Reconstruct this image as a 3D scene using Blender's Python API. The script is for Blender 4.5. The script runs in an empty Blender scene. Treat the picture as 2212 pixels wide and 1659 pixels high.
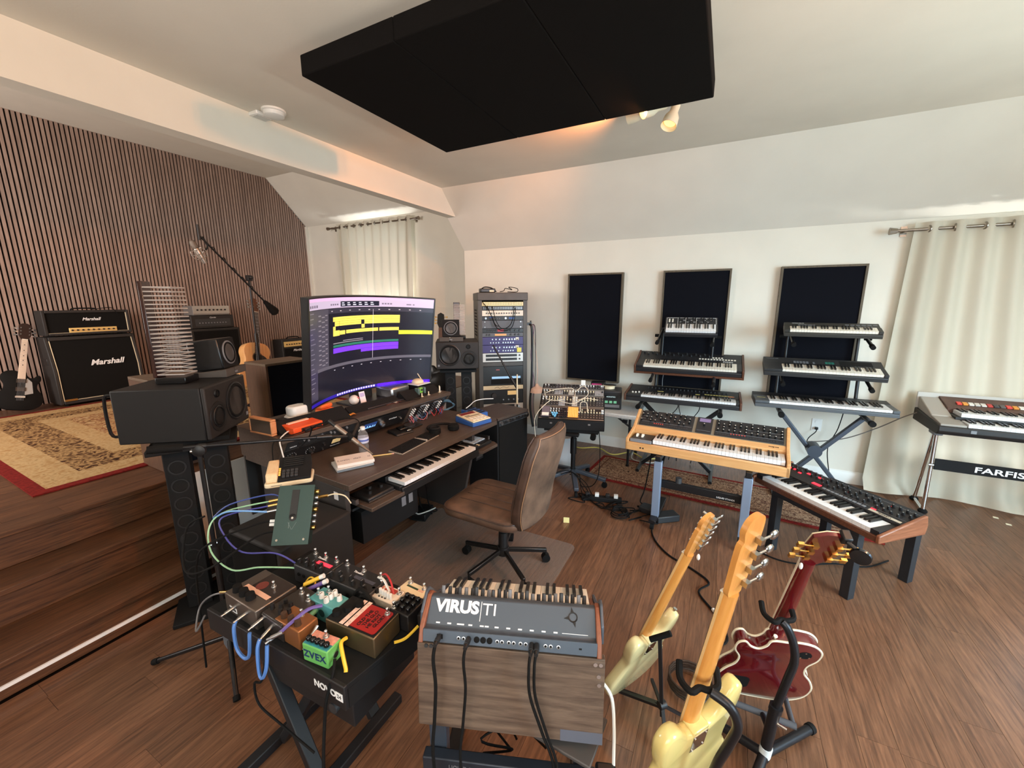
import bpy, math, random
from mathutils import Matrix, Vector
random.seed(7)
SC = bpy.context.scene
COL = SC.collection
R_ = math.radians
# ------------------------------------------------------------------ camera
cam_d = bpy.data.cameras.new('camera')
cam = bpy.data.objects.new('camera', cam_d)
COL.objects.link(cam)
SC.camera = cam
cam_d.sensor_width = 36.0
cam_d.lens = 882.33 / 2212 * 36.0
cam_d.clip_start = 0.05
cam_d.clip_end = 60
def cam_matrix(yaw, pitch, roll):
    f = Vector((-math.sin(yaw) * math.cos(pitch), math.cos(yaw) * math.cos(pitch), -math.sin(pitch)))
    r = Vector((math.cos(yaw), math.sin(yaw), 0))
    u = r.cross(f)
    r2 = r * math.cos(roll) + u * math.sin(roll)
    u2 = u * math.cos(roll) - r * math.sin(roll)
    return Matrix(((r2.x, u2.x, -f.x, 0), (r2.y, u2.y, -f.y, 0), (r2.z, u2.z, -f.z, 1.70), (0, 0, 0, 1)))
cam.matrix_world = cam_matrix(R_(27.375), R_(11.379), R_(-0.208))
# ------------------------------------------------------------------ world, exposure, daylight
SC.view_settings.view_transform = 'Standard'
SC.view_settings.look = 'None'
SC.view_settings.gamma = 1.0
SC.view_settings.use_curve_mapping = False
SC.view_settings.exposure = 0.04
W_ = bpy.data.worlds.new('sky'); SC.world = W_; W_.use_nodes = True
W_.node_tree.nodes['Background'].inputs[0].default_value = (0.80, 0.92, 1.0, 1)
W_.node_tree.nodes['Background'].inputs[1].default_value = 1.6
def area(name, loc, size, direction, power, color, spread=180):
    l = bpy.data.lights.new(name, 'AREA'); l.shape = 'RECTANGLE'; l.size, l.size_y = size
    l.energy = power; l.color = color; l.spread = R_(spread)
    o = bpy.data.objects.new(name, l); COL.objects.link(o)
    o.location = loc; o.rotation_euler = Vector(direction).to_track_quat('-Z', 'Y').to_euler()
    return o
# daylight standing in the window openings of the room (all are real openings in the walls below);
# each pane row sends sky light down and in, the sill lamps are added up-light in place of ground bounce
def sky_rows(name, loc, size, direction, power, color, spread, n=4):
    for i in range(n):
        z = loc[2] + size[1] * ((i + 0.5) / n - 0.5)
        area(name, (loc[0], loc[1], z), (size[0], size[1] / n), direction, power / n, color, spread)
sky_rows('daylight_right_window', (3.62, 1.1, 1.55), (2.6, 1.9), (-1, 0.75, -0.45), 105, (0.58, 0.83, 1.0), 95)
area('ceiling_fill_right_window', (3.64, 1.1, 0.66), (2.6, 0.2), (-0.55, 0.1, 1.0), 105, (0.92, 1.0, 0.93), 92)  # fill lamp added at the sill to lift the ceiling on the right
sky_rows('daylight_rear_window', (0.6, -2.62, 1.6), (3.2, 1.9), (-0.10, 1, -0.45), 40, (1.0, 0.96, 0.90), 120)
area('ceiling_fill_rear_window', (0.6, -2.64, 0.70), (3.2, 0.2), (-0.45, 0.50, 1.0), 115, (1.0, 0.87, 0.76), 95)  # warm fill lamp added at the sill to lift the ceiling on the left
area('daylight_eave_window', (2.35, 4.80, 1.20), (1.6, 1.9), (-0.02, -1, -0.08), 9, (0.84, 0.94, 1.0))
area('daylight_alcove_window', (-5.15, 5.33, 2.20), (1.2, 1.3), (0, -1, 0), 9, (0.95, 0.98, 1.0))
area('ground_bounce_alcove_window', (-5.15, 5.285, 1.60), (1.25, 0.10), (0, -0.10, 1), 22, (1.0, 1.0, 0.98), 120)
area('ground_bounce_eave_window', (2.35, 4.73, 0.22), (1.6, 0.08), (0, -0.04, 1), 16, (1.0, 1.0, 0.97), 90)
sky_rows('warm_fill_alcove_side', (-4.9, -1.62, 2.0), (1.8, 1.5), (-0.45, 1, -0.15), 170, (1.0, 0.89, 0.82), 180)  # unseen pinkish light, added to brighten the slat wall
# ------------------------------------------------------------------ materials
def lin(c):
    c = c / 255.0
    return c / 12.92 if c <= 0.04045 else ((c + 0.055) / 1.055) ** 2.4
def col(c): return (lin(c[0]), lin(c[1]), lin(c[2]), 1)
MATS = {}
def nodes(name):
    m = bpy.data.materials.new(name); m.use_nodes = True
    nt = m.node_tree; b = nt.nodes['Principled BSDF']
    return m, nt, b
def mat(name, c, rough=0.5, metal=0.0, var=0.0, vs=40.0, bump=0.0, bs=200.0, emit=0.0, spec=0.5, coat=0.0, alpha=1.0, trans=0.0, stretch=(1, 1, 1)):
    if name in MATS: return MATS[name]
    m, nt, b = nodes(name); L = nt.links
    b.inputs['Base Color'].default_value = col(c)
    b.inputs['Roughness'].default_value = rough
    b.inputs['Metallic'].default_value = metal
    b.inputs['Specular IOR Level'].default_value = spec
    b.inputs['Coat Weight'].default_value = coat
    b.inputs['Transmission Weight'].default_value = trans
    b.inputs['Alpha'].default_value = alpha
    if emit:
        b.inputs['Emission Color'].default_value = col(c); b.inputs['Emission Strength'].default_value = emit
    if var or bump:
        tc = nt.nodes.new('ShaderNodeTexCoord'); mp = nt.nodes.new('ShaderNodeMapping')
        mp.inputs['Scale'].default_value = stretch
        L.new(tc.outputs['Object'], mp.inputs['Vector'])
    if var:
        n = nt.nodes.new('ShaderNodeTexNoise'); n.inputs['Scale'].default_value = vs; n.inputs['Detail'].default_value = 5
        L.new(mp.outputs[0], n.inputs['Vector'])
        r = nt.nodes.new('ShaderNodeValToRGB')
        r.color_ramp.elements[0].position = 0.3; r.color_ramp.elements[1].position = 0.7
        r.color_ramp.elements[0].color = col([max(0, k * (1 - var)) for k in c])
        r.color_ramp.elements[1].color = col([min(255, k * (1 + var)) for k in c])
        L.new(n.outputs['Fac'], r.inputs[0]); L.new(r.outputs[0], b.inputs['Base Color'])
    if bump:
        n = nt.nodes.new('ShaderNodeTexNoise'); n.inputs['Scale'].default_value = bs; n.inputs['Detail'].default_value = 3
        L.new(mp.outputs[0], n.inputs['Vector'])
        bp = nt.nodes.new('ShaderNodeBump'); bp.inputs['Strength'].default_value = bump; bp.inputs['Distance'].default_value = 0.002
        L.new(n.outputs['Fac'], bp.inputs['Height']); L.new(bp.outputs[0], b.inputs['Normal'])
    MATS[name] = m
    return m
def wood(name, c1, c2, axis='x', scale=6.0, rough=0.4, rand=0.0, coat=0.0, grain=14.0, spec=0.5):
    """streaky grain along one object axis; rand = tone difference from piece to piece"""
    if name in MATS: return MATS[name]
    m, nt, b = nodes(name); L = nt.links
    tc = nt.nodes.new('ShaderNodeTexCoord'); mp = nt.nodes.new('ShaderNodeMapping')
    s = [grain] * 3; s['xyz'.index(axis)] = 1.0
    mp.inputs['Scale'].default_value = s
    oi = nt.nodes.new('ShaderNodeObjectInfo')
    mul = nt.nodes.new('ShaderNodeMath'); mul.operation = 'MULTIPLY'; mul.inputs[1].default_value = 37.0 if rand else 0.0
    L.new(oi.outputs['Random'], mul.inputs[0]); L.new(mul.outputs[0], mp.inputs['Location'])
    L.new(tc.outputs['Object'], mp.inputs['Vector'])
    n = nt.nodes.new('ShaderNodeTexNoise'); n.inputs['Scale'].default_value = scale; n.inputs['Detail'].default_value = 8; n.inputs['Roughness'].default_value = 0.65; n.inputs['Distortion'].default_value = 0.4
    L.new(mp.outputs[0], n.inputs['Vector'])
    r = nt.nodes.new('ShaderNodeValToRGB')
    r.color_ramp.elements[0].position = 0.32; r.color_ramp.elements[1].position = 0.68
    r.color_ramp.elements[0].color = col(c1); r.color_ramp.elements[1].color = col(c2)
    L.new(n.outputs['Fac'], r.inputs[0])
    src = r.outputs[0]
    if rand:
        mr = nt.nodes.new('ShaderNodeMapRange'); mr.inputs[3].default_value = 1 - rand; mr.inputs[4].default_value = 1 + rand
        L.new(oi.outputs['Random'], mr.inputs[0])
        hs = nt.nodes.new('ShaderNodeHueSaturation'); L.new(mr.outputs[0], hs.inputs['Value']); L.new(src, hs.inputs['Color'])
        src = hs.outputs[0]
    L.new(src, b.inputs['Base Color'])
    b.inputs['Roughness'].default_value = rough; b.inputs['Coat Weight'].default_value = coat; b.inputs['Specular IOR Level'].default_value = spec
    bp = nt.nodes.new('ShaderNodeBump'); bp.inputs['Strength'].default_value = 0.12; bp.inputs['Distance'].default_value = 0.002
    L.new(n.outputs['Fac'], bp.inputs['Height']); L.new(bp.outputs[0], b.inputs['Normal'])
    MATS[name] = m
    return m
def carpet(name, cols, scale=30.0, rough=0.95):
    """mottled oriental pattern: cell texture broken into several colours"""
    if name in MATS: return MATS[name]
    m, nt, b = nodes(name); L = nt.links
    tc = nt.nodes.new('ShaderNodeTexCoord')
    v = nt.nodes.new('ShaderNodeTexVoronoi'); v.inputs['Scale'].default_value = scale
    n = nt.nodes.new('ShaderNodeTexNoise'); n.inputs['Scale'].default_value = scale * 0.55; n.inputs['Detail'].default_value = 6; n.inputs['Distortion'].default_value = 1.6
    L.new(tc.outputs['Object'], v.inputs['Vector']); L.new(tc.outputs['Object'], n.inputs['Vector'])
    mx = nt.nodes.new('ShaderNodeMath'); mx.operation = 'ADD'
    h = nt.nodes.new('ShaderNodeMath'); h.operation = 'MULTIPLY'; h.inputs[1].default_value = 0.35
    L.new(v.outputs['Distance'], h.inputs[0]); L.new(h.outputs[0], mx.inputs[0]); L.new(n.outputs['Fac'], mx.inputs[1])
    r = nt.nodes.new('ShaderNodeValToRGB'); e = r.color_ramp.elements
    pos = [0.42 + 0.42 * i / max(1, len(cols) - 1) for i in range(len(cols))]
    e[0].position = pos[0]; e[0].color = col(cols[0]); e[1].position = pos[-1]; e[1].color = col(cols[-1])
    for p, c in list(zip(pos, cols))[1:-1]:
        k = e.new(p); k.color = col(c)
    L.new(mx.outputs[0], r.inputs[0]); L.new(r.outputs[0], b.inputs['Base Color'])
    b.inputs['Roughness'].default_value = rough; b.inputs['Specular IOR Level'].default_value = 0.1
    MATS[name] = m
    return m
def cloth(name, c, trans=0.45):
    if name in MATS: return MATS[name]
    m = bpy.data.materials.new(name); m.use_nodes = True; nt = m.node_tree; nt.nodes.clear()
    o = nt.nodes.new('ShaderNodeOutputMaterial'); d = nt.nodes.new('ShaderNodeBsdfDiffuse'); t = nt.nodes.new('ShaderNodeBsdfTranslucent'); x = nt.nodes.new('ShaderNodeMixShader')
    d.inputs[0].default_value = col(c); t.inputs[0].default_value = col(c); x.inputs[0].default_value = trans
    nt.links.new(d.outputs[0], x.inputs[1]); nt.links.new(t.outputs[0], x.inputs[2]); nt.links.new(x.outputs[0], o.inputs[0])
    MATS[name] = m
    return m
BLACK = mat('black_plastic', (26, 26, 27), 0.42)
MATTE = mat('matte_black', (22, 22, 23), 0.75, spec=0.25)
DARK = mat('dark_grey', (52, 53, 55), 0.5)
TOLEX = mat('black_vinyl', (34, 32, 31), 0.6, bump=0.5, bs=300)
GRILLE = mat('black_grille_cloth', (24, 23, 22), 0.95, spec=0.1, bump=0.4, bs=500)
METAL = mat('brushed_steel', (190, 190, 192), 0.28, 1.0)
CHROME = mat('chrome', (225, 226, 228), 0.10, 1.0)
GOLD = mat('gold_metal', (222, 184, 110), 0.25, 1.0)
STEELB = mat('black_steel', (30, 30, 32), 0.35, 0.3)
WHITE = mat('white_plastic', (232, 232, 228), 0.4)
IVORY = mat('ivory_key', (236, 230, 216), 0.35)
KEYW = mat('white_key', (228, 228, 228), 0.35)
KEYB = mat('black_key', (18, 18, 18), 0.3)
CREAM = mat('cream_plastic', (228, 212, 178), 0.45)
GREY = mat('grey_plastic', (120, 122, 126), 0.5)
RED = mat('red_light', (255, 40, 55), 0.4, emit=2.5)
TEXTW = mat('white_print', (235, 235, 235), 0.5)
TEXTK = mat('dark_print', (22, 22, 24), 0.6)
RUBBER = mat('black_rubber', (16, 16, 16), 0.8, spec=0.2)
# ------------------------------------------------------------------ geometry
def T(x, y, z): return Matrix.Translation((x, y, z))
def RX(a): return Matrix.Rotation(R_(a), 4, 'X')
def RY(a): return Matrix.Rotation(R_(a), 4, 'Y')
def RZ(a): return Matrix.Rotation(R_(a), 4, 'Z')
def smooth(pts, k=6, closed=False):
    P = [Vector(p) for p in pts]; n = len(P); out = []
    rng = range(n) if closed else range(n - 1)
    for i in rng:
        if closed: a, b, c, d = P[i - 1], P[i], P[(i + 1) % n], P[(i + 2) % n]
        else: a, b, c, d = P[max(i - 1, 0)], P[i], P[i + 1], P[min(i + 2, n - 1)]
        for j in range(k):
            t = j / k
            out.append(0.5 * ((2 * b) + (c - a) * t + (2 * a - 5 * b + 4 * c - d) * t * t + (3 * b - a - 3 * c + d) * t ** 3))
    if not closed: out.append(P[-1])
    return out
class G:
    def __init__(s, M=None): s.v = []; s.f = []; s.M = M
    def add(s, vs, fs, M=None):
        n = len(s.v)
        if M is not None: vs = [M @ Vector(v) for v in vs]
        if s.M is not None: vs = [s.M @ Vector(v) for v in vs]
        s.v += [tuple(v) for v in vs]; s.f += [tuple(i + n for i in f) for f in fs]
        return s
    def box(s, x0, x1, y0, y1, z0, z1, M=None):
        v = [(x, y, z) for z in (z0, z1) for y in (y0, y1) for x in (x0, x1)]
        return s.add(v, [(0, 2, 3, 1), (4, 5, 7, 6), (0, 1, 5, 4), (2, 6, 7, 3), (0, 4, 6, 2), (1, 3, 7, 5)], M)
    def cb(s, c, d, M=None): return s.box(c[0] - d[0] / 2, c[0] + d[0] / 2, c[1] - d[1] / 2, c[1] + d[1] / 2, c[2] - d[2] / 2, c[2] + d[2] / 2, M)
    def prism(s, poly, z0, z1, M=None):
        n = len(poly); v = [(p[0], p[1], z0) for p in poly] + [(p[0], p[1], z1) for p in poly]
        f = [tuple(range(n - 1, -1, -1)), tuple(range(n, 2 * n))] + [(i, (i + 1) % n, n + (i + 1) % n, n + i) for i in range(n)]
        return s.add(v, f, M)
    def ext(s, yz, x0, x1, M=None):
        n = len(yz); v = [(x0, p[0], p[1]) for p in yz] + [(x1, p[0], p[1]) for p in yz]
        f = [tuple(range(n - 1, -1, -1)), tuple(range(n, 2 * n))] + [(i, (i + 1) % n, n + (i + 1) % n, n + i) for i in range(n)]
        return s.add(v, f, M)
    def cyl(s, a, b, r, r2=None, n=12, M=None):
        a = Vector(a); b = Vector(b); r2 = r if r2 is None else r2
        q = (b - a).to_track_quat('Z', 'Y'); v = []
        for c, rr in ((a, r), (b, r2)):
            for i in range(n):
                t = 2 * math.pi * i / n
                v.append(c + q @ Vector((rr * math.cos(t), rr * math.sin(t), 0)))
        f = [(i, (i + 1) % n, n + (i + 1) % n, n + i) for i in range(n)] + [tuple(range(n - 1, -1, -1)), tuple(range(n, 2 * n))]
        return s.add(v, f, M)
    def lathe(s, prof, n=20, M=None):
        v = []; f = []; k = len(prof)
        for r, z in prof:
            for i in range(n):
                t = 2 * math.pi * i / n; v.append((r * math.cos(t), r * math.sin(t), z))
        for j in range(k - 1):
            for i in range(n):
                f.append((j * n + i, j * n + (i + 1) % n, (j + 1) * n + (i + 1) % n, (j + 1) * n + i))
        f.append(tuple(range(n - 1, -1, -1))); f.append(tuple(range((k - 1) * n, k * n)))
        return s.add(v, f, M)
    def tube(s, pts, r, n=6, closed=False, M=None):
        P = [Vector(p) for p in pts]; m = len(P); v = []; f = []; up = None
        for i, p in enumerate(P):
            if closed: d = P[(i + 1) % m] - P[i - 1]
            else: d = P[min(i + 1, m - 1)] - P[max(i - 1, 0)]
            if d.length < 1e-9: d = Vector((0, 0, 1))
            d.normalize()
            if up is None: up = d.orthogonal().normalized()
            else:
                up = up - d * up.dot(d)
                up = up.normalized() if up.length > 1e-6 else d.orthogonal().normalized()
            w = d.cross(up)
            for j in range(n):
                t = 2 * math.pi * j / n; v.append(p + (up * math.cos(t) + w * math.sin(t)) * r)
        for i in range(m if closed else m - 1):
            for j in range(n):
                a = i * n + j; b = i * n + (j + 1) % n; c = ((i + 1) % m) * n + (j + 1) % n; d = ((i + 1) % m) * n + j
                f.append((a, b, c, d))
        if not closed: f += [tuple(range(n - 1, -1, -1)), tuple(range((m - 1) * n, m * n))]
        return s.add(v, f, M)
    def sphere(s, c, r, n=12, sc=(1, 1, 1), M=None):
        prof = [(max(1e-4, r * math.sin(math.pi * i / n)), -r * math.cos(math.pi * i / n)) for i in range(n + 1)]
        MM = T(*c) @ Matrix.Diagonal((sc[0], sc[1], sc[2], 1))
        return s.lathe(prof, n * 2, MM if M is None else M @ MM)
    def grid(s, fn, nu, nv, M=None):
        v = [fn(i / nu, j / nv) for j in range(nv + 1) for i in range(nu + 1)]
        f = [(j * (nu + 1) + i, j * (nu + 1) + i + 1, (j + 1) * (nu + 1) + i + 1, (j + 1) * (nu + 1) + i) for j in range(nv) for i in range(nu)]
        return s.add(v, f, M)
    def bar(s, a, b, w, h, up=(0, 0, 1), M=None):
        a = Vector(a); b = Vector(b); d = (b - a).normalized(); up = Vector(up)
        if abs(d.dot(up)) > 0.98: up = Vector((1, 0, 0))
        sx = d.cross(up).normalized(); sy = sx.cross(d).normalized()
        v = [p + sx * i * w / 2 + sy * j * h / 2 for p in (a, b) for j in (-1, 1) for i in (-1, 1)]
        return s.add(v, [(0, 2, 3, 1), (4, 5, 7, 6), (0, 1, 5, 4), (2, 6, 7, 3), (0, 4, 6, 2), (1, 3, 7, 5)], M)
def mesh_of(name, g, m, ang=38):
    me = bpy.data.meshes.new(name); me.from_pydata(g.v, [], g.f); me.update()
    me.polygons.foreach_set('use_smooth', [True] * len(me.polygons))
    me.set_sharp_from_angle(angle=R_(ang))
    me.materials.append(m)
    return me
def link(name, data, parent=None, M=None):
    o = bpy.data.objects.new(name, data); COL.objects.link(o)
    if parent is not None: o.parent = parent
    if M is not None: o.matrix_local = M
    return o
def bevel(o, w, seg=2):
    b = o.modifiers.new('bevel', 'BEVEL'); b.width = w; b.segments = seg; b.limit_method = 'ANGLE'; b.angle_limit = R_(40)
def part(parent, name, g, m, bv=0.0, kind=None, label=None, M=None, ang=38):
    o = link(name, mesh_of(name, g, m, ang), parent, M)
    if bv: bevel(o, bv)
    if kind: o['kind'] = kind
    if label: o['label'] = label
    return o
def tag(o, label, cat, group=None):
    o['label'] = label; o['category'] = cat
    if group: o['group'] = group
    return o
def thing(name, label, cat, loc=(0, 0, 0), rz=0, rx=0, group=None):
    o = link(name, None); o.location = loc; o.rotation_euler = (R_(rx), 0, R_(rz)); o.empty_display_size = 0.05
    return tag(o, label, cat, group)
def single(name, label, cat, g, m, loc=(0, 0, 0), rz=0, bv=0.0, group=None, rx=0):
    o = part(None, name, g, m, bv); o.location = loc; o.rotation_euler = (R_(rx), 0, R_(rz))
    return tag(o, label, cat, group)
def struct(name, g, m, label=None, bv=0.0, parent=None):
    o = part(parent, name, g, m, bv); o['kind'] = 'structure'
    if label: o['label'] = label
    return o
def text(parent, name, s, size, M, m, shear=0.0, bold=0.0, align='CENTER', depth=0.0006, sx=1.0, space=1.0, label=None):
    c = bpy.data.curves.new(name, 'FONT'); c.body = s; c.size = size; c.shear = shear; c.offset = bold; c.align_x = align; c.align_y = 'CENTER'
    c.extrude = depth; c.space_character = space; c.resolution_u = 3
    tmp = bpy.data.objects.new('t', c); me = bpy.data.meshes.new_from_object(tmp)
    bpy.data.objects.remove(tmp); bpy.data.curves.remove(c)
    me.name = name; me.materials.clear(); me.materials.append(m)
    if sx != 1.0: me.transform(Matrix.Diagonal((sx, 1, 1, 1)))
    o = link(name, me, parent, M)
    if label: o['label'] = label
    return o
FRONT = RX(90)          # text standing upright and read from local -y
def cable(name, label, pts, r, m, k=6, n=6, group=None):
    g = G(); g.tube(smooth(pts, k), r, n)
    return single(name, label, 'cable', g, m, group=group)
# ================================================================== THE ROOM
PAINT = mat('warm_white_paint', (224, 219, 206), 0.75, var=0.012, vs=3, bump=0.12, bs=120, spec=0.2)
PAINT2 = mat('ceiling_paint', (221, 216, 204), 0.8, var=0.012, vs=3, bump=0.15, bs=90, spec=0.15)
TRIMW = mat('white_trim_paint', (230, 230, 226), 0.45)
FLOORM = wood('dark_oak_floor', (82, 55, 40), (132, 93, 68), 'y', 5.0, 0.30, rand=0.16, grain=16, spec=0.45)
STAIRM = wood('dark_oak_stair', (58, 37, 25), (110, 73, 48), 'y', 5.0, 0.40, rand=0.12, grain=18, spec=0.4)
SLATM = wood('walnut_slat', (138, 114, 102), (172, 147, 134), 'z', 4.0, 0.6, rand=0.10, grain=20, spec=0.25)
FELT = mat('black_felt', (20, 15, 12), 0.95, spec=0.1)
def glass_thin(name):
    m = bpy.data.materials.new(name); m.use_nodes = True; nt = m.node_tree; nt.nodes.clear()
    o = nt.nodes.new('ShaderNodeOutputMaterial'); d = nt.nodes.new('ShaderNodeBsdfTransparent'); t = nt.nodes.new('ShaderNodeBsdfGlossy'); x = nt.nodes.new('ShaderNodeMixShader')
    t.inputs['Roughness'].default_value = 0.03; x.inputs[0].default_value = 0.08
    nt.links.new(d.outputs[0], x.inputs[1]); nt.links.new(t.outputs[0], x.inputs[2]); nt.links.new(x.outputs[0], o.inputs[0])
    return m
PANE = glass_thin('window_glass')
floor = struct('floor', G().box(-3.14, 3.7, -2.7, 4.7, -0.10, -0.012), FELT, 'dark brown wooden strip floor of the main room')
def planks(parent, x0, x1, y0, y1, z, w, m, seed):
    rng = random.Random(seed); cache = {}
    n = int(round((x1 - x0) / w)); w = (x1 - x0) / n
    for i in range(n):
        y = y0 - rng.random() * 0.9; k = 0
        while y < y1:
            L = rng.choice((0.9, 1.2, 1.5, 1.8)); a = max(y, y0); b = min(y + L, y1)
            if b - a > 0.02:
                q = round(b - a, 3)
                if q not in cache:
                    cache[q] = mesh_of('plank', G().box(0.0006, w - 0.0006, 0.0006, q - 0.0006, -0.012, 0), m)
                link('plank', cache[q], parent, T(x0 + i * w, a, z))
            y += L
planks(floor, -2.64, 3.6, -0.6, 4.68, 0.0, 0.13, FLOORM, 3)
struct('wall_right', G().box(-3.12, 1.50, 4.68, 4.86, 0, 2.40).box(3.25, 3.7, 4.68, 4.86, 0, 2.40).box(1.50, 3.25, 4.68, 4.86, 2.22, 2.40).box(1.50, 3.25, 4.68, 4.86, 0, 0.12), PAINT, 'off-white low side wall with three black sound panels')
struct('ceiling_slope', G().ext([(4.68, 2.356), (4.86, 2.42), (4.16, 3.12), (4.066, 2.97)], -3.12, 3.7), PAINT2, 'sloping part of the off-white ceiling above the side wall')
struct('ceiling', G().box(-3.0, 3.7, -2.7, 4.08, 2.97, 3.10), PAINT2, 'flat off-white ceiling of the main room')
struct('wall_header', G().ext([(-2.7, 2.705), (4.33, 2.705), (3.25, 3.785), (-2.7, 3.785)], -3.12, -3.0), PAINT, 'off-white dropped header above the opening to the raised alcove')
struct('wall_return', G().ext([(4.69, 0), (5.24, 0), (5.24, 3.8), (3.27, 3.8), (4.355, 2.715), (4.69, 2.38)], -3.119, -3.02), PAINT, 'short return wall between main room and alcove')
struct('wall_far', G().box(3.6, 3.75, -2.7, -0.3, 0, 3).box(3.6, 3.75, 2.5, 4.7, 0, 3).box(3.6, 3.75, -0.3, 2.5, 0, 0.55).box(3.6, 3.75, -0.3, 2.5, 2.55, 3), PAINT, 'end wall of the main room with a wide window')
struct('wall_back', G().box(-3.1, -1.1, -2.75, -2.6, 0, 3).box(2.3, 3.7, -2.75, -2.6, 0, 3).box(-1.1, 2.3, -2.75, -2.6, 0, 0.6).box(-1.1, 2.3, -2.75, -2.6, 2.6, 3), PAINT, 'rear wall of the main room with a wide window')
struct('wall_left', G().box(-3.1, -3.0, -2.7, -1.6, 0, 3), PAINT, 'short wall beside the alcove opening')
struct('baseboard_right', G().ext([(4.68, 0), (4.664, 0), (4.664, 0.10), (4.672, 0.115), (4.68, 0.12)], -3.1, 1.50), TRIMW, 'white baseboard along the side wall')
# ---- raised alcove
plat = struct('floor_platform', G().box(-6.95, -3.16, -1.6, 5.24, 0, 0.557), FELT, 'raised wooden alcove floor above the steps')
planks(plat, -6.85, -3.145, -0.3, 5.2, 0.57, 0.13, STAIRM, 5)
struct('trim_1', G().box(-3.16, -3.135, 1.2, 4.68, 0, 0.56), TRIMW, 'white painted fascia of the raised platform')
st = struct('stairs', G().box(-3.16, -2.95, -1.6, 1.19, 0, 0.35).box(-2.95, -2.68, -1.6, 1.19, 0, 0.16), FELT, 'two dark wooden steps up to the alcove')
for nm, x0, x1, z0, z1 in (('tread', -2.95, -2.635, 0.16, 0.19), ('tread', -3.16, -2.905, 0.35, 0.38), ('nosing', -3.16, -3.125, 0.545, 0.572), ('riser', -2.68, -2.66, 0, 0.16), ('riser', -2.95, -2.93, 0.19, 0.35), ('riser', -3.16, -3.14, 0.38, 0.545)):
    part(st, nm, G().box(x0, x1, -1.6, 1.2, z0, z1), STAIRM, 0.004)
struct('trim_2', G().box(-2.66, -2.650, -1.6, 1.19, 0.052, 0.068), mat('white_strip', (245, 245, 245), 0.4), 'thin white strip along the bottom riser of the steps')
sw = struct('wall_slat', G().ext([(-1.6, 0.5), (5.24, 0.5), (5.24, 3.05), (4.55, 3.72), (-1.6, 3.72)], -6.98, -6.872), FELT, 'alcove end wall covered with vertical walnut slats')
slat_cache = {}
y = -0.5
while y < 5.17:
    top = 3.69 if y < 4.53 else 3.69 - (y + 0.027 - 4.55) * 1.015
    h = round(top - 0.57, 3)
    if h not in slat_cache: slat_cache[h] = mesh_of('slat', G().box(0, 0.022, 0, 0.025, 0, h), SLATM)
    link('slat', slat_cache[h], sw, T(-6.872, y, 0.57))
    y += 0.040
struct('wall_alcove', G().box(-6.95, -5.85, 5.2, 5.36, 0, 3.06).box(-4.45, -3.12, 5.2, 5.36, 0, 3.06).box(-5.85, -4.45, 5.2, 5.36, 0, 1.5).box(-5.85, -4.45, 5.2, 5.36, 2.92, 3.06), PAINT, 'off-white alcove side wall with the curtained window')
struct('ceiling_alcove_slope', G().ext([(5.2, 3.03), (5.36, 3.1), (4.62, 3.8), (4.54, 3.69)], -6.95, -3.12), PAINT2, 'sloping part of the alcove ceiling above the curtained window')
struct('ceiling_alcove', G().box(-6.95, -3.12, -1.7, 4.58, 3.69, 3.8), PAINT2, 'flat ceiling of the alcove')
struct('wall_alcove_side', G().box(-6.95, -5.9, -1.75, -1.6, 0, 3.75).box(-3.9, -3.0, -1.75, -1.6, 0, 3.75).box(-5.9, -3.9, -1.75, -1.6, 0, 1.2).box(-5.9, -3.9, -1.75, -1.6, 2.8, 3.75), PAINT, 'alcove end wall with a window')
struct('trim_3', G().box(-6.86, -6.80, 5.165, 5.2, 0.57, 3.03), PAINT, 'narrow off-white strip at the end of the slat wall')
# ---- windows
def window(n, label, axis, at, u0, u1, z0, z1, d=0.05, mull=1):
    f = G(); t = 0.05
    def bx(a, b, c, e, w=d):
        if axis == 'y': f.box(a, b, at - w / 2, at + w / 2, c, e)
        else: f.box(at - w / 2, at + w / 2, a, b, c, e)
    bx(u0, u0 + t, z0, z1); bx(u1 - t, u1, z0, z1); bx(u0 + t, u1 - t, z0, z0 + t); bx(u0 + t, u1 - t, z1 - t, z1)
    for i in range(mull): c = u0 + (u1 - u0) * (i + 1) / (mull + 1); bx(c - 0.02, c + 0.02, z0 + t, z1 - t)
    o = struct('window_%d' % n, f, TRIMW, label)
    p = G()
    for i in range(mull + 1):
        a = u0 + t + (u1 - u0 - 2 * t) * i / (mull + 1) + 0.02; b = u0 + t + (u1 - u0 - 2 * t) * (i + 1) / (mull + 1) - 0.02
        q = G()
        if axis == 'y': q.box(a, b, at - 0.003, at + 0.003, z0 + t, z1 - t)
        else: q.box(at - 0.003, at + 0.003, a, b, z0 + t, z1 - t)
        part(o, 'pane', q, PANE)
    return o
window(1, 'white framed window behind the long curtain on the right', 'y', 4.76, 1.50, 3.25, 0.12, 2.22)
window(2, 'white framed alcove window behind the short curtain', 'y', 5.27, -5.85, -4.45, 1.5, 2.92)
window(3, 'wide window in the end wall', 'x', 3.66, -0.3, 2.5, 0.55, 2.55, mull=2)
window(4, 'wide window in the rear wall', 'y', -2.67, -1.1, 2.3, 0.6, 2.6, mull=2)
window(5, 'alcove side window', 'y', -1.67, -5.9, -3.9, 1.2, 2.8)
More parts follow.
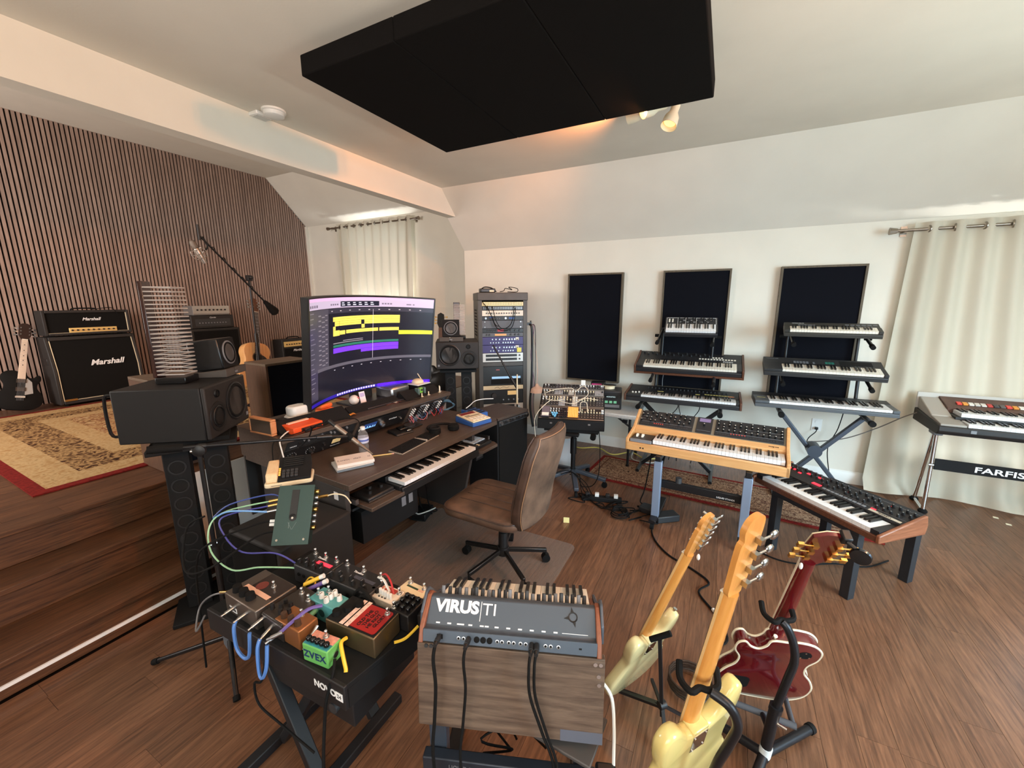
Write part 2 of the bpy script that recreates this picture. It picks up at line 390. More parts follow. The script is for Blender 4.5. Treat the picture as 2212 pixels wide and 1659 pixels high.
# ---- outlets, smoke alarm, vent
def outlet(label, x, z, plug):
    o = thing('wall_outlet', label, 'outlet', (x, 4.68, z), group='wall outlets')
    part(o, 'cover_plate', G().box(-0.04, 0.04, -0.006, 0, -0.06, 0.06), TRIMW, 0.002)
    for s in (-0.03, 0.03): part(o, 'socket', G().cyl((0, -0.006, s), (0, -0.009, s), 0.017), WHITE)
    if plug: part(o, 'plug', G().cb((0, -0.022, -0.03), (0.024, 0.03, 0.024)), BLACK, 0.003)
outlet('white wall outlet with a black plug below the crossed stand on the right', 0.862, 0.535, True)
outlet('small white wall outlet behind the wooden synthesizer', -0.372, 0.44, False)
o = thing('smoke_alarm', 'round white smoke alarm on the ceiling by the header', 'smoke alarm', (-2.83, 1.985, 2.97))
part(o, 'base', G().lathe([(0.075, 0), (0.075, -0.012), (0.066, -0.014)], 28), WHITE)
part(o, 'cover', G().lathe([(0.066, -0.012), (0.062, -0.036), (0.05, -0.042), (0.001, -0.043)], 28), WHITE)
o = thing('sensor_box', 'small square white sensor box on the ceiling beside the smoke alarm', 'sensor', (-2.955, 1.975, 2.97))
part(o, 'housing', G().box(-0.045, 0.045, -0.06, 0.06, -0.024, 0), WHITE, 0.006)
part(o, 'grille', G().box(-0.03, 0.03, -0.045, 0.045, -0.027, -0.024), mat('pale_grey', (205, 203, 198), 0.5))
# ---- ceiling cloud
cl = thing('ceiling_cloud', 'large black fabric acoustic panel hanging below the ceiling', 'acoustic panel', (-1.07, 2.155, 2.80))
FAB = mat('black_acoustic_fabric', (19, 17, 16), 0.95, spec=0.08, bump=0.5, bs=600)
for i in range(3):
    part(cl, 'panel', G().box(-0.905 + i * 0.6035, -0.905 + (i + 1) * 0.6035 - 0.001, -0.60, 0.60, 0, 0.095), FAB, 0.006)
for x in (-0.6, 0.6):
    for yy in (-0.4, 0.4): part(cl, 'hanger', G().cyl((x, yy, 0.095), (x, yy, 0.17), 0.004, n=6), METAL)
# ---- ceiling spots
LAMPC = mat('ivory_metal', (214, 205, 180), 0.45)
GLOW = mat('lit_bulb', (255, 214, 140), 0.4, emit=14)
def spot(name, loc, d, power, color, angle, blend=0.8, r=0.03):
    l = bpy.data.lights.new(name, 'SPOT'); l.energy = power; l.color = color; l.spot_size = R_(angle); l.spot_blend = blend; l.shadow_soft_size = r
    o = link(name, l); o.location = loc; o.rotation_euler = Vector(d).to_track_quat('-Z', 'Y').to_euler()
def ceiling_spots(label, loc, heads):
    sp = thing('ceiling_spotlight', label, 'spotlight', loc, group='ceiling spotlights')
    part(sp, 'canopy', G().lathe([(0.07, 0), (0.07, -0.02), (0.055, -0.03), (0.001, -0.03)], 24), LAMPC)
    for i, ((dx, dy, dz), dirv, lit, pw) in enumerate(heads):
        q = Vector(dirv).to_track_quat('Z', 'Y').to_matrix().to_4x4(); M = T(dx, dy, dz) @ q
        h = part(sp, 'spot_head', G().lathe([(0.022, -0.055), (0.026, -0.05), (0.026, 0.0), (0.044, 0.035), (0.050, 0.095), (0.048, 0.095), (0.041, 0.035), (0.02, 0.01)], 20), LAMPC, M=M)
        part(h, 'bulb', G().lathe([(0.006, 0.015), (0.028, 0.045), (0.036, 0.07), (0.001, 0.08)], 16), GLOW if lit else mat('warm_bulb', (250, 205, 130), 0.4, emit=1.6))
        part(sp, 'arm', G().tube([(dx * 0.2, dy * 0.2, -0.02), (dx * 0.7, dy * 0.7, -0.05), (dx - dirv[0] * 0.05, dy - dirv[1] * 0.05, dz - dirv[2] * 0.05)], 0.006), LAMPC)
        d = Vector(dirv).normalized(); spot('spot_beam', tuple(Vector(loc) + Vector((dx, dy, dz)) + d * 0.10), dirv, pw, (1.0, 0.33, 0.09), 120)
ceiling_spots('ivory ceiling fixture with three bell-shaped spot heads beyond the black ceiling panel', (-0.46, 2.97, 2.97), (((-0.11, -0.075, -0.11), (-0.9, 0.12, -0.02), False, 90), ((-0.015, -0.13, -0.12), (-0.75, -0.55, -0.25), True, 50), ((0.06, 0.0, -0.12), (-0.2, -0.35, -0.85), False, 25)))
ceiling_spots('added unseen ivory fixture with three spot heads, warming the header from the right', (2.1, 1.5, 2.97), (((-0.11, 0.0, -0.11), (-1, 0.02, -0.02), True, 110), ((0.0, -0.12, -0.12), (-1, -0.25, -0.03), False, 110), ((0.06, 0.06, -0.12), (-0.5, 0.5, -0.85), False, 30)))  # extra fixture out of view, added to throw warm light on the header
# ---- wall panels
PF = wood('weathered_panel_frame', (76, 66, 52), (104, 92, 74), 'z', 5, 0.7)
for i, (xc, lb) in enumerate(((-1.343, 'black fabric wall panel with nothing in front, leftmost of three'), (-0.30, 'black fabric wall panel behind the left keyboard stack'), (0.735, 'black fabric wall panel behind the right keyboard stack'))):
    o = thing('wall_panel', lb, 'acoustic panel', (xc, 4.68, 1.395), group='framed black wall panels')
    part(o, 'fabric', G().box(-0.30, 0.30, -0.052, 0, -0.595, 0.595), mat('navy_black_fabric', (17, 18, 24), 0.95, spec=0.08, bump=0.4, bs=600))
    for a in ((-0.315, -0.298, -0.615, 0.615), (0.298, 0.315, -0.615, 0.615), (-0.298, 0.298, 0.597, 0.615), (-0.298, 0.298, -0.615, -0.597)):
        part(o, 'frame_side', G().box(a[0], a[1], -0.062, 0, a[2], a[3]), PF)
# ---- curtains
CURT = cloth('cream_curtain', (203, 196, 179), 0.15)
RODM = mat('nickel_rod', (150, 140, 128), 0.3, 1.0)
def curtain(name, label, x0t, x1t, x0b, x1b, y, zt, zb, folds, amp, rings, rodx, seed, flare=0.0):
    rng = random.Random(seed); ph = [rng.random() * 6.28 for _ in range(4)]
    o = thing(name, label, 'curtain', (0, 0, 0))
    def fn(u, v):
        xt = x0t + (x1t - x0t) * u; xb = x0b + (x1b - x0b) * u; w = (1 - v)
        x = xt * (1 - w) + xb * w
        yy = y + amp * (0.75 + 0.5 * w) * math.sin(u * folds * 6.2832 + 0.5 * math.sin(3 * w + ph[0])) + amp * 0.3 * w * math.sin(u * folds * 2.1 * 3.1416 + ph[1] + 2 * w)
        z = zb + (zt - zb) * v + (0.012 * math.sin(u * folds * 6.28 + ph[2]) if v == 0 else 0)
        if v == 0: yy -= flare * (0.5 + 0.5 * math.sin(u * 9 + ph[3]))
        return (x, yy, z)
    part(o, 'panel', G().grid(fn, folds * 16, 26), CURT, ang=180)
    for k in range(rings):
        u = (k + 0.5) / rings; xx = x0t + (x1t - x0t) * u
        pts = [(xx + 0.010 * math.cos(t * 0.3927) * (1 if k % 2 else -1), y + 0.026 * math.cos(t * 0.3927), zt - 0.055 + 0.026 * math.sin(t * 0.3927)) for t in range(16)]
        part(o, 'grommet', G().tube(pts, 0.006, 6, True), RODM)
    return o
def rod(label, x0, x1, y, z, wall):
    o = thing('curtain_rod', label, 'curtain rod', (0, 0, 0), group='curtain rods')
    part(o, 'rod', G().cyl((x0, y, z), (x1, y, z), 0.0125), RODM)
    for x, s in ((x0, -1), (x1, 1)):
        part(o, 'finial', G().cyl((x, y, z), (x + s * 0.05, y, z), 0.02, 0.03, n=8), RODM)
        part(o, 'bracket', G().bar((x - s * 0.06, y, z), (x - s * 0.06, wall, z), 0.02, 0.03).box(x - s * 0.06 - 0.02, x - s * 0.06 + 0.02, wall - 0.006, wall, z - 0.04, z + 0.04), RODM)
curtain('window_curtain', 'short cream grommet curtain over the alcove window', -5.98, -4.36, -5.94, -4.42, 5.115, 2.99, 0.95, 9, 0.028, 10, None, 2)
rod('nickel rod carrying the alcove curtain', -6.15, -4.26, 5.115, 2.935, 5.2)
curtain('window_curtain', 'long cream curtain reaching the floor behind the organ', 1.30, 2.25, 1.24, 2.62, 4.60, 2.315, 0.02, 6, 0.032, 6, None, 4, 0.10)
rod('nickel rod carrying the long curtain at the right', 1.19, 3.4, 4.60, 2.26, 4.68)
# ================================================================== ALCOVE
# oriental rug on the platform (long side runs back to the slat wall)
RUGF = carpet('rug_field', [(74, 40, 26), (150, 112, 74), (186, 152, 106), (120, 62, 40), (196, 168, 124)], 16)
RUGB = carpet('rug_band', [(40, 24, 17), (92, 62, 40), (176, 140, 94), (58, 30, 22)], 26)
RUGC = carpet('rug_cream', [(150, 118, 78), (186, 156, 112), (164, 128, 84)], 30)
RUGR = mat('rug_red_edge', (112, 32, 28), 0.95, var=0.15, vs=60, spec=0.1)
def rug(label, loc, rz, L, W, e, b1, b2, b3, F, B, C_, grp):
    o = thing('rug', label, 'rug', loc, rz, group=grp)
    z = 0
    for nm, m, ins, h in (('red_edge', RUGR, 0, 0.008), ('outer_border', C_, e, 0.009), ('dark_border', B, e + b1, 0.010), ('inner_border', C_, e + b1 + b2, 0.011), ('field', F, e + b1 + b2 + b3, 0.012)):
        part(o, nm, G().box(ins, L - ins, ins, W - ins, 0.0, h), m)
    return o
rug('large red-edged oriental rug lying on the raised alcove floor', (-6.40, 0.76, 0.571), -1.5, 2.84, 2.6, 0.07, 0.20, 0.26, 0.16, RUGF, RUGB, RUGC, 'oriental rugs')
RUGF2 = carpet('runner_field', [(34, 22, 20), (120, 92, 74), (166, 138, 112), (70, 40, 34), (150, 120, 96)], 34)
RUGB2 = carpet('runner_band', [(52, 26, 24), (110, 80, 62), (84, 50, 42)], 44)
rug('red-edged oriental runner rug under the keyboard stands', (-1.13, 3.71, 0.001), -4.5, 2.28, 0.62, 0.035, 0.04, 0.02, 0.03, RUGF2, RUGB2, RUGF2, 'oriental rugs')

def driver(parent, x, z, r, y=0.0, cone=(60, 58, 56), name='woofer', cap=0.32, ring=None, rough=0.6):
    M = T(x, y, z) @ RX(90)
    o = part(parent, name, G().lathe([(r * 1.12, -0.002), (r * 1.12, 0.004), (r * 1.04, 0.007), (r * 1.0, 0.004)], 36), ring or BLACK, M=M)
    part(o, 'surround', G().lathe([(r * 1.0, 0.002), (r * 0.95, 0.009), (r * 0.88, 0.010), (r * 0.82, 0.003)], 36), RUBBER)
    part(o, 'cone', G().lathe([(r * 0.84, 0.004), (r * 0.6, -0.006), (r * 0.3, -0.020), (0.001, -0.022)], 36), mat('cone_%d_%d_%d' % cone, cone, rough))
    part(o, 'dust_cap', G().lathe([(r * cap, -0.019), (r * cap * 0.8, -0.008), (r * cap * 0.4, -0.002), (0.0008, 0)], 28), mat('cap_%d_%d_%d' % cone, tuple(int(c * 1.1) for c in cone), rough * 0.8))
    return o
# ---- guitar amplifier stack
o = thing('guitar_cabinet', 'large black slanted guitar speaker cabinet against the slat wall', 'speaker cabinet', (-6.42, 1.60, 0.572), 90)
W, D, H = 0.77, 0.34, 0.765
part(o, 'shell', G().ext([(0.02, 0.02), (D, 0.02), (D, H), (0.10, H), (0.095, H - 0.045), (0.02, 0.40)], 0.0, 0.03).ext([(0.02, 0.02), (D, 0.02), (D, H), (0.10, H), (0.095, H - 0.045), (0.02, 0.40)], W - 0.03, W).box(0.03, W - 0.03, 0.02, D, 0.02, 0.06).box(0.03, W - 0.03, 0.085, D, H - 0.04, H).box(0.03, W - 0.03, D - 0.02, D, 0.06, H - 0.04), TOLEX, 0.006)
part(o, 'grille', G().ext([(0.03, 0.06), (0.05, 0.06), (0.05, 0.40), (0.12, H - 0.04), (0.10, H - 0.04), (0.03, 0.40)], 0.03, W - 0.03), GRILLE)
for x in (0.032, W - 0.038): part(o, 'piping', G().ext([(0.024, 0.06), (0.03, 0.06), (0.03, 0.40), (0.10, H - 0.04), (0.094, H - 0.04), (0.024, 0.40)], x, x + 0.006), CREAM)
part(o, 'piping', G().box(0.03, W - 0.03, 0.024, 0.03, 0.058, 0.064), CREAM)
M = T(W / 2 + 0.07, 0.034, 0.455) @ RX(-9) @ FRONT
text(o, 'logo', 'Marshall', 0.088, M, TEXTW, shear=0.35, bold=0.0022, label='white script lettering')
part(o, 'badge', G().box(0.04, 0.14, 0.02, 0.026, 0.05, 0.075), mat('brass_plate', (190, 150, 90), 0.35, 0.9))
for x in (0.06, W - 0.06):
    for yy in (0.06, D - 0.05): part(o, 'foot', G().cyl((x, yy, 0), (x, yy, 0.02), 0.02), RUBBER)
part(o, 'side_handle', G().box(-0.004, 0.002, 0.13, 0.25, 0.46, 0.53), BLACK, 0.003)
o = thing('amplifier_head', 'black guitar amplifier head with gold control panel on the large cabinet', 'amplifier', (-6.49, 1.615, 1.338), 90)
W, D, H = 0.735, 0.21, 0.285
part(o, 'shell', G().box(0, 0.028, 0, D, 0.015, H).box(W - 0.028, W, 0, D, 0.015, H).box(0.028, W - 0.028, 0, D, H - 0.028, H).box(0.028, W - 0.028, 0, D, 0.015, 0.04).box(0.028, W - 0.028, D - 0.02, D, 0.04, H - 0.028), TOLEX, 0.006)
part(o, 'front_panel', G().box(0.028, W - 0.028, 0.012, 0.03, 0.04, H - 0.028), GRILLE)
part(o, 'piping', G().box(0.028, W - 0.028, 0.005, 0.012, 0.036, 0.042), CREAM)
part(o, 'piping', G().box(W - 0.034, W - 0.028, 0.005, 0.012, 0.04, H - 0.03), CREAM)
cp = part(o, 'control_panel', G().box(0.19, 0.60, 0.002, 0.014, 0.04, 0.092), mat('gold_panel', (232, 196, 124), 0.35, 0.2), 0.004)
for k in range(9): part(cp, 'knob', G().cyl((0.215 + k * 0.044, 0.002, 0.066), (0.215 + k * 0.044, -0.014, 0.066), 0.010, 0.008), BLACK)
text(o, 'logo', 'Marshall', 0.046, T(0.39, 0.010, 0.185) @ FRONT, TEXTW, shear=0.35, bold=0.001, label='white script lettering')
part(o, 'handle', G().tube(smooth([(0.26, 0.1, H), (0.29, 0.1, H + 0.02), (0.45, 0.1, H + 0.02), (0.48, 0.1, H)], 4), 0.008), RUBBER)
for x in (0.06, W - 0.06): part(o, 'foot', G().box(x - 0.02, x + 0.02, 0.03, D - 0.03, 0, 0.015), RUBBER)
cable('guitar_cable', 'black cable draped over the amplifier head on the large cabinet', [(-6.52, 2.02, 1.63), (-6.50, 2.12, 1.645), (-6.50, 2.19, 1.65), (-6.485, 2.22, 1.62), (-6.478, 2.235, 1.57)], 0.004, RUBBER)

# ---- smaller amplifiers in the background
o = thing('hifi_amplifier', 'slim silver-faced amplifier on top of the small amplifier stack', 'amplifier', (-6.40, 3.0, 1.535), 90)
part(o, 'body', G().box(0, 0.46, 0.012, 0.26, 0.0, 0.125), mat('silver_case', (150, 148, 146), 0.4, 0.6), 0.004)
fp = part(o, 'front_panel', G().box(0, 0.46, 0, 0.012, 0.02, 0.125), mat('silver_face', (196, 192, 186), 0.35, 0.7))
for k in range(8): part(fp, 'knob', G().cyl((0.05 + k * 0.05, 0, 0.07), (0.05 + k * 0.05, -0.012, 0.07), 0.011), BLACK)
o = thing('amplifier_head', 'small black amplifier head under the silver-faced amplifier', 'amplifier', (-6.42, 2.965, 1.352), 90)
part(o, 'shell', G().box(0, 0.55, 0, 0.28, 0.0, 0.18), TOLEX, 0.01)
fp = part(o, 'control_panel', G().box(0.05, 0.50, -0.003, 0, 0.03, 0.13), DARK)
for k in range(10): part(fp, 'knob', G().cyl((0.10 + k * 0.037, -0.003, 0.075), (0.10 + k * 0.037, -0.012, 0.075), 0.008), GREY)
text(o, 'logo', 'Carvin', 0.03, T(0.27, -0.004, 0.147) @ FRONT, TEXTW, shear=0.3)
o = thing('guitar_cabinet', 'black speaker cabinet under the small black amplifier head', 'speaker cabinet', (-6.40, 2.94, 0.572), 90)
part(o, 'shell', G().box(0, 0.63, 0.01, 0.32, 0, 0.775), TOLEX, 0.01)
part(o, 'grille', G().box(0.03, 0.60, 0, 0.01, 0.03, 0.745), GRILLE)
for x in (0.16, 0.47): part(o, 'corner_cap', G().box(x - 0.02, x + 0.02, 0.1, 0.2, -0.0, 0.004), BLACK)
o = thing('combo_amplifier', 'small black combo amplifier with gold panel against the slat wall', 'amplifier', (-6.48, 4.26, 0.572), 90)
part(o, 'shell', G().box(0, 0.56, 0.012, 0.26, 0, 0.52), TOLEX, 0.008)
part(o, 'grille', G().box(0.03, 0.53, 0.0, 0.012, 0.03, 0.37), GRILLE)
cp = part(o, 'control_panel', G().box(0.03, 0.53, -0.002, 0.012, 0.40, 0.485), mat('gold_panel', (232, 196, 124), 0.35, 0.2))
for k in range(10): part(cp, 'knob', G().cyl((0.07 + k * 0.045, -0.002, 0.44), (0.07 + k * 0.045, -0.014, 0.44), 0.010), BLACK)
text(o, 'logo', 'Marshall', 0.055, T(0.27, -0.002, 0.335) @ FRONT, TEXTW, shear=0.35, bold=0.001)
part(o, 'handle', G().tube(smooth([(0.16, 0.13, 0.52), (0.2, 0.13, 0.55), (0.36, 0.13, 0.55), (0.4, 0.13, 0.52)], 4), 0.009), RUBBER)

# ---- guitars --------------------------------------------------------------
STRAT = [(0, 0), (0.085, 0.008), (0.145, 0.05), (0.163, 0.11), (0.145, 0.175), (0.115, 0.225), (0.118, 0.285), (0.135, 0.345), (0.132, 0.395), (0.105, 0.415), (0.078, 0.39), (0.058, 0.345), (0.032, 0.325), (-0.032, 0.325), (-0.05, 0.335), (-0.078, 0.362), (-0.108, 0.365), (-0.128, 0.335), (-0.122, 0.28), (-0.108, 0.225), (-0.135, 0.165), (-0.16, 0.11), (-0.145, 0.045), (-0.085, 0.006)]
LPB = [(0, 0), (0.09, 0.008), (0.15, 0.05), (0.168, 0.115), (0.15, 0.175), (0.118, 0.225), (0.115, 0.275), (0.138, 0.325), (0.138, 0.375), (0.105, 0.41), (0.055, 0.418), (0.028, 0.41), (-0.028, 0.405), (-0.04, 0.37), (-0.062, 0.345), (-0.09, 0.352), (-0.113, 0.378), (-0.135, 0.365), (-0.138, 0.32), (-0.116, 0.275), (-0.12, 0.225), (-0.15, 0.175), (-0.168, 0.115), (-0.15, 0.05), (-0.09, 0.008)]
ACB = [(0, 0), (0.11, 0.008), (0.185, 0.06), (0.20, 0.135), (0.17, 0.215), (0.135, 0.275), (0.133, 0.33), (0.148, 0.39), (0.135, 0.45), (0.09, 0.49), (0.03, 0.50), (-0.03, 0.50), (-0.09, 0.49), (-0.135, 0.45), (-0.148, 0.39), (-0.133, 0.33), (-0.135, 0.275), (-0.17, 0.215), (-0.20, 0.135), (-0.185, 0.06), (-0.11, 0.008)]
def frame_from(P0, P1, face):
    """local y along the guitar, local z out of its front, x right seen from the front"""
    P0 = Vector(P0); a = (Vector(P1) - P0).normalized(); n = Vector(face); n = (n - a * n.dot(a)).normalized(); x = a.cross(n)
    return Matrix(((x.x, a.x, n.x, P0.x), (x.y, a.y, n.y, P0.y), (x.z, a.z, n.z, P0.z), (0, 0, 0, 1)))
def rounded_body(outline, t, k=4, rnd=0.012):
    P = smooth([(p[0], p[1], 0) for p in outline], k, True); n = len(P); g = G(); v = []; f = []
    cx = 0.0; cy = sum(p.y for p in P) / n
    nor = []
    for i in range(n):
        d = P[(i + 1) % n] - P[i - 1]; nor.append(Vector((d.y, -d.x, 0)).normalized())
    rings = []
    for ins, z in ((rnd, -t / 2), (rnd * 0.3, -t / 2 + rnd * 0.3), (0, -t / 2 + rnd), (0, t / 2 - rnd), (rnd * 0.3, t / 2 - rnd * 0.3), (rnd, t / 2)):
        rings.append([(p.x - q.x * ins, p.y - q.y * ins, z) for p, q in zip(P, nor)])
    for r in rings: v += r
    for j in range(len(rings) - 1):
        for i in range(n): f.append((j * n + i, j * n + (i + 1) % n, (j + 1) * n + (i + 1) % n, (j + 1) * n + i))
    f += [tuple(range(n - 1, -1, -1)), tuple(range((len(rings) - 1) * n, len(rings) * n))]
    return g.add(v, f), P
def mirror(o): return [(-x, y) for x, y in reversed(o)]
def guitar(name, label, P0, P1, face, kind, body_m, neck_m, L, s=1.0, tuner=METAL, group=None, binding=None, rev=False):
    o = thing(name, label, 'guitar', group=group); o.matrix_world = frame_from(P0, P1, face)
    out = {'strat': mirror(STRAT), 'lp': mirror(LPB), 'ac': ACB}[kind]
    out = [(x * s, y * s) for x, y in out]
    t = {'strat': 0.045, 'lp': 0.052, 'ac': 0.10}[kind]
    g, P = rounded_body(out, t, 4, 0.012 if kind == 'strat' else 0.004)
    body = part(o, 'body', g, body_m, ang=60)
    yb = {'strat': 0.325, 'lp': 0.405, 'ac': 0.50}[kind] * s     # body / neck joint
    hd = (0.19 if s < 1.1 else 0.23) if kind != 'ac' else 0.17   # head length
    yn = L - hd                                                   # nut
    nz = t / 2 - 0.004
    w0, w1 = (0.028, 0.021) if s < 1.1 else (0.031, 0.021)
    # neck back: half round section, tapering
    g = G(); v = []; f = []; m = 9; ys = [yb - 0.07, yb - 0.02, yb + 0.03, yb + 0.25 * (yn - yb), yn - 0.05, yn]
    for i, yy in enumerate(ys):
        q = max(0, (yy - yb) / (yn - yb)); w = w0 + (w1 - w0) * q; d = 0.022
        for j in range(m):
            a = math.pi * j / (m - 1); v.append((w * math.cos(a), yy, nz - d * math.sin(a)))
    for i in range(len(ys) - 1):
        for j in range(m - 1): f.append((i * m + j, i * m + j + 1, (i + 1) * m + j + 1, (i + 1) * m + j))
        f.append((i * m + m - 1, i * m, (i + 1) * m, (i + 1) * m + m - 1))
    f += [tuple(range(m)), tuple(range((len(ys) - 1) * m, len(ys) * m))[::-1]]
    part(o, 'neck', g.add(v, f), neck_m, ang=60)
    fbm = {'strat': mat('maple_board', (226, 186, 128), 0.4), 'lp': mat('ebony_board', (36, 28, 26), 0.5), 'ac': mat('rosewood_board', (60, 42, 34), 0.55)}[kind]
    if rev: fbm = mat('pale_maple_board', (226, 206, 184), 0.45)
    yf = yb - (0.10 if kind != 'ac' else 0.13)
    fb = part(o, 'fretboard', G().prism([(-w0, yf), (w0, yf), (w1, yn), (-w1, yn)], nz, nz + 0.008), fbm)
    fr = G(); sl = yn - yf + 0.2
    for k in range(1, 20):
        yy = yn - (yn - (0.10 * s)) * (1 - 2 ** (-k / 12.0))
        if yy > yf: fr.box(-w1, w1, yy - 0.001, yy + 0.001, nz + 0.008, nz + 0.0095)
    part(fb, 'frets', fr, METAL, kind='stuff')
    stg = G()
    ns = 4 if s > 1.1 else 6
    for k in range(ns):
        x = (k - (ns - 1) / 2) * 0.045 / ns; stg.cyl((x * 1.2, 0.10 * s, t / 2 + 0.012), (x, yn, nz + 0.011), 0.0006 if s < 1.1 else 0.001, n=4)
    part(o, 'strings', stg, METAL, kind='stuff')
    # head
    if kind == 'strat':
        hs = 1.0 if s < 1.1 else 1.25
        hp = [(-0.021, 0), (-0.024, 0.02), (-0.034, 0.05), (-0.033, 0.10 * hs), (-0.035, 0.15 * hs), (-0.028, 0.178 * hs), (-0.005, 0.186 * hs), (0.022, 0.178 * hs), (0.034, 0.155 * hs), (0.026, 0.132 * hs), (0.034, 0.118 * hs), (0.030, 0.05), (0.022, 0)]
        pts = [(p.x, p.y) for p in smooth([(x, y, 0) for x, y in hp], 3, True)]
        part(o, 'headstock', G().prism(pts, -0.007, 0.007, T(0, yn, nz - 0.006)), neck_m)
        for k in range(ns):
            yy = yn + 0.035 + k * (0.026 if ns == 6 else 0.043); x = -0.020
            big = ns == 4
            tn = part(o, 'tuner', G().cyl((x, yy, nz - 0.024), (x, yy, nz + 0.02), 0.006, n=10).cb((x, yy, nz - 0.021), (0.016, 0.015, 0.016)), tuner)
            part(tn, 'button', G().cyl((x - 0.006, yy, nz - 0.021), (x - 0.042, yy, nz - 0.021), 0.003, n=8).sphere((x - (0.046 if not big else 0.054), yy, nz - 0.021), 0.009 if not big else 0.016, 6, (1.0, 0.85, 0.4)), tuner)
    else:
        tilt = T(0, yn, nz - 0.004) @ RX(-14)
        hw = 0.045 if kind == 'lp' else 0.038
        part(o, 'headstock', G().prism([(-0.022, -0.004), (0.022, -0.004), (hw, 0.05), (hw, hd - 0.02), (0.015, hd), (-0.015, hd), (-hw, hd - 0.02), (-hw, 0.05)], -0.007, 0.007, tilt), neck_m)
        if binding: part(o, 'headstock_binding', G().prism([(-hw - 0.0015, 0.05), (hw + 0.0015, 0.05), (hw + 0.0015, hd - 0.02), (0.015, hd + 0.0015), (-0.015, hd + 0.0015), (-hw - 0.0015, hd - 0.02)], 0.004, 0.0072, tilt), binding)
        for sd in (-1, 1):
            for k in range(3):
                yy = 0.055 + k * 0.038; x = sd * (hw - 0.014)
                tn = part(o, 'tuner', G(tilt).cyl((x, yy, -0.02), (x, yy, 0.016), 0.006, n=10).cb((x, yy, -0.014), (0.016, 0.018, 0.014)), tuner)
                part(tn, 'button', G(tilt).cyl((x, yy, -0.014), (x + sd * 0.034, yy, -0.014), 0.003, n=8).cb((x + sd * 0.040, yy, -0.014), (0.016, 0.020, 0.009)), tuner)
    part(o, 'nut', G().box(-w1, w1, yn - 0.002, yn + 0.003, nz, nz + 0.011), IVORY)
    return o, body, t, yb, yn, nz, out
NATW = wood('spruce_top', (206, 150, 92), (224, 172, 112), 'y', 5, 0.4, coat=0.3)
MAHO = wood('brown_neck', (84, 52, 34), (110, 70, 46), 'y', 6, 0.45)
MAPLE = wood('amber_maple_neck', (206, 136, 62), (226, 160, 84), 'y', 4, 0.3, coat=0.5)
o, b, t, yb, yn, nz, out = guitar('acoustic_guitar', 'natural-top acoustic guitar with black pickguard standing in the alcove beside the microphone stand', (-4.60, 2.655, 0.77), (-4.78, 2.85, 1.72), (1, 0.05, 0.2), 'ac', NATW, MAHO, 1.02)
part(o, 'sound_hole', G().cyl((0, 0.335, t / 2 - 0.001), (0, 0.335, t / 2 + 0.0012), 0.05, n=28), mat('dark_hole', (24, 18, 14), 0.9))
part(o, 'rosette', G().tube([(0.056 * math.cos(a * 0.2618), 0.335 + 0.056 * math.sin(a * 0.2618), t / 2) for a in range(24)], 0.003, 5, True), mat('rosette', (70, 45, 28), 0.5))
part(o, 'pickguard', G().prism([(p.x, p.y) for p in smooth([(0.04, 0.36, 0), (0.10, 0.33, 0), (0.115, 0.26, 0), (0.08, 0.21, 0), (0.05, 0.27, 0)], 4, True)], t / 2, t / 2 + 0.002), BLACK)
part(o, 'bridge', G().box(-0.08, 0.08, 0.155, 0.185, t / 2, t / 2 + 0.01), MAHO)
o, b, t, yb, yn, nz, out = guitar('electric_guitar', 'dark electric guitar with pale fretboard leaning beside the large cabinet', (-6.52, 1.305, 0.60), (-6.72, 1.55, 1.50), (1, -0.05, 0.25), 'lp', mat('dark_burst', (9, 7, 6), 0.7, spec=0.2), mat('dark_neck', (48, 30, 24), 0.4), 0.95, rev=True)
dots = G()
for yy in (0.48, 0.53, 0.58, 0.64, 0.70): dots.cyl((0, yy, nz + 0.008), (0, yy, nz + 0.0098), 0.005, n=10)
part(o, 'fret_markers', dots, BLACK, kind='stuff')
part(o, 'pickguard', G().prism([(0.03, 0.16), (0.09, 0.18), (0.075, 0.30), (0.04, 0.34), (0.03, 0.30)], t / 2, t / 2 + 0.004), mat('grey_pickguard', (150, 150, 148), 0.4))
part(o, 'bridge', G().box(-0.035, 0.035, 0.13, 0.15, t / 2, t / 2 + 0.014), CHROME)
for yy in (0.20, 0.29): part(o, 'pickup', G().box(-0.035, 0.035, yy, yy + 0.04, t / 2, t / 2 + 0.010), BLACK)

# ---- vintage loudspeakers on the platform edge
VEN = wood('walnut_veneer', (66, 46, 34), (96, 68, 50), 'z', 5, 0.5)
VENT = wood('walnut_veneer_top', (84, 68, 54), (112, 94, 76), 'x', 5, 0.5)
for lb, yy in (('walnut cabinet loudspeaker with dark grille on the platform edge behind the left monitor', 1.225), ('walnut cabinet loudspeaker with dark grille on the platform behind the curved screen', 2.0)):
    o = thing('loudspeaker', lb, 'loudspeaker', (-3.30, yy, 0.572), 88, group='walnut loudspeakers')
    part(o, 'cabinet', G().box(0, 0.018, 0.0, 0.31, 0, 0.615).box(0.392, 0.41, 0.0, 0.31, 0, 0.615).box(0.018, 0.392, 0.0, 0.31, 0, 0.02).box(0.018, 0.392, 0.29, 0.31, 0.02, 0.615), VEN, 0.002)
    part(o, 'top_board', G().box(0, 0.41, 0, 0.31, 0.615, 0.635), VENT, 0.002)
    part(o, 'grille', G().box(0.018, 0.392, 0.006, 0.026, 0.02, 0.615), mat('navy_grille', (20, 21, 28), 0.95, spec=0.08, bump=0.4, bs=500))
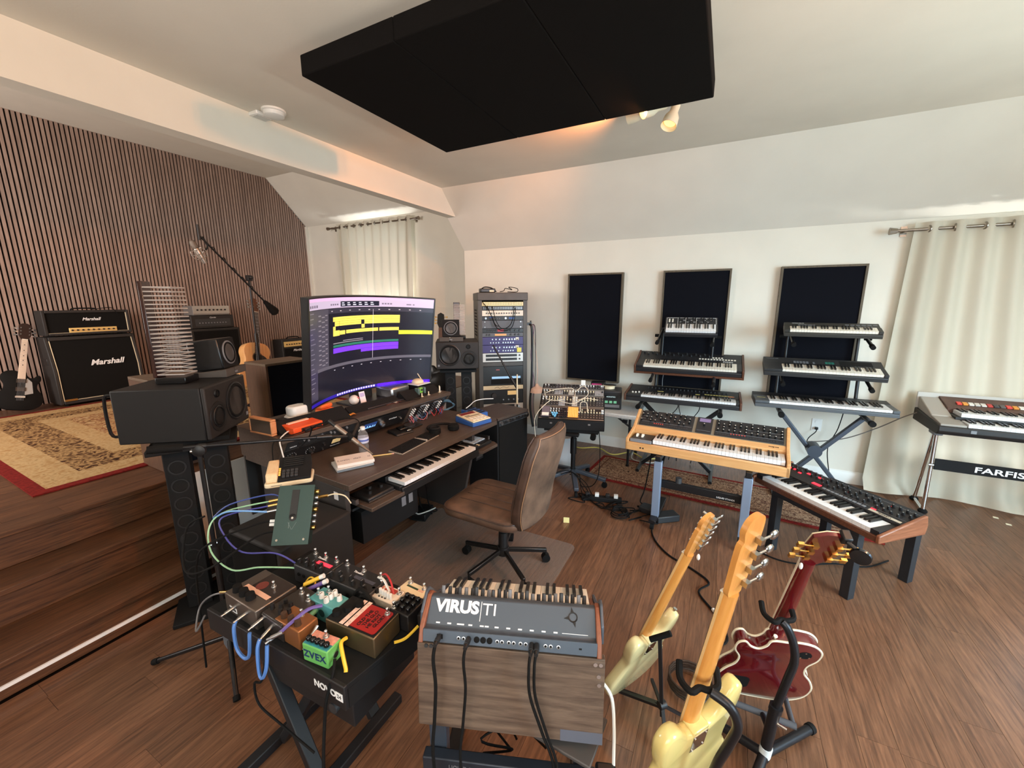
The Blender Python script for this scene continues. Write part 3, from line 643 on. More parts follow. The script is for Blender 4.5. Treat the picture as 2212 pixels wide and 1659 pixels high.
# ---- microphone on boom stand
o = thing('microphone_stand', 'tall black boom microphone stand standing in the alcove', 'microphone stand', (-4.55, 2.70, 0.572))
part(o, 'pole', G().cyl((0, 0, 0.05), (0, 0, 0.75), 0.014).cyl((0, 0, 0.75), (0, 0, 1.37), 0.010), STEELB)
part(o, 'clutch', G().cyl((0, 0, 0.70), (0, 0, 0.80), 0.02), BLACK)
part(o, 'base', G().lathe([(0.17, 0), (0.17, 0.012), (0.15, 0.022), (0.02, 0.035), (0.016, 0.06)], 30), STEELB)
part(o, 'boom_clamp', G().cb((0, 0, 1.385), (0.05, 0.05, 0.06)).cyl((-0.03, 0, 1.39), (0.06, 0, 1.39), 0.018), BLACK, 0.006)
A = Vector((0.02, -0.42, 1.75)); Bm = Vector((0.0, 0.24, 1.03))
part(o, 'boom_arm', G().cyl(A, Bm, 0.009), STEELB)
part(o, 'counterweight', G().lathe([(0.016, -0.02), (0.022, 0.0), (0.046, 0.11), (0.046, 0.15), (0.03, 0.165), (0.001, 0.166)], 18, M=T(*(Bm + (A - Bm) * 0.14)) @ (Bm - A).to_track_quat('Z', 'Y').to_matrix().to_4x4()), RUBBER)
part(o, 'cable_wrap', G().tube(smooth([A + (Bm - A) * q + Vector((0.018 * math.cos(q * 50), 0.01, 0.018 * math.sin(q * 50))) for q in [i / 22 for i in range(18)]], 3), 0.004), RUBBER)
o = thing('condenser_microphone', 'silver studio microphone hanging in a wire shock mount from the alcove boom', 'microphone', (-4.53, 2.24, 2.18), 0)
mm = T(0, 0, 0) @ RX(24)
part(o, 'body', G().lathe([(0.001, -0.115), (0.022, -0.112), (0.024, -0.08), (0.026, 0.02), (0.024, 0.03)], 18, mm), mat('nickel_mic', (168, 158, 148), 0.35, 0.9))
part(o, 'mesh_head', G().lathe([(0.024, 0.03), (0.028, 0.04), (0.028, 0.085), (0.018, 0.105), (0.001, 0.108)], 18, mm), mat('mesh_grey', (128, 118, 108), 0.5, 0.7, bump=0.8, bs=900))
sm = G(mm)
for zz, rr in ((-0.06, 0.055), (0.02, 0.06), (-0.02, 0.066)):
    sm.tube([(rr * math.cos(a * 0.3927), rr * math.sin(a * 0.3927), zz) for a in range(16)], 0.0028, 5, True)
for a in range(8): sm.tube([(0.055 * math.cos(a * 0.785), 0.055 * math.sin(a * 0.785), -0.06), (0.066 * math.cos(a * 0.785), 0.066 * math.sin(a * 0.785), -0.02), (0.06 * math.cos(a * 0.785), 0.06 * math.sin(a * 0.785), 0.02)], 0.0028, 5)
part(o, 'shock_mount', sm, mat('nickel_wire', (170, 160, 150), 0.35, 0.8))
part(o, 'swivel', G().tube(smooth([(0, 0.06, 0.01), (0, 0.09, 0.06), (0, 0.06, 0.12), (0, 0.03, 0.15)], 4), 0.008).cyl((0, 0.03, 0.11), (0, 0.03, 0.25), 0.011), BLACK)
# ================================================================== MONITORS AND DESK
MONB = mat('monitor_black', (26, 25, 25), 0.55, spec=0.35)
MONF = mat('monitor_baffle', (40, 37, 36), 0.55, spec=0.35)
def studio_monitor(label, loc, rz, mirrored, grp):
    o = thing('studio_monitor', label, 'loudspeaker', loc, rz, group=grp)
    W, D, H = 0.43, 0.42, 0.278
    f = (lambda x: W - x) if mirrored else (lambda x: x)
    part(o, 'cabinet', G().box(0, W, 0.022, D, 0, H), MONB, 0.006)
    part(o, 'baffle', G().box(0.001, W - 0.001, 0.0, 0.022, 0.001, H - 0.001), MONF, 0.008)
    driver(o, f(0.295), 0.145, 0.098, 0.0, (70, 66, 62))
    driver(o, f(0.10), 0.105, 0.052, 0.0, (60, 58, 54), 'midrange', 0.62, rough=0.35)
    part(o, 'waveguide', G().lathe([(0.082, -0.002), (0.080, 0.004), (0.062, 0.004), (0.060, -0.001)], 36, T(f(0.10), 0, 0.105) @ RX(90)), MONB)
    driver(o, f(0.105), 0.228, 0.020, 0.0, (30, 30, 30), 'tweeter', 0.7)
    part(o, 'badge', G().box(f(0.405) - 0.01, f(0.405) + 0.01, -0.002, 0, 0.03, 0.05), GREY)
    return o
lm = studio_monitor('large black studio monitor on a dark stand at the left of the desk', (-2.31, 1.075, 1.0), 126.6, False, 'studio monitors')
part(lm, 'rear_handle', G().tube(smooth([(0.02, 0.42, 0.25), (0.02, 0.46, 0.235), (0.02, 0.46, 0.06), (0.02, 0.42, 0.04)], 4), 0.008), STEELB)
rmn = studio_monitor('large black studio monitor on a dark stand at the right of the desk', (-2.557, 3.276, 1.028), 35.1, True, 'studio monitors')
def small_speaker(label, base_label, loc, rz):
    c, s = math.cos(R_(rz)), math.sin(R_(rz))
    o = thing('speaker_pad', base_label, 'speaker pad', loc, rz, group='grey speaker pads')
    part(o, 'pad', G().ext([(0, 0), (0.20, 0), (0.20, 0.022), (0.0, 0.045)], 0, 0.10), mat('grey_foam', (84, 80, 76), 0.9, spec=0.1), 0.004)
    part(o, 'pad', G().ext([(0, 0), (0.20, 0), (0.20, 0.022), (0.0, 0.045)], 0.11, 0.24), MATS['grey_foam'], 0.004)
    part(o, 'label_plate', G().box(0.10, 0.13, -0.001, 0.001, 0.014, 0.024), GREY)
    x, y = loc[0] + c * 0.03 - s * 0.02, loc[1] + s * 0.03 + c * 0.02
    o = thing('cube_speaker', label, 'loudspeaker', (x, y, loc[2] + 0.046), rz, rx=-6.0, group='small cube speakers')
    part(o, 'cabinet', G().box(0, 0.175, 0.004, 0.17, 0, 0.175), mat('gloss_black', (20, 20, 21), 0.25), 0.008)
    part(o, 'baffle', G().box(0.003, 0.172, 0, 0.004, 0.003, 0.172), MATTE)
    driver(o, 0.0875, 0.0875, 0.062, 0.0, (96, 92, 88), ring=GREY, rough=0.45)
small_speaker('small black cube speaker with one cone on the left monitor', 'grey wedge pad under the cube speaker on the left monitor', (-2.52, 1.30, 1.279), 126.6)
small_speaker('small black cube speaker with one cone on the right monitor', 'grey wedge pad under the cube speaker on the right monitor', (-2.545, 3.325, 1.307), 35.1)
# ---- CD towers
def cd_tower(label, loc, rz, H, n, grp):
    o = thing('disc_tower', label, 'disc rack', loc, rz, group=grp)
    part(o, 'base', G().box(0, 0.125, 0, 0.145, 0, 0.035), mat('gloss_black', (20, 20, 21), 0.25), 0.004)
    part(o, 'back_column', G().box(0.0, 0.07, 0.13, 0.15, 0.035, H + 0.03), mat('dark_red_lacquer', (48, 22, 20), 0.25, coat=0.5), 0.003)
    for k in range(n):
        z = 0.05 + (H - 0.05) * k / (n - 1)
        part(o, 'wire_rung', G().tube([(0.005, 0.13, z), (0.005, 0.004, z), (0.12, 0.004, z), (0.12, 0.13, z), (0.005, 0.13, z)], 0.0036, 6), mat('bright_wire', (214, 208, 204), 0.35, 0.5))
cd_tower('tall wire compact disc tower standing on the left monitor', tuple((T(-2.31, 1.075, 1.279) @ RZ(126.6) @ T(0.14, 0.155, 0)).to_translation()), 126.6, 0.50, 22, 'disc towers')
cd_tower('wire compact disc tower beside the equipment rack behind the right monitor', (-2.60, 3.66, 1.307), 35, 0.36, 22, 'disc towers')
# guitar head poking out behind the right monitor
o = thing('hanging_guitar', 'guitar headstock showing above the cube speaker by the right monitor', 'guitar', (-2.86, 3.72, 0.62), 20)
part(o, 'body', rounded_body([(x, y) for x, y in STRAT], 0.045)[0], mat('gloss_black', (20, 20, 21), 0.25), M=RX(82), ang=60)
part(o, 'neck', G().box(-0.024, 0.024, 0.30, 0.80, -0.010, 0.012, RX(82)), MAHO)
part(o, 'headstock', G().prism([(-0.022, 0.80), (0.022, 0.80), (0.042, 0.85), (0.036, 0.95), (0, 0.97), (-0.036, 0.95), (-0.042, 0.85)], -0.008, 0.008, RX(82)), mat('gloss_black', (20, 20, 21), 0.25))
for s in (-1, 1):
    for k in range(3): part(o, 'tuner', G(RX(82)).cyl((s * 0.03, 0.85 + k * 0.035, -0.01), (s * 0.065, 0.85 + k * 0.035, -0.01), 0.003, n=6).cb((s * 0.068, 0.85 + k * 0.035, -0.01), (0.014, 0.018, 0.01)), GOLD)
# ---- monitor stands
def mon_stand(label, cx, cy, rz, H, grp, cols=2):
    o = thing('speaker_stand', label, 'speaker stand', (cx, cy, 0), rz, group=grp)
    part(o, 'base_plate', G().box(-0.20, 0.20, -0.17, 0.19, 0, 0.022), MATTE, 0.004)
    part(o, 'top_plate', G().box(-0.19, 0.19, -0.13, 0.17, H - 0.05, H - 0.022), MATTE, 0.004)
    part(o, 'isolation_pad', G().box(-0.16, 0.16, -0.10, 0.14, H - 0.022, H - 0.001), RUBBER)
    for sx in (-0.085, 0.085):
        c = part(o, 'column', G().box(sx - 0.055, sx + 0.055, -0.05, 0.06, 0.022, H - 0.05), MATTE, 0.004)
        for k in range(8):
            z = 0.13 + k * (H - 0.28) / 7
            part(c, 'port_ring', G().lathe([(0.040, -0.001), (0.040, 0.003), (0.032, 0.003), (0.031, -0.001)], 24, T(sx, -0.051, z) @ RX(90)), BLACK)
            part(c, 'port', G().cyl((sx, -0.0505, z), (sx, -0.0515, z), 0.031, n=24), mat('port_dark', (6, 6, 6), 0.9))
            part(c, 'port', G().cyl((sx + math.copysign(0.0555, sx), 0.005, z), (sx + math.copysign(0.057, sx), 0.005, z), 0.034, n=24), MATS['port_dark'])
mon_stand('black twin-column speaker stand with round holes under the left monitor', -2.50, 1.085, 60, 1.0, 'speaker stands')
mon_stand('black twin-column speaker stand with round holes under the right monitor', -2.50, 3.575, 35, 1.028, 'speaker stands')

# ---- desk (local: x along the front edge, y away from the chair)
DL = (-1.726, 1.414, 0); DR = 85.7
DM = T(*DL) @ RZ(DR)
def dw(x, y, z): v = DM @ Vector((x, y, z)); return (v.x, v.y, v.z)
DTOP = wood('dark_walnut_desk', (66, 54, 46), (88, 74, 64), 'x', 5, 0.45, grain=18)
DSIDE = mat('desk_side_grey', (58, 54, 52), 0.6)
d = thing('studio_desk', 'dark walnut studio desk with raised rack shelf and keyboard tray', 'desk', DL, DR)
part(d, 'desktop', G().prism([(0.0, 0.0), (1.44, 0.0), (1.50, 0.05), (1.50, 0.98), (-0.05, 0.98), (-0.05, 0.34), (0.0, 0.31)], 0.695, 0.73), DTOP, 0.003)
part(d, 'upper_shelf', G().box(-0.07, 1.43, 0.48, 1.02, 0.895, 0.925), DTOP, 0.003)
for x in (-0.06, 0.455, 0.955, 1.40):
    part(d, 'rack_cheek', G().ext([(0.60, 0.73), (1.0, 0.73), (1.0, 0.895), (0.485, 0.895)], x, x + 0.025), DTOP, 0.001)
part(d, 'back_panel', G().box(-0.05, 1.42, 0.985, 1.0, 0.30, 0.895), DSIDE)
for x in (0.0, 1.15): part(d, 'leg_panel', G().ext([(0.18, 0.0), (0.90, 0.0), (0.90, 0.695), (0.04, 0.695), (0.04, 0.56)], x, x + 0.03), DSIDE, 0.002)
part(d, 'keyboard_tray', G().prism([(0.06, -0.10), (0.30, -0.10), (0.33, -0.06), (0.33, 0.40), (0.06, 0.40)], 0.575, 0.597), DTOP, 0.002)
part(d, 'keyboard_tray', G().prism([(1.05, -0.06), (1.08, -0.11), (1.28, -0.11), (1.31, -0.06), (1.31, 0.40), (1.05, 0.40)], 0.575, 0.597), DTOP, 0.002)
part(d, 'tray_bed', G().box(0.33, 1.05, 0.10, 0.40, 0.545, 0.567), DTOP)
for x in (0.035, 1.31): part(d, 'tray_runner', G().box(x, x + 0.02, 0.0, 0.40, 0.60, 0.63), METAL)
part(d, 'label_tag', G().box(-0.002, 0.0, 0.10, 0.135, 0.62, 0.665), TEXTW)
# ---- keys
def keybed(parent, x0, y0, z, n, kw=0.0235, depth=0.14, each=True, wm=None, first=0, bl=0.09, h=0.018, M=None):
    """white keys from x0; first = index in C major of the lowest white key; front edge at y0"""
    wm = wm or KEYW
    g1 = G().box(0.0006, kw - 0.0006, 0, depth, -h, 0); g2 = G().ext([(0, 0), (bl, 0), (bl, 0.012), (0.006, 0.011), (0, 0.004)], -kw * 0.24, kw * 0.24)
    bx = [i for i in range(n - 1) if (first + i) % 7 in (0, 1, 3, 4, 5)]
    B0 = M if M is not None else Matrix.Identity(4)
    if each:
        m1 = mesh_of('white_key', g1, wm); m2 = mesh_of('black_key', g2, KEYB)
        for i in range(n): link('white_key', m1, parent, B0 @ T(x0 + i * kw, y0, z))
        for i in bx: link('black_key', m2, parent, B0 @ T(x0 + (i + 1) * kw, y0 + depth - bl, z))
    else:
        a = G(); b = G()
        for i in range(n): a.add(g1.v, g1.f, B0 @ T(x0 + i * kw, y0, z))
        for i in bx: b.add(g2.v, g2.f, B0 @ T(x0 + (i + 1) * kw, y0 + depth - bl, z))
        part(parent, 'white_keys', a, wm, kind='stuff'); part(parent, 'black_keys', b, KEYB, kind='stuff')
k = thing('midi_keyboard', 'black controller keyboard on the pull-out tray of the desk', 'keyboard', dw(0.31, -0.085, 0.570), DR)
part(k, 'case', G().box(-0.02, 0.74, 0.012, 0.28, 0, 0.055).box(-0.02, 0.74, -0.012, 0.012, 0, 0.05), BLACK, 0.004)
keybed(k, 0.0, -0.008, 0.080, 30, each=True, h=0.022)
part(k, 'end_block', G().box(0.707, 0.74, -0.01, 0.28, 0.055, 0.084), BLACK, 0.003)
part(k, 'control_strip', G().box(-0.02, 0.74, 0.135, 0.28, 0.055, 0.088), BLACK)
o = thing('pad_controller', 'flat grey pad controller on the right wing of the keyboard tray', 'controller', dw(1.07, -0.06, 0.598), DR)
part(o, 'case', G().box(0, 0.20, 0, 0.22, 0, 0.025), BLACK, 0.004)
for i in range(4):
    for j in range(4): part(o, 'pad', G().box(0.03 + i * 0.042, 0.066 + i * 0.042, 0.06 + j * 0.038, 0.092 + j * 0.038, 0.025, 0.031), mat('pale_blue_pad', (176, 196, 214), 0.6))
part(o, 'label', G().box(0.01, 0.06, 0.008, 0.04, 0.025, 0.026), CREAM)
o = thing('hard_drive', 'black game-style controller box with knobs on the left wing of the tray', 'controller', dw(0.09, -0.04, 0.598), DR)
part(o, 'case', G().box(0, 0.19, 0, 0.15, 0, 0.028), BLACK, 0.01)
part(o, 'trim_strip', G().box(0.0, 0.19, -0.003, 0, 0.004, 0.010), METAL)
for x, yy in ((0.05, 0.05), (0.09, 0.10), (0.14, 0.06)): part(o, 'knob', G().cyl((x, yy, 0.028), (x, yy, 0.045), 0.012), BLACK)
o = thing('rack_unit', 'black power amplifier with vents mounted below the left desk tray', 'rack unit', dw(0.08, 0.02, 0.33), DR)
part(o, 'chassis', G().box(0, 0.44, 0.0, 0.40, 0, 0.20), MATTE, 0.003)
for x in (0.30, 0.36): part(o, 'label', G().box(x, x + 0.035, -0.002, 0, 0.10, 0.16), GREY)
part(o, 'bracket', G().box(-0.02, 0.46, 0.05, 0.10, 0.20, 0.214), METAL)
# ---- rack gear in the desk shelf (front face slopes with the cheeks)
RKM = T(0, 0.600, 0.733) @ RX(math.degrees(math.atan2(0.115, 0.165)))   # rack plane: x along, z up the slope, -y outward
def desk_rack(name, label, x0, x1, z0, z1, m, cat='rack unit'):
    o = thing(name, label, cat); o.matrix_world = DM @ RKM @ T(x0, 0, z0)
    part(o, 'chassis', G().box(0.004, x1 - x0 - 0.004, 0.012, 0.18, 0.004, z1 - z0 - 0.004), MATTE)
    part(o, 'faceplate', G().box(0, x1 - x0, 0.004, 0.012, 0, z1 - z0), m, 0.001)
    return o
def rknob(o, x, z, r, m=BLACK, h=0.018, cap=None):
    k = part(o, 'knob', G().cyl((x, 0.004, z), (x, 0.004 - h, z), r, r * 0.9, 16), m)
    if cap: part(k, 'cap', G().cyl((x, 0.004 - h, z), (x, 0.003 - h, z), r * 0.55, n=12), cap)
o = desk_rack('compressor', 'black two-space compressor with large marked knobs in the left desk bay', -0.033, 0.452, 0.0, 0.112, mat('panel_black', (30, 31, 32), 0.4))
for x in (0.06, 0.185): 
    rknob(o, x, 0.045, 0.017, BLACK, 0.024, METAL)
    tk = G()
    for a in range(11):
        t = R_(-225 + 27 * a); tk.cb((x + 0.030 * math.cos(t), 0.0035, 0.045 - 0.030 * math.sin(t)), (0.003, 0.001, 0.003))
    part(o, 'dial_marks', tk, TEXTW, kind='stuff')
for x, z in ((0.27, 0.03), (0.27, 0.075)): rknob(o, x, z, 0.008, BLACK, 0.016, METAL)
part(o, 'meter', G().box(0.335, 0.40, 0.002, 0.004, 0.045, 0.085), mat('vu_cream', (232, 200, 140), 0.5, emit=0.25))
part(o, 'meter_frame', G().box(0.33, 0.405, 0.003, 0.0045, 0.038, 0.09), MATTE)
text(o, 'lettering', 'PRECISION COMP', 0.009, T(0.37, 0.0035, 0.020) @ FRONT, TEXTW)
o = desk_rack('rack_unit', 'slim black rack unit with small knobs above the desk compressor', -0.033, 0.452, 0.118, 0.198, mat('panel_grey', (44, 46, 48), 0.45))
for i in range(12): rknob(o, 0.08 + i * 0.03, 0.045 + 0.012 * (i % 2), 0.007, GREY if i % 3 else BLACK, 0.012)
text(o, 'lettering', 'WARM', 0.014, T(0.05, 0.0035, 0.018) @ FRONT, TEXTW)
o = desk_rack('audio_interface', 'black audio interface with blue display and large silver volume knob in the middle desk bay', 0.482, 0.952, 0.03, 0.165, mat('panel_black', (30, 31, 32), 0.4))
part(o, 'display', G().box(0.06, 0.17, 0.002, 0.004, 0.055, 0.105), mat('blue_display', (40, 66, 120), 0.2, emit=0.6))
dg = G()
for i in range(10): dg.box(0.068 + i * 0.010, 0.074 + i * 0.010, 0.0012, 0.002, 0.06, 0.064 + 0.03 * random.random())
part(o, 'display_bars', dg, mat('cyan_light', (150, 210, 255), 0.3, emit=0.8), kind='stuff')
part(o, 'button', G().cyl((0.035, 0.004, 0.06), (0.035, -0.002, 0.06), 0.014, n=16), IVORY)
rknob(o, 0.225, 0.068, 0.026, METAL, 0.026, GREY)
text(o, 'lettering', 'antelope', 0.022, T(0.33, 0.0035, 0.085) @ FRONT, TEXTW)
rknob(o, 0.425, 0.05, 0.009, METAL, 0.010)
o = desk_rack('patch_synth', 'small modular synthesizer row tangled with red and blue patch cables in the right desk bay', 0.982, 1.398, 0.0, 0.185, mat('alu_panel', (178, 180, 184), 0.4, 0.6))
part(o, 'rail', G().box(0, 0.416, -0.002, 0.004, 0.172, 0.185), METAL); part(o, 'rail', G().box(0, 0.416, -0.002, 0.004, 0.0, 0.012), METAL)
mc = [(40, 42, 46), (30, 30, 32), (196, 198, 200), (60, 64, 72), (34, 36, 44), (150, 152, 156), (28, 28, 30), (44, 52, 66)]
for i in range(8):
    md = part(o, 'module', G().box(0.002 + i * 0.052, 0.05 + i * 0.052, 0.0015, 0.004, 0.013, 0.171), mat('module_%d' % i, mc[i], 0.45))
    kn = G(); jk = G()
    for a in range(2):
        for b in range(4): kn.cyl((0.014 + i * 0.052 + a * 0.024, 0.0015, 0.085 + b * 0.022), (0.014 + i * 0.052 + a * 0.024, -0.012, 0.085 + b * 0.022), 0.006, n=8)
        for b in range(3): jk.cyl((0.014 + i * 0.052 + a * 0.024, 0.0015, 0.026 + b * 0.018), (0.014 + i * 0.052 + a * 0.024, -0.002, 0.026 + b * 0.018), 0.0048, n=8)
    part(md, 'knobs', kn, WHITE if i % 3 == 0 else BLACK, kind='stuff'); part(md, 'jacks', jk, METAL, kind='stuff')
rng = random.Random(5)
cc = [mat('red_cable', (190, 48, 52), 0.45), mat('pink_cable', (222, 120, 128), 0.45), mat('blue_cable', (60, 110, 190), 0.45), mat('grey_cable', (120, 140, 150), 0.45), mat('black_cable', (22, 22, 24), 0.5)]
for i in range(14):
    x0 = 0.02 + rng.random() * 0.38; x1 = min(0.40, max(0.02, x0 + (rng.random() - 0.5) * 0.22)); z0 = 0.03 + rng.random() * 0.05; z1 = 0.03 + rng.random() * 0.05; q = 0.03 + rng.random() * 0.03
    part(o, 'patch_cable', G().tube(smooth([(x0, 0, z0), (x0, -q * 0.6, z0 - 0.005), ((x0 + x1) / 2, -q, min(z0, z1) - 0.01 - 0.02 * rng.random()), (x1, -q * 0.6, z1), (x1, 0, z1)], 5), 0.0022, 5), cc[i % 5])
for i in range(3):
    part(o, 'patch_cable', G().tube(smooth([(0.39, 0.0, 0.15 - i * 0.01), (0.42, -0.03, 0.17 - i * 0.01), (0.50 + i * 0.012, -0.05, 0.10), (0.49, -0.03, 0.05 - i * 0.01), (0.42, -0.02, 0.04)], 6), 0.0025, 5), mat('steel_blue_cable', (96, 130, 150), 0.45))
# ---- curved display
def screen_pt(u, v, off=0.0):
    """u 0..1 left to right, v 0..1 bottom to top, off toward the viewer; concave arc, leaning toward the chair"""
    Wd, Hd, Rr = 1.215, 0.735, 1.05
    a = (u - 0.5) * Wd / Rr; x = Rr * math.sin(a); y = Rr * math.cos(a) - Rr * math.cos(0.5 * Wd / Rr); z = (v - 0.5) * Hd
    x -= off * math.sin(a); y -= off * math.cos(a)
    t = R_(7.5); return (x, y * math.cos(t) - z * math.sin(t), y * math.sin(t) + z * math.cos(t))
ds = thing('curved_display', 'very large curved computer display showing a music arrangement on the desk', 'display')
ds.matrix_world = DM @ T(0.835, 0.655, 1.357) @ RZ(0)
def spatch(u0, u1, v0, v1, off, nu=None):
    nu = nu or max(1, int((u1 - u0) * 40))
    return lambda g: g.grid(lambda a, b: screen_pt(u0 + (u1 - u0) * a, v0 + (v1 - v0) * b, off), nu, 1)
def slab(u0, u1, v0, v1, o0, o1, nu=32):
    g = G(); v = []; f = []
    for i in range(nu + 1):
        u = u0 + (u1 - u0) * i / nu
        v += [screen_pt(u, v0, o0), screen_pt(u, v1, o0), screen_pt(u, v1, o1), screen_pt(u, v0, o1)]
    for i in range(nu):
        for j in range(4): f.append((i * 4 + j, i * 4 + (j + 1) % 4, i * 4 + 4 + (j + 1) % 4, i * 4 + 4 + j))
    f += [(0, 1, 2, 3), (nu * 4 + 3, nu * 4 + 2, nu * 4 + 1, nu * 4)]
    return g.add(v, f)
part(ds, 'housing', slab(-0.006, 1.006, -0.008, 1.008, -0.045, -0.001), BLACK)
part(ds, 'bezel', slab(-0.006, 1.006, -0.008, 0.004, -0.003, 0.004), BLACK); part(ds, 'bezel', slab(-0.006, 1.006, 0.994, 1.008, -0.003, 0.004), BLACK)
part(ds, 'bezel', slab(-0.006, 0.004, 0.004, 0.994, -0.003, 0.004, 1), BLACK); part(ds, 'bezel', slab(0.996, 1.006, 0.004, 0.994, -0.003, 0.004, 1), BLACK)
def em(name, c, s=1.0): return mat(name, c, 0.25, emit=s)
E_ = 0.75
def scr(name, rects, c, off, s=E_, each=False):
    if each:
        for r in rects:
            g = G(); spatch(*r, off)(g); part(ds, name, g, em('screen_' + name, c, s))
        return
    g = G()
    for r in rects: spatch(*r, off)(g)
    return part(ds, name, g, em('screen_' + name, c, s), kind='stuff' if len(rects) > 2 else None)
scr('screen', [(0.004, 0.996, 0.004, 0.994)], (24, 24, 36), 0.000)
scr('menu_bar', [(0.004, 0.996, 0.965, 0.994)], (214, 170, 214), 0.0006)
scr('toolbar', [(0.004, 0.996, 0.895, 0.965)], (172, 168, 196), 0.0006)
scr('counter_display', [(0.30, 0.60, 0.905, 0.955)], (26, 28, 44), 0.0010)
scr('inspector', [(0.004, 0.085, 0.06, 0.89), (0.085, 0.195, 0.335, 0.89)], (66, 66, 80), 0.0006)
scr('ruler', [(0.195, 0.996, 0.845, 0.89)], (48, 48, 62), 0.0006)
scr('editor_bar', [(0.085, 0.996, 0.315, 0.345)], (84, 84, 96), 0.0008)
scr('editor_side', [(0.004, 0.085, 0.06, 0.32)], (56, 54, 74), 0.0009)
scr('desktop_glow', [(0.60, 0.996, 0.004, 0.035)], (70, 20, 235), 0.0006, 1.1)
scr('desktop_strip', [(0.004, 0.60, 0.004, 0.035)], (40, 26, 150), 0.0006)
yl = [(0.235, 0.755, 0.765, 0.808), (0.25, 0.289, 0.72, 0.763), (0.291, 0.465, 0.72, 0.763), (0.49, 0.755, 0.72, 0.763), (0.468, 0.492, 0.68, 0.718), (0.235, 0.256, 0.68, 0.718), (0.235, 0.29, 0.625, 0.678), (0.292, 0.337, 0.632, 0.672), (0.345, 0.595, 0.637, 0.672), (0.605, 0.75, 0.637, 0.672)]
scr('yellow_clip', yl, (222, 210, 92), 0.0012, 0.85, True)
scr('bright_yellow_clip', [(0.75, 0.995, 0.592, 0.635)], (238, 248, 50), 0.0013, 1.1)
scr('yellow_clip_lines', [(0.237, 0.754, 0.785 , 0.788), (0.252, 0.463, 0.74, 0.743), (0.49, 0.754, 0.74, 0.743), (0.346, 0.594, 0.653, 0.656), (0.606, 0.749, 0.653, 0.656)], (150, 142, 50), 0.0016)
scr('green_clips', [(0.235, 0.75, 0.512, 0.536)], (42, 108, 92), 0.0012)
scr('grey_clip', [(0.235, 0.48, 0.548, 0.556), (0.32, 0.48, 0.566, 0.573)], (130, 130, 140), 0.0012, E_, True)
scr('purple_clip', [(0.235, 0.465, 0.455, 0.505), (0.465, 0.75, 0.462, 0.505), (0.465, 0.75, 0.425, 0.460)], (106, 54, 236), 0.0012, 0.9, True)
scr('playhead', [(0.555, 0.557, 0.345, 0.87)], (200, 200, 215), 0.0018)
rng = random.Random(9); tr = []
for i in range(11):
    v = 0.83 - i * 0.045
    tr += [(0.100, 0.125, v, v + 0.012), (0.132, 0.16, v - 0.014, v - 0.004), (0.165, 0.185, v, v + 0.010)]
scr('track_names', tr, (112, 112, 124), 0.0012)
scr('inspector_text', [(0.015, 0.04 + rng.random() * 0.03, 0.86 - i * 0.045, 0.868 - i * 0.045) for i in range(17)], (104, 104, 120), 0.0012)
scr('ruler_marks', [(0.22 + i * 0.075, 0.232 + i * 0.075, 0.862, 0.870) for i in range(10)] + [(0.24 + i * 0.075, 0.252 + i * 0.075, 0.285, 0.292) for i in range(10)], (170, 170, 180), 0.0012)
scr('toolbar_buttons', [(0.015 + i * 0.022, 0.030 + i * 0.022, 0.912, 0.935) for i in range(4)] + [(0.215 + i * 0.018, 0.227 + i * 0.018, 0.92, 0.935) for i in range(4)] + [(0.62 + i * 0.02, 0.634 + i * 0.02, 0.92, 0.935) for i in range(4)] + [(0.80, 0.835, 0.918, 0.93), (0.845, 0.858, 0.918, 0.93)], (104, 100, 124), 0.0011)
scr('counter_digits', [(0.31 + i * 0.045, 0.335 + i * 0.045, 0.915, 0.925) for i in range(6)] + [(0.31 + i * 0.045, 0.33 + i * 0.045, 0.935, 0.944) for i in range(6)], (190, 200, 220), 0.0014)
scr('dock_icons', [(0.265 + i * 0.020, 0.279 + i * 0.020, 0.012, 0.032) for i in range(16)], (190, 190, 225), 0.0014)
part(ds, 'rear_hub', G().box(-0.11, 0.11, 0.22, 0.30, -0.25, 0.05), BLACK, 0.01)
part(ds, 'stand_post', G().box(-0.10, 0.10, 0.25, 0.29, -0.43, -0.05), BLACK, 0.006)
part(ds, 'stand_base', G().box(-0.20, 0.20, -0.06, 0.32, -0.4315, -0.419), mat('dark_plate', (38, 36, 40), 0.4), 0.004)
# ---- things on the upper shelf (top at 0.925)
ZS = 0.9255
ORG = mat('orange_plastic', (238, 88, 38), 0.4); ORG2 = mat('orange_silicone', (246, 122, 58), 0.55)
o = thing('clock_frame', 'small wooden box clock with dark face at the left end of the desk shelf', 'clock', dw(-0.035, 0.58, ZS), DR + 96)
BEECH = wood('beech', (196, 128, 82), (214, 150, 104), 'x', 6, 0.5)
part(o, 'wooden_case', G().box(0, 0.21, 0, 0.035, 0, 0.012).box(0, 0.21, 0, 0.035, 0.088, 0.10).box(0, 0.012, 0, 0.035, 0.012, 0.088).box(0.198, 0.21, 0, 0.035, 0.012, 0.088), BEECH, 0.005)
part(o, 'face', G().box(0.012, 0.198, 0.004, 0.031, 0.012, 0.088), mat('clock_glass', (78, 68, 58), 0.25))
cable('usb_cable', 'white cable hanging from the wooden box clock down the desk side', [dw(0.02, 0.55, 0.945), dw(-0.03, 0.52, 0.94), dw(-0.075, 0.49, 0.92), dw(-0.085, 0.46, 0.86), dw(-0.09, 0.42, 0.76), dw(-0.10, 0.38, 0.64), dw(-0.11, 0.34, 0.5)], 0.004, WHITE)
o = thing('sequencer_box', 'orange desktop sequencer box with black cables at the front of the desk shelf', 'controller', dw(0.015, 0.495, ZS), DR + 4)
part(o, 'case', G().ext([(0, 0), (0.13, 0), (0.13, 0.05), (0.0, 0.04)], 0, 0.20), ORG, 0.004)
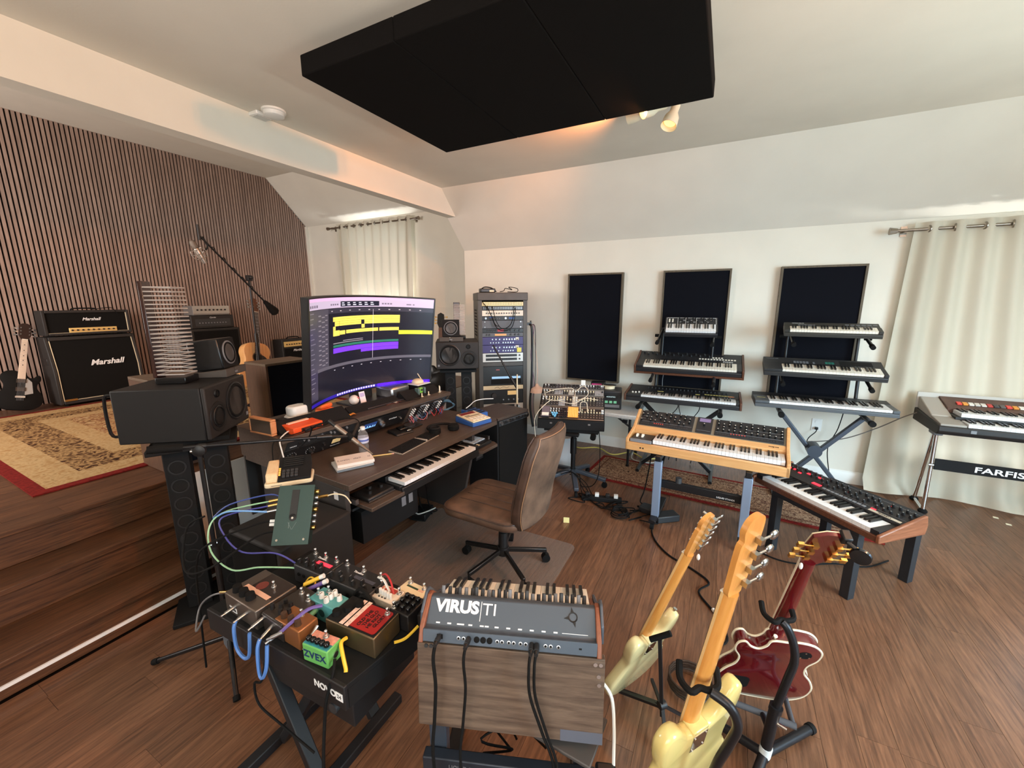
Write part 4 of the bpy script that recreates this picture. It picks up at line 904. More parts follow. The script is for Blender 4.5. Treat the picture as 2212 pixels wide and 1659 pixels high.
part(o, 'handle_bar', G().box(0.02, 0.16, 0.075, 0.10, 0.047, 0.056), mat('pale_orange', (248, 190, 160), 0.4), 0.003)
part(o, 'port_panel', G().box(0.05, 0.19, -0.003, 0.002, 0.008, 0.03), mat('dark_port', (60, 30, 20), 0.6))
part(o, 'plug', G().cb((0.075, -0.015, 0.018), (0.035, 0.03, 0.02)), BLACK, 0.003); part(o, 'plug', G().cb((0.12, -0.012, 0.02), (0.03, 0.025, 0.015)), BLACK, 0.003)
cable('black_cable', 'thin black cable running from the orange box across the desk shelf', [dw(0.09, 0.47, 0.945), dw(0.0, 0.47, 0.94), dw(-0.06, 0.5, 0.93), dw(-0.1, 0.52, 0.90), dw(-0.12, 0.50, 0.80)], 0.003, RUBBER)
cable('black_cable', 'thin black cable from the orange box to the interface bay', [dw(0.15, 0.47, 0.946), dw(0.22, 0.50, 0.935), dw(0.33, 0.55, 0.931), dw(0.42, 0.50, 0.93), dw(0.44, 0.455, 0.91), dw(0.43, 0.44, 0.86)], 0.003, RUBBER)
o = thing('dock_box', 'flat black dock box under the white router at the left of the display', 'electronics', dw(0.10, 0.68, ZS), DR + 4)
part(o, 'case', G().box(0, 0.19, 0, 0.15, 0, 0.035), BLACK, 0.006)
o = thing('router', 'white faceted puck router on the flat black box', 'electronics', dw(0.125, 0.70, ZS + 0.0355), DR)
part(o, 'case', G().prism([(0.02, 0), (0.13, 0), (0.15, 0.03), (0.15, 0.09), (0.12, 0.12), (0.03, 0.12), (0, 0.09), (0, 0.03)], 0.0, 0.012), WHITE, 0.004)
part(o, 'dome', G().prism([(0.03, 0.01), (0.12, 0.01), (0.138, 0.035), (0.138, 0.085), (0.11, 0.11), (0.04, 0.11), (0.012, 0.085), (0.012, 0.035)], 0.012, 0.075), WHITE, 0.012)
o = thing('audio_adapter', 'small cream adapter box with white jack beside the orange sequencer', 'electronics', dw(0.205, 0.60, ZS), DR + 5)
part(o, 'case', G().box(0, 0.095, 0, 0.05, 0, 0.035), mat('olive_case', (96, 94, 72), 0.5), 0.004); part(o, 'top_plate', G().box(0.006, 0.09, 0.008, 0.042, 0.035, 0.038), CREAM)
part(o, 'jack_plug', G().cyl((-0.01, 0.02, 0.02), (-0.06, -0.015, 0.035), 0.010), WHITE); part(o, 'button', G().cyl((0.055, 0, 0.018), (0.055, -0.004, 0.018), 0.006), WHITE)
for i, (zz, ang, lb) in enumerate(((0, 4, 'rounded orange drive, lower of the stacked pair under the display'), (0.033, 16, 'rounded orange drive, upper of the stacked pair under the display'))):
    o = thing('portable_drive', lb, 'hard drive', dw(0.375 + 0.005 * i, 0.765, ZS + zz), DR + ang, group='stacked orange drives')
    part(o, 'shell', G().box(0, 0.115, 0, 0.075, 0, 0.032), ORG2, 0.012); part(o, 'seam', G().box(0.005, 0.11, -0.0008, 0.0, 0.014, 0.017), ORG)
o = thing('baseball', 'white signed baseball standing under the display', 'baseball', dw(0.655, 0.775, ZS + 0.0127 + 0.037))
part(o, 'ball', G().sphere((0, 0, 0), 0.0368, 14), mat('white_leather', (228, 222, 214), 0.5))
part(o, 'stitching', G().tube([(0.037 * math.cos(t) * 0.95, 0.037 * (0.55 * math.sin(2 * t) * 0.5 + 0.1), 0.037 * math.sin(t) * 0.95) for t in [i * 0.2618 for i in range(24)]], 0.0008, 4, True), mat('seam_tan', (190, 150, 120), 0.6))
part(o, 'printed_mark', G().cyl((0.020, 0.012, 0.012), (0.0315, 0.012, 0.0165), 0.010, n=12), mat('mark_red', (178, 84, 92), 0.5))
o = thing('card', 'small white printed card leaning beside the baseball', 'card', dw(0.715, 0.775, ZS + 0.0127), DR, rx=-14)
part(o, 'sheet', G().box(0, 0.052, 0, 0.0015, 0, 0.085), mat('card_white', (240, 236, 246), 0.5)); part(o, 'print', G().box(0.006, 0.046, -0.0006, 0, 0.045, 0.075), mat('lilac_print', (190, 180, 226), 0.5))
single('orange_peel', 'curled orange piece lying at the front edge of the shelf', 'orange peel', G().grid(lambda a, b: (0.07 * (a - 0.5), 0.04 * (b - 0.5) * (1 - abs(a - 0.5)), 0.004 + 0.012 * math.sin(3.14 * a) + 0.006 * math.sin(9 * a) * b), 10, 4).grid(lambda a, b: (0.07 * (0.5 - a), 0.04 * (b - 0.5) * (1 - abs(a - 0.5)), 0.001 + 0.012 * math.sin(3.14 * a) + 0.006 * math.sin(9 * (1 - a)) * b), 10, 4), mat('orange_skin', (246, 168, 66), 0.6), dw(0.47, 0.565, ZS), DR)
o = thing('mini_computer', 'silver aluminium mini computer under the right side of the display', 'computer', dw(0.94, 0.68, ZS), DR)
part(o, 'case', G().box(0, 0.197, 0, 0.197, 0.004, 0.095), mat('aluminium', (196, 196, 198), 0.32, 1.0), 0.016); part(o, 'foot_ring', G().cyl((0.098, 0.098, 0), (0.098, 0.098, 0.005), 0.08, n=24), RUBBER)
part(o, 'status_light', G().cyl((0.185, 0.001, 0.03), (0.185, -0.001, 0.03), 0.003), TEXTW); part(o, 'plug', G().cb((0.145, -0.012, 0.02), (0.012, 0.025, 0.008)), BLACK)
cable('black_cable', 'black cable looping from the silver computer over the shelf', [dw(1.085, 0.655, 0.945), dw(1.10, 0.60, 0.94), dw(1.13, 0.55, 0.931), dw(1.08, 0.52, 0.930), dw(1.0, 0.53, 0.931), dw(0.9, 0.56, 0.93)], 0.0025, RUBBER)
for i, (x, yy, lb) in enumerate(((0.80, 0.58, 'flat copper and white wallet card lying left on the shelf'), (0.87, 0.555, 'flat copper and white wallet card lying right on the shelf'))):
    o = thing('key_card', lb, 'card', dw(x, yy, ZS), DR + 20 * i, group='flat cards on the shelf')
    part(o, 'card', G().box(0, 0.085, 0, 0.054, 0, 0.004), mat('copper_card', (110, 66, 56), 0.35, 0.4), 0.001); part(o, 'sticker', G().box(0.02, 0.05, 0.015, 0.04, 0.004, 0.005), IVORY)
o = thing('desk_toy', 'small green and clear plastic toy with legs beside the silver computer', 'toy', dw(1.185, 0.605, ZS), DR)
part(o, 'body', G().cb((0, 0, 0.045), (0.035, 0.03, 0.045)), mat('lime_plastic', (120, 190, 70), 0.4), 0.006)
part(o, 'eye', G().cyl((0, -0.015, 0.05), (0, -0.019, 0.05), 0.010), MATS['dark_grey'])
for x in (-0.035, 0.035): part(o, 'shell', G().cb((x, 0, 0.04), (0.018, 0.05, 0.055)), mat('smoke_plastic', (90, 110, 104), 0.2), 0.006)
for x in (-0.03, 0.05): part(o, 'foot', G().cyl((x, -0.045, 0), (x, -0.045, 0.03), 0.005).cyl((x, -0.045, 0), (x, -0.045, 0.003), 0.014), CREAM)
o = thing('drive_dock', 'black box with white dock on top at the right end of the shelf', 'electronics', dw(1.235, 0.68, ZS), DR)
part(o, 'case', G().box(0, 0.15, 0, 0.17, 0, 0.065), BLACK, 0.005); part(o, 'white_tray', G().box(-0.01, 0.15, -0.01, 0.17, 0.066, 0.074), WHITE, 0.003)
part(o, 'white_dome', G().sphere((0.075, 0.08, 0.085), 0.055, 10, (1, 1, 0.5)), CREAM); part(o, 'pen', G().cyl((0.10, 0.03, 0.074), (0.07, 0.08, 0.17), 0.004), CREAM)
o = thing('pin_figure', 'two thin white pins standing at the right end of the shelf', 'figurine', dw(1.36, 0.55, ZS), DR)
part(o, 'pin', G().cyl((0, 0, 0), (0, 0, 0.06), 0.004).cyl((0, 0, 0), (0, 0, 0.003), 0.012), CREAM); part(o, 'pin', G().cyl((0.03, 0.02, 0), (0.03, 0.02, 0.045), 0.004).cyl((0.03, 0.02, 0), (0.03, 0.02, 0.003), 0.012), WHITE)
# ---- things on the desktop (top at 0.73)
ZD = 0.7305
GLS, nt_, b_ = nodes('clear_plastic'); b_.inputs['Base Color'].default_value = (0.95, 0.97, 0.98, 1); b_.inputs['Roughness'].default_value = 0.05; b_.inputs['Transmission Weight'].default_value = 0.92; b_.inputs['IOR'].default_value = 1.2; b_.inputs['Alpha'].default_value = 0.85
o = thing('water_bottle', 'clear plastic water bottle with blue band standing on the desk', 'bottle', dw(0.335, 0.285, ZD))
prof = [(0.028, 0.0), (0.031, 0.006), (0.032, 0.02), (0.029, 0.03), (0.032, 0.04), (0.029, 0.052), (0.032, 0.064), (0.030, 0.078), (0.032, 0.09), (0.032, 0.135), (0.028, 0.15), (0.018, 0.172), (0.012, 0.18)]
part(o, 'bottle', G().lathe(prof, 24), GLS)
part(o, 'label', G().lathe([(0.0322, 0.095), (0.0328, 0.096), (0.0328, 0.13), (0.0322, 0.131)], 24), mat('label_lilac', (196, 200, 220), 0.4)); part(o, 'label_band', G().lathe([(0.0329, 0.108), (0.0332, 0.109), (0.0332, 0.117), (0.0329, 0.118)], 24), mat('label_blue', (70, 90, 170), 0.4))
part(o, 'cap', G().lathe([(0.015, 0.178), (0.015, 0.196), (0.013, 0.198), (0.001, 0.198)], 20), WHITE)
for i, (x, yy, r, lb) in enumerate(((0.075, 0.20, -23, 'spiral notebook underneath on the desk corner'), (0.09, 0.215, -28, 'open notepad with handwriting on top on the desk corner'))):
    o = thing('notebook', lb, 'notebook', dw(x, yy, ZD + 0.0185 * i), DR + r, group='notebooks on the desk')
    part(o, 'pages', G().box(0, 0.21, 0, 0.155, 0, 0.018), mat('paper_%d' % i, (236, 226, 218) if i else (214, 214, 212), 0.7), 0.002)
    if i == 0: part(o, 'spiral', G().box(0, 0.21, -0.006, 0, 0.003, 0.015), mat('spiral_grey', (130, 140, 146), 0.4, 0.4))
    else:
        text(o, 'handwriting', 'Lotin  dali    ll', 0.034, T(0.10, 0.07, 0.0183), mat('ink', (120, 110, 116), 0.7), shear=0.2, depth=0.0003)
        ln = G()
        for q in range(4): ln.box(0.01, 0.2, 0.03 + q * 0.03, 0.0308 + q * 0.03, 0.018, 0.0184)
        part(o, 'ruled_lines', ln, mat('rule_blue', (200, 190, 205), 0.7), kind='stuff')
o = thing('pencil', 'yellow pencil lying beside the water bottle', 'pencil', dw(0.345, 0.24, ZD + 0.004), DR - 38)
part(o, 'shaft', G().cyl((0, 0, 0), (0.13, 0, 0), 0.004, n=6), mat('pencil_yellow', (226, 190, 120), 0.5)); part(o, 'tip', G().cyl((0, 0, 0), (-0.018, 0, 0), 0.004, 0.0006, n=6), DARK); part(o, 'eraser', G().cyl((0.13, 0, 0), (0.145, 0, 0), 0.004, n=8), mat('eraser', (220, 160, 140), 0.7))
o = thing('computer_keyboard', 'slim grey aluminium computer keyboard with black keys on the desk', 'keyboard', dw(0.475, 0.09, ZD), DR + 8)
part(o, 'base', G().ext([(0, 0), (0.115, 0), (0.115, 0.014), (0, 0.006)], 0, 0.42), mat('taupe_aluminium', (150, 138, 124), 0.45, 0.0), 0.002)
kc = mesh_of('keycap', G().box(0, 0.0145, 0, 0.0145, 0, 0.004), MATTE); kcl = mesh_of('keycap', G().box(0, 0.10, 0, 0.0155, 0, 0.004), MATTE)
sl = RX(4)
for r in range(6):
    for c in range(22):
        if r == 0 and 4 <= c <= 8: continue
        if c == 14 : continue
        link('keycap', kc, o, T(0.006 + c * 0.0187, 0.005 + r * 0.0180, 0.0068 + r * 0.00126) @ sl)
link('keycap', kcl, o, T(0.08, 0.005, 0.0068) @ sl)
part(o, 'label_patch', G().box(0.268, 0.284, 0.006, 0.09, 0.0066, 0.0155), mat('patch_grey', (170, 164, 156), 0.5))
o = thing('headphones', 'black over-ear headphones lying flat on the desk', 'headphones', dw(0.985, 0.19, ZD), DR - 20)
part(o, 'headband', G().tube(smooth([(-0.09, 0.02, 0.022), (-0.085, 0.09, 0.020), (-0.03, 0.145, 0.018), (0.05, 0.14, 0.018), (0.10, 0.09, 0.020), (0.105, 0.02, 0.022)], 6), 0.010, 8), MATTE)
for x in (-0.075, 0.085): part(o, 'ear_cup', G().lathe([(0.035, 0), (0.044, 0.008), (0.044, 0.034), (0.034, 0.045), (0.001, 0.046)], 24, T(x, -0.01, 0)), RUBBER)
part(o, 'ear_pad', G().tube([(-0.075 + 0.036 * math.cos(t * 0.3927), -0.01 + 0.036 * math.sin(t * 0.3927), 0.046) for t in range(16)], 0.009, 6, True), MATTE)
o = thing('trackball', 'black desktop controller with silver button beside the interface bay', 'controller', dw(0.715, 0.40, ZD), DR - 12)
part(o, 'base', G().ext([(0, 0), (0.14, 0), (0.14, 0.022), (0.01, 0.014)], 0, 0.15), BLACK, 0.006)
part(o, 'raised_key', G().box(0.06, 0.13, 0.05, 0.11, 0.018, 0.034), mat('gloss_black', (20, 20, 21), 0.25), 0.006); part(o, 'silver_button', G().box(0.095, 0.13, 0.008, 0.03, 0.016, 0.026), CHROME, 0.003)
o = thing('jog_wheel', 'flat black jog wheel controller near the middle desk bay', 'controller', dw(0.86, 0.43, ZD), DR + 4)
part(o, 'base', G().box(0, 0.17, 0, 0.125, 0, 0.012), BLACK, 0.004); part(o, 'wheel', G().lathe([(0.045, 0.012), (0.045, 0.02), (0.03, 0.022), (0.022, 0.018), (0.001, 0.018)], 28, T(0.085, 0.062, 0)), DARK)
BLU = mat('blue_case', (52, 92, 158), 0.45)
o = thing('drum_machine', 'cream-topped blue drum machine with red display on the desk corner', 'drum machine', dw(1.185, 0.055, ZD), DR - 12)
part(o, 'lower_case', G().ext([(0, 0), (0.22, 0), (0.22, 0.05), (0, 0.03)], 0, 0.20), BLU, 0.004)
pm = T(0, 0, 0.031) @ RX(5.2)
part(o, 'top_panel', G(pm).box(0.006, 0.194, 0.004, 0.216, 0, 0.012), CREAM, 0.004)
part(o, 'red_display', G(pm).box(0.02, 0.17, 0.165, 0.205, 0.012, 0.014), mat('dark_red_panel', (120, 24, 26), 0.35))
part(o, 'slot', G(pm).box(0.03, 0.17, 0.115, 0.122, 0.012, 0.0135), DARK); part(o, 'slot', G(pm).box(0.03, 0.08, 0.135, 0.142, 0.012, 0.0135), DARK)
for i in range(4):
    for j in range(2): part(o, 'button', G(pm).box(0.028 + i * 0.037, 0.054 + i * 0.037, 0.025 + j * 0.035, 0.05 + j * 0.035, 0.012, 0.017), IVORY, 0.001)
o = thing('drum_machine', 'all-blue drum machine with black slots behind the cream-topped one', 'drum machine', dw(1.36, 0.16, ZD), DR - 12)
part(o, 'lower_case', G().ext([(0, 0), (0.19, 0), (0.19, 0.055), (0, 0.045)], 0, 0.14), BLU, 0.004)
pm = T(0, 0, 0.0455) @ RX(3)
for a_, b_ in ((0.02, 0.035), (0.06, 0.075), (0.11, 0.125), (0.15, 0.175)): part(o, 'slot', G(pm).box(0.015, 0.125, a_, b_, 0, 0.003), MATTE)
cable('white_cable', 'white cable plugged into the blue drum machine and running to the right', [dw(1.45, 0.33, 0.79), dw(1.52, 0.34, 0.80), dw(1.62, 0.36, 0.815), dw(1.70, 0.33, 0.82), dw(1.80, 0.28, 0.81)], 0.004, WHITE)
# ================================================================== RACK, KEYBOARDS
rk = thing('equipment_rack', 'tall dark grey steel equipment rack full of gear in the corner', 'rack', (-2.40, 3.835, 0), 38)
RKG = mat('rack_grey', (74, 70, 66), 0.5, 0.2, var=0.06, vs=12)
RW, RD, RH = 0.55, 0.50, 1.80
part(rk, 'side_panel', G().box(0, 0.012, 0, RD, 0.03, RH - 0.01), RKG, 0.002); part(rk, 'side_panel', G().box(RW - 0.012, RW, 0, RD, 0.03, RH - 0.01), RKG, 0.002)
part(rk, 'top_cap', G().box(-0.004, RW + 0.004, -0.012, RD, RH - 0.085, RH), RKG, 0.006)
part(rk, 'base', G().box(0, RW, 0, RD, 0, 0.08), RKG, 0.004)
for x in (0.012, RW - 0.045): part(rk, 'front_post', G().box(x, x + 0.033, 0.0, 0.03, 0.08, RH - 0.085), RKG)
part(rk, 'back_panel', G().box(0.012, RW - 0.012, RD - 0.01, RD, 0.08, RH - 0.085), MATTE)
for k in range(9): part(rk, 'vent_slot', G().box(-0.003, 0.0, 0.14, 0.36, RH - 0.20 - k * 0.035, RH - 0.185 - k * 0.035), MATTE)
def rack_unit(name, label, ztop, u, m, fn, recess=0.006):
    o = thing(name, label, 'rack unit'); h = 0.0435 * u; o.matrix_world = T(-2.40, 3.835, 0) @ RZ(38) @ T(0.034, recess, ztop - h)
    W = 0.482
    part(o, 'chassis', G().box(0.02, W - 0.02, 0.006, 0.30, 0.002, h - 0.002), MATTE)
    part(o, 'faceplate', G().box(0, W, 0, 0.006, 0, h - 0.001), m, 0.001)
    fn(o, W, h); return o
def kn(o, xs, z, r, m, h=0.014, name='knobs'):
    g = G()
    for x in xs: g.cyl((x, 0, z), (x, -h, z), r, r * 0.85, 10)
    part(o, name, g, m, kind='stuff')
def holes(o, x0, x1, n, zs, m=MATTE, r=0.004):
    g = G()
    for z in zs:
        for i in range(n): g.cyl((x0 + (x1 - x0) * i / (n - 1), 0, z), (x0 + (x1 - x0) * i / (n - 1), -0.0015, z), r, n=8)
    part(o, 'jacks', g, m, kind='stuff')
PB = mat('patchbay_cream', (232, 222, 170), 0.45); PB2 = mat('patchbay_white', (222, 216, 200), 0.45); PURP = mat('purple_panel', (58, 48, 108), 0.4); GRP = mat('grey_panel', (88, 92, 98), 0.5); BLP = mat('panel_black', (30, 31, 32), 0.4)
z = RH - 0.10
def f1(o, W, h): holes(o, 0.03, W - 0.03, 24, (h * 0.35, h * 0.7))
rack_unit('patch_bay', 'cream patch bay, topmost unit in the tall rack', z, 1, PB, f1); z -= 0.046
rack_unit('patch_bay', 'dark patch bay crowded with plugs near the rack top', z, 1, BLP, lambda o, W, h: holes(o, 0.03, W - 0.03, 24, (h * 0.35, h * 0.7), METAL)); z -= 0.046
def f3(o, W, h): kn(o, [0.06 + i * 0.028 for i in range(14)], h * 0.5, 0.007, BLACK); 
rack_unit('mixer_unit', 'white rack unit with two rows of small black marks', z, 1.4, PB2, f3); z -= 0.063
def f4(o, W, h): kn(o, (0.05, 0.27), h * 0.5, 0.014, METAL); kn(o, [0.1 + i * 0.02 for i in range(6)], h * 0.4, 0.006, GREY); part(o, 'blue_display', G().box(0.31, 0.37, -0.001, 0, 0.012, 0.032), mat('blue_display', (40, 66, 120), 0.2, emit=0.6)); part(o, 'blue_display', G().box(0.09, 0.13, -0.001, 0, 0.026, 0.036), MATS['blue_display'])
rack_unit('preamp_unit', 'black rack unit with two silver knobs and blue displays', z, 1, BLP, f4); z -= 0.046
def f5(o, W, h): kn(o, (0.04, W - 0.04), h * 0.82, 0.007, METAL, 0.004); kn(o, (0.04, W - 0.04), h * 0.15, 0.007, METAL, 0.004)
rack_unit('blank_panel', 'plain grey blank panel with hanging black cables in the rack', z, 2, GRP, f5); z -= 0.090
def f6(o, W, h): kn(o, [0.07 + i * 0.022 for i in range(5)], h * 0.5, 0.008, DARK); kn(o, [0.33 + i * 0.05 for i in range(3)], h * 0.5, 0.012, DARK); part(o, 'red_display', G().box(0.18, 0.25, -0.001, 0, 0.010, 0.034), mat('dim_red_display', (150, 30, 40), 0.3, emit=0.5))
rack_unit('effects_unit', 'black effects unit with red display in the tall rack', z, 1, BLP, f6); z -= 0.046
def f7(o, W, h): kn(o, (0.06, 0.09), h * 0.5, 0.010, DARK); kn(o, (0.33, 0.38, 0.42), h * 0.5, 0.012, DARK); part(o, 'amber_display', G().box(0.15, 0.28, -0.001, 0, 0.012, 0.032), mat('amber_display', (220, 150, 84), 0.3, emit=0.4))
rack_unit('effects_unit', 'grey effects unit with long amber display in the tall rack', z, 1, GRP, f7); z -= 0.046
def f8(o, W, h):
    kn(o, [0.12, 0.16, 0.20] + [0.25 + i * 0.03 for i in range(5)], h * 0.70, 0.010, METAL); kn(o, [0.10, 0.13, 0.16, 0.19] + [0.24 + i * 0.028 for i in range(5)], h * 0.28, 0.009, METAL)
    part(o, 'meter', G().prism([(0.385, 0.05), (0.42, 0.05), (0.42, 0.08), (0.385, 0.08)], 0, 0.002, RX(90)), PB2); part(o, 'meter_face', G().prism([(0.39, 0.062), (0.415, 0.062), (0.402, 0.05)], 0.002, 0.003, RX(90)), MATTE)
rack_unit('tube_preamp', 'purple two-space preamp with rows of silver knobs, upper of two', z, 2, PURP, f8); z -= 0.090
o = rack_unit('tube_preamp', 'purple two-space preamp with a yellow sticky note, lower of two', z, 2, PURP, f8)
single('sticky_note', 'yellow sticky note on the lower purple preamp', 'sticky note', G().box(-0.025, 0.025, -0.0016, 0.0, -0.028, 0.022), mat('note_yellow', (236, 226, 110), 0.7), tuple((T(-2.40, 3.835, 0) @ RZ(38) @ T(0.034 + 0.425, 0.004, z - 0.055)).to_translation()), 38); z -= 0.090
def f9(o, W, h):
    for q in (0.03, 0.072):
        kn(o, [0.06 + i * 0.022 for i in range(15)], q, 0.006, BLACK, 0.008); part(o, 'strip', G().box(0.045, 0.40, -0.001, 0, q - 0.014, q + 0.014), BLP)
    kn(o, (0.43,), 0.03, 0.010, BLACK); kn(o, (0.43,), 0.072, 0.010, BLACK)
rack_unit('compressor_unit', 'silver twin compressor unit with black strips in the rack', z, 2.3, mat('silver_panel', (206, 204, 198), 0.4, 0.3), f9); z -= 0.104
def f10(o, W, h): part(o, 'lock', G().cyl((0.24, 0, h / 2), (0.24, -0.008, h / 2), 0.013), CHROME)
rack_unit('lockable_unit', 'dark rack drawer with round silver lock', z, 1, RKG, f10); z -= 0.046
def f11(o, W, h): part(o, 'red_badge', G().box(0.16, 0.20, -0.001, 0, h - 0.045, h - 0.036), mat('badge_red', (190, 90, 90), 0.5)); part(o, 'screen_strip', G().box(0.11, 0.44, -0.001, 0, 0.075, 0.10), mat('pale_screen', (150, 190, 224), 0.3, emit=0.5)); part(o, 'opening', G().box(0.10, 0.45, -0.001, 0, 0.012, 0.07), mat('port_dark', (6, 6, 6), 0.9))
o = rack_unit('rack_computer', 'black rack computer with pale blue screen strip', z, 5, BLP, f11); z -= 0.222
def f12(o, W, h): part(o, 'script', G().tube(smooth([(0.14, -0.001, 0.02), (0.18, -0.001, 0.03), (0.20, -0.001, 0.014), (0.24, -0.001, 0.032), (0.28, -0.001, 0.02), (0.31, -0.001, 0.034)], 4), 0.0025, 4), mat('brown_script', (92, 74, 50), 0.5))
rack_unit('preamp_unit', 'cream rack unit with brown script below the rack computer', z, 1.1, mat('cream_panel', (222, 206, 170), 0.45), f12); z -= 0.052
def f13(o, W, h): part(o, 'meter', G().box(0.29, 0.40, -0.002, 0, h * 0.62, h * 0.92), mat('vu_cream', (232, 200, 140), 0.5, emit=0.25)); kn(o, (0.13,), h * 0.6, 0.032, DARK, 0.02); kn(o, (0.24, 0.30, 0.36, 0.41), h * 0.28, 0.008, METAL)
rack_unit('compressor_unit', 'black compressor with cream needle meter low in the rack', z, 3.6, BLP, f13); z -= 0.160
def f14(o, W, h): part(o, 'dark_window', G().box(0.17, 0.37, -0.001, 0, 0.012, h - 0.012), BLP); kn(o, (0.10, 0.20, 0.42), h * 0.5, 0.014, METAL)
rack_unit('equalizer_unit', 'silver rack unit with dark window at the bottom of the visible rack', z, 2, mat('silver_panel', (206, 204, 198), 0.4, 0.3), f14); z -= 0.090
def rw(x, y, zz): v = T(-2.40, 3.835, 0) @ RZ(38) @ Vector((x, y, zz)); return (v.x, v.y, v.z)
o = thing('cable_box', 'small black adapter box lying on top of the rack', 'electronics', rw(0.04, 0.06, RH), 44)
part(o, 'case', G().box(0, 0.17, 0, 0.10, 0, 0.045), BLACK, 0.01); part(o, 'strap', G().tube(smooth([(0.02, 0.02, 0.045), (0.06, 0.03, 0.06), (0.14, 0.06, 0.05), (0.19, 0.05, 0.01)], 4), 0.006), RUBBER); part(o, 'sticker', G().box(0.10, 0.15, -0.001, 0, 0.008, 0.026), CREAM)
cable('black_cable', 'coiled black cable lying on top of the rack', [rw(0.26, 0.1, RH + 0.01), rw(0.30, 0.08, RH + 0.02), rw(0.34, 0.2, RH + 0.05), rw(0.42, 0.22, RH + 0.035), rw(0.36, 0.1, RH + 0.06), rw(0.45, 0.08, RH + 0.045), rw(0.46, 0.14, RH + 0.01), rw(0.34, 0.06, RH + 0.008)], 0.004, RUBBER)
for i, pts in enumerate(([(0.10, -0.01, 1.66), (0.14, -0.04, 1.55), (0.20, -0.05, 1.42), (0.30, -0.05, 1.39), (0.38, -0.04, 1.45), (0.42, -0.01, 1.64)], [(0.16, -0.01, 1.65), (0.19, -0.05, 1.5), (0.26, -0.06, 1.41), (0.36, -0.05, 1.47), (0.40, -0.01, 1.65)], [(0.05, -0.01, 1.70), (0.12, -0.03, 1.6), (0.18, -0.05, 1.46), (0.22, -0.05, 1.44)])):
    cable('patch_cable', ['longest black patch cable looping across the upper rack', 'inner black patch cable looping across the upper rack', 'black patch cable dangling at the left of the upper rack'][i], [rw(*p) for p in pts], 0.004, RUBBER, group='rack patch cables')
for i, (x, c, lb) in enumerate(((0.60, (24, 24, 26), 'thick bundle of black cables hanging beside the rack'), (0.625, (120, 84, 110), 'mauve cable hanging beside the rack'), (0.64, (60, 50, 56), 'thin dark cable hanging beside the rack'))):
    cable('hanging_cable', lb, [rw(x - 0.01, 0.06, 1.45), rw(x + 0.01, 0.03, 1.40), rw(x + 0.02 * (-1) ** i, 0.05, 1.1), rw(x + 0.015, 0.04, 0.8), rw(x, 0.05, 0.5), rw(x + 0.03, 0.02, 0.25)], 0.014 if i == 0 else 0.0045, mat('hang_%d' % i, c, 0.5), group='cables beside the rack')
o = single('cable_hook', 'small black hook holding cables on the rack side', 'hook', G().box(0, 0.06, -0.01, 0.01, 0, 0.03).cyl((0.05, 0, 0.03), (0.05, 0, 0.05), 0.008), BLACK, rw(RW + 0.004, 0.06, 1.44), 38)
single('pendant_shade', 'pink conical paper shade hanging from a cord beside the rack', 'lamp shade', G().lathe([(0.012, 0.10), (0.03, 0.07), (0.075, 0.05), (0.085, 0.0), (0.082, 0.0), (0.07, 0.045)], 24).tube(smooth([(0, 0, 0.10), (0.01, -0.01, 0.3), (-0.03, -0.01, 0.6), (-0.097, 0.0, 0.80)], 4), 0.003, 6), mat('pink_paper', (226, 184, 160), 0.7), tuple((T(-2.40, 3.835, 0) @ RZ(38) @ Vector((0.68, 0.05, 0.66)))))
# ---- black bass amplifier beside the desk
o = thing('bass_amplifier', 'tall black speaker cabinet with brown top and a strip of knobs beside the desk', 'amplifier', (-1.655, 2.925, 0), 78)
part(o, 'cabinet', G().box(0, 0.42, 0.0, 0.36, 0, 0.70), MATTE, 0.008); part(o, 'grille', G().box(0.012, 0.408, -0.008, 0, 0.02, 0.645), GRILLE)
part(o, 'top_board', G().box(-0.005, 0.425, -0.01, 0.365, 0.70, 0.722), wood('brown_top', (56, 46, 40), (74, 62, 54), 'x', 5, 0.5), 0.003)
st_ = part(o, 'control_strip', G().box(0.005, 0.415, -0.016, 0.0, 0.652, 0.698), DARK)
kk = [0.03 + i * 0.030 for i in range(13)]
for i, x in enumerate(kk): part(st_, 'knob', G().cyl((x, -0.016, 0.676), (x, -0.030, 0.676), 0.012 if i % 4 else 0.016, n=12), METAL if i % 3 == 0 else BLACK)
o = thing('outlet_strip', 'small silver junction box under the right end of the desk', 'electronics', dw(1.33, 0.14, 0.38), DR)
part(o, 'case', G().box(0, 0.10, 0, 0.05, 0, 0.10), BLACK, 0.004); part(o, 'plate', G().box(0.01, 0.09, -0.002, 0, 0.02, 0.09), METAL)
# thin white stick and mic stand in front of the rack
o = thing('small_boom_stand', 'thin black boom arm with a white baton in front of the lower rack', 'microphone stand', (-1.72, 3.55, 0))
part(o, 'arm', G().cyl((-0.30, -0.05, 1.28), (-0.14, -0.01, 0.98), 0.008).cyl((-0.14, -0.01, 0.98), (-0.06, 0.0, 0.86), 0.014), STEELB); part(o, 'pole', G().cyl((-0.06, 0.0, 0.02), (-0.06, 0.0, 0.88), 0.008), STEELB)
part(o, 'baton', G().cyl((-0.055, -0.012, 0.70), (-0.055, -0.012, 1.0), 0.010, 0.006), CREAM); part(o, 'base', G().cyl((-0.06, 0, 0), (-0.06, 0, 0.02), 0.12, n=24), STEELB)

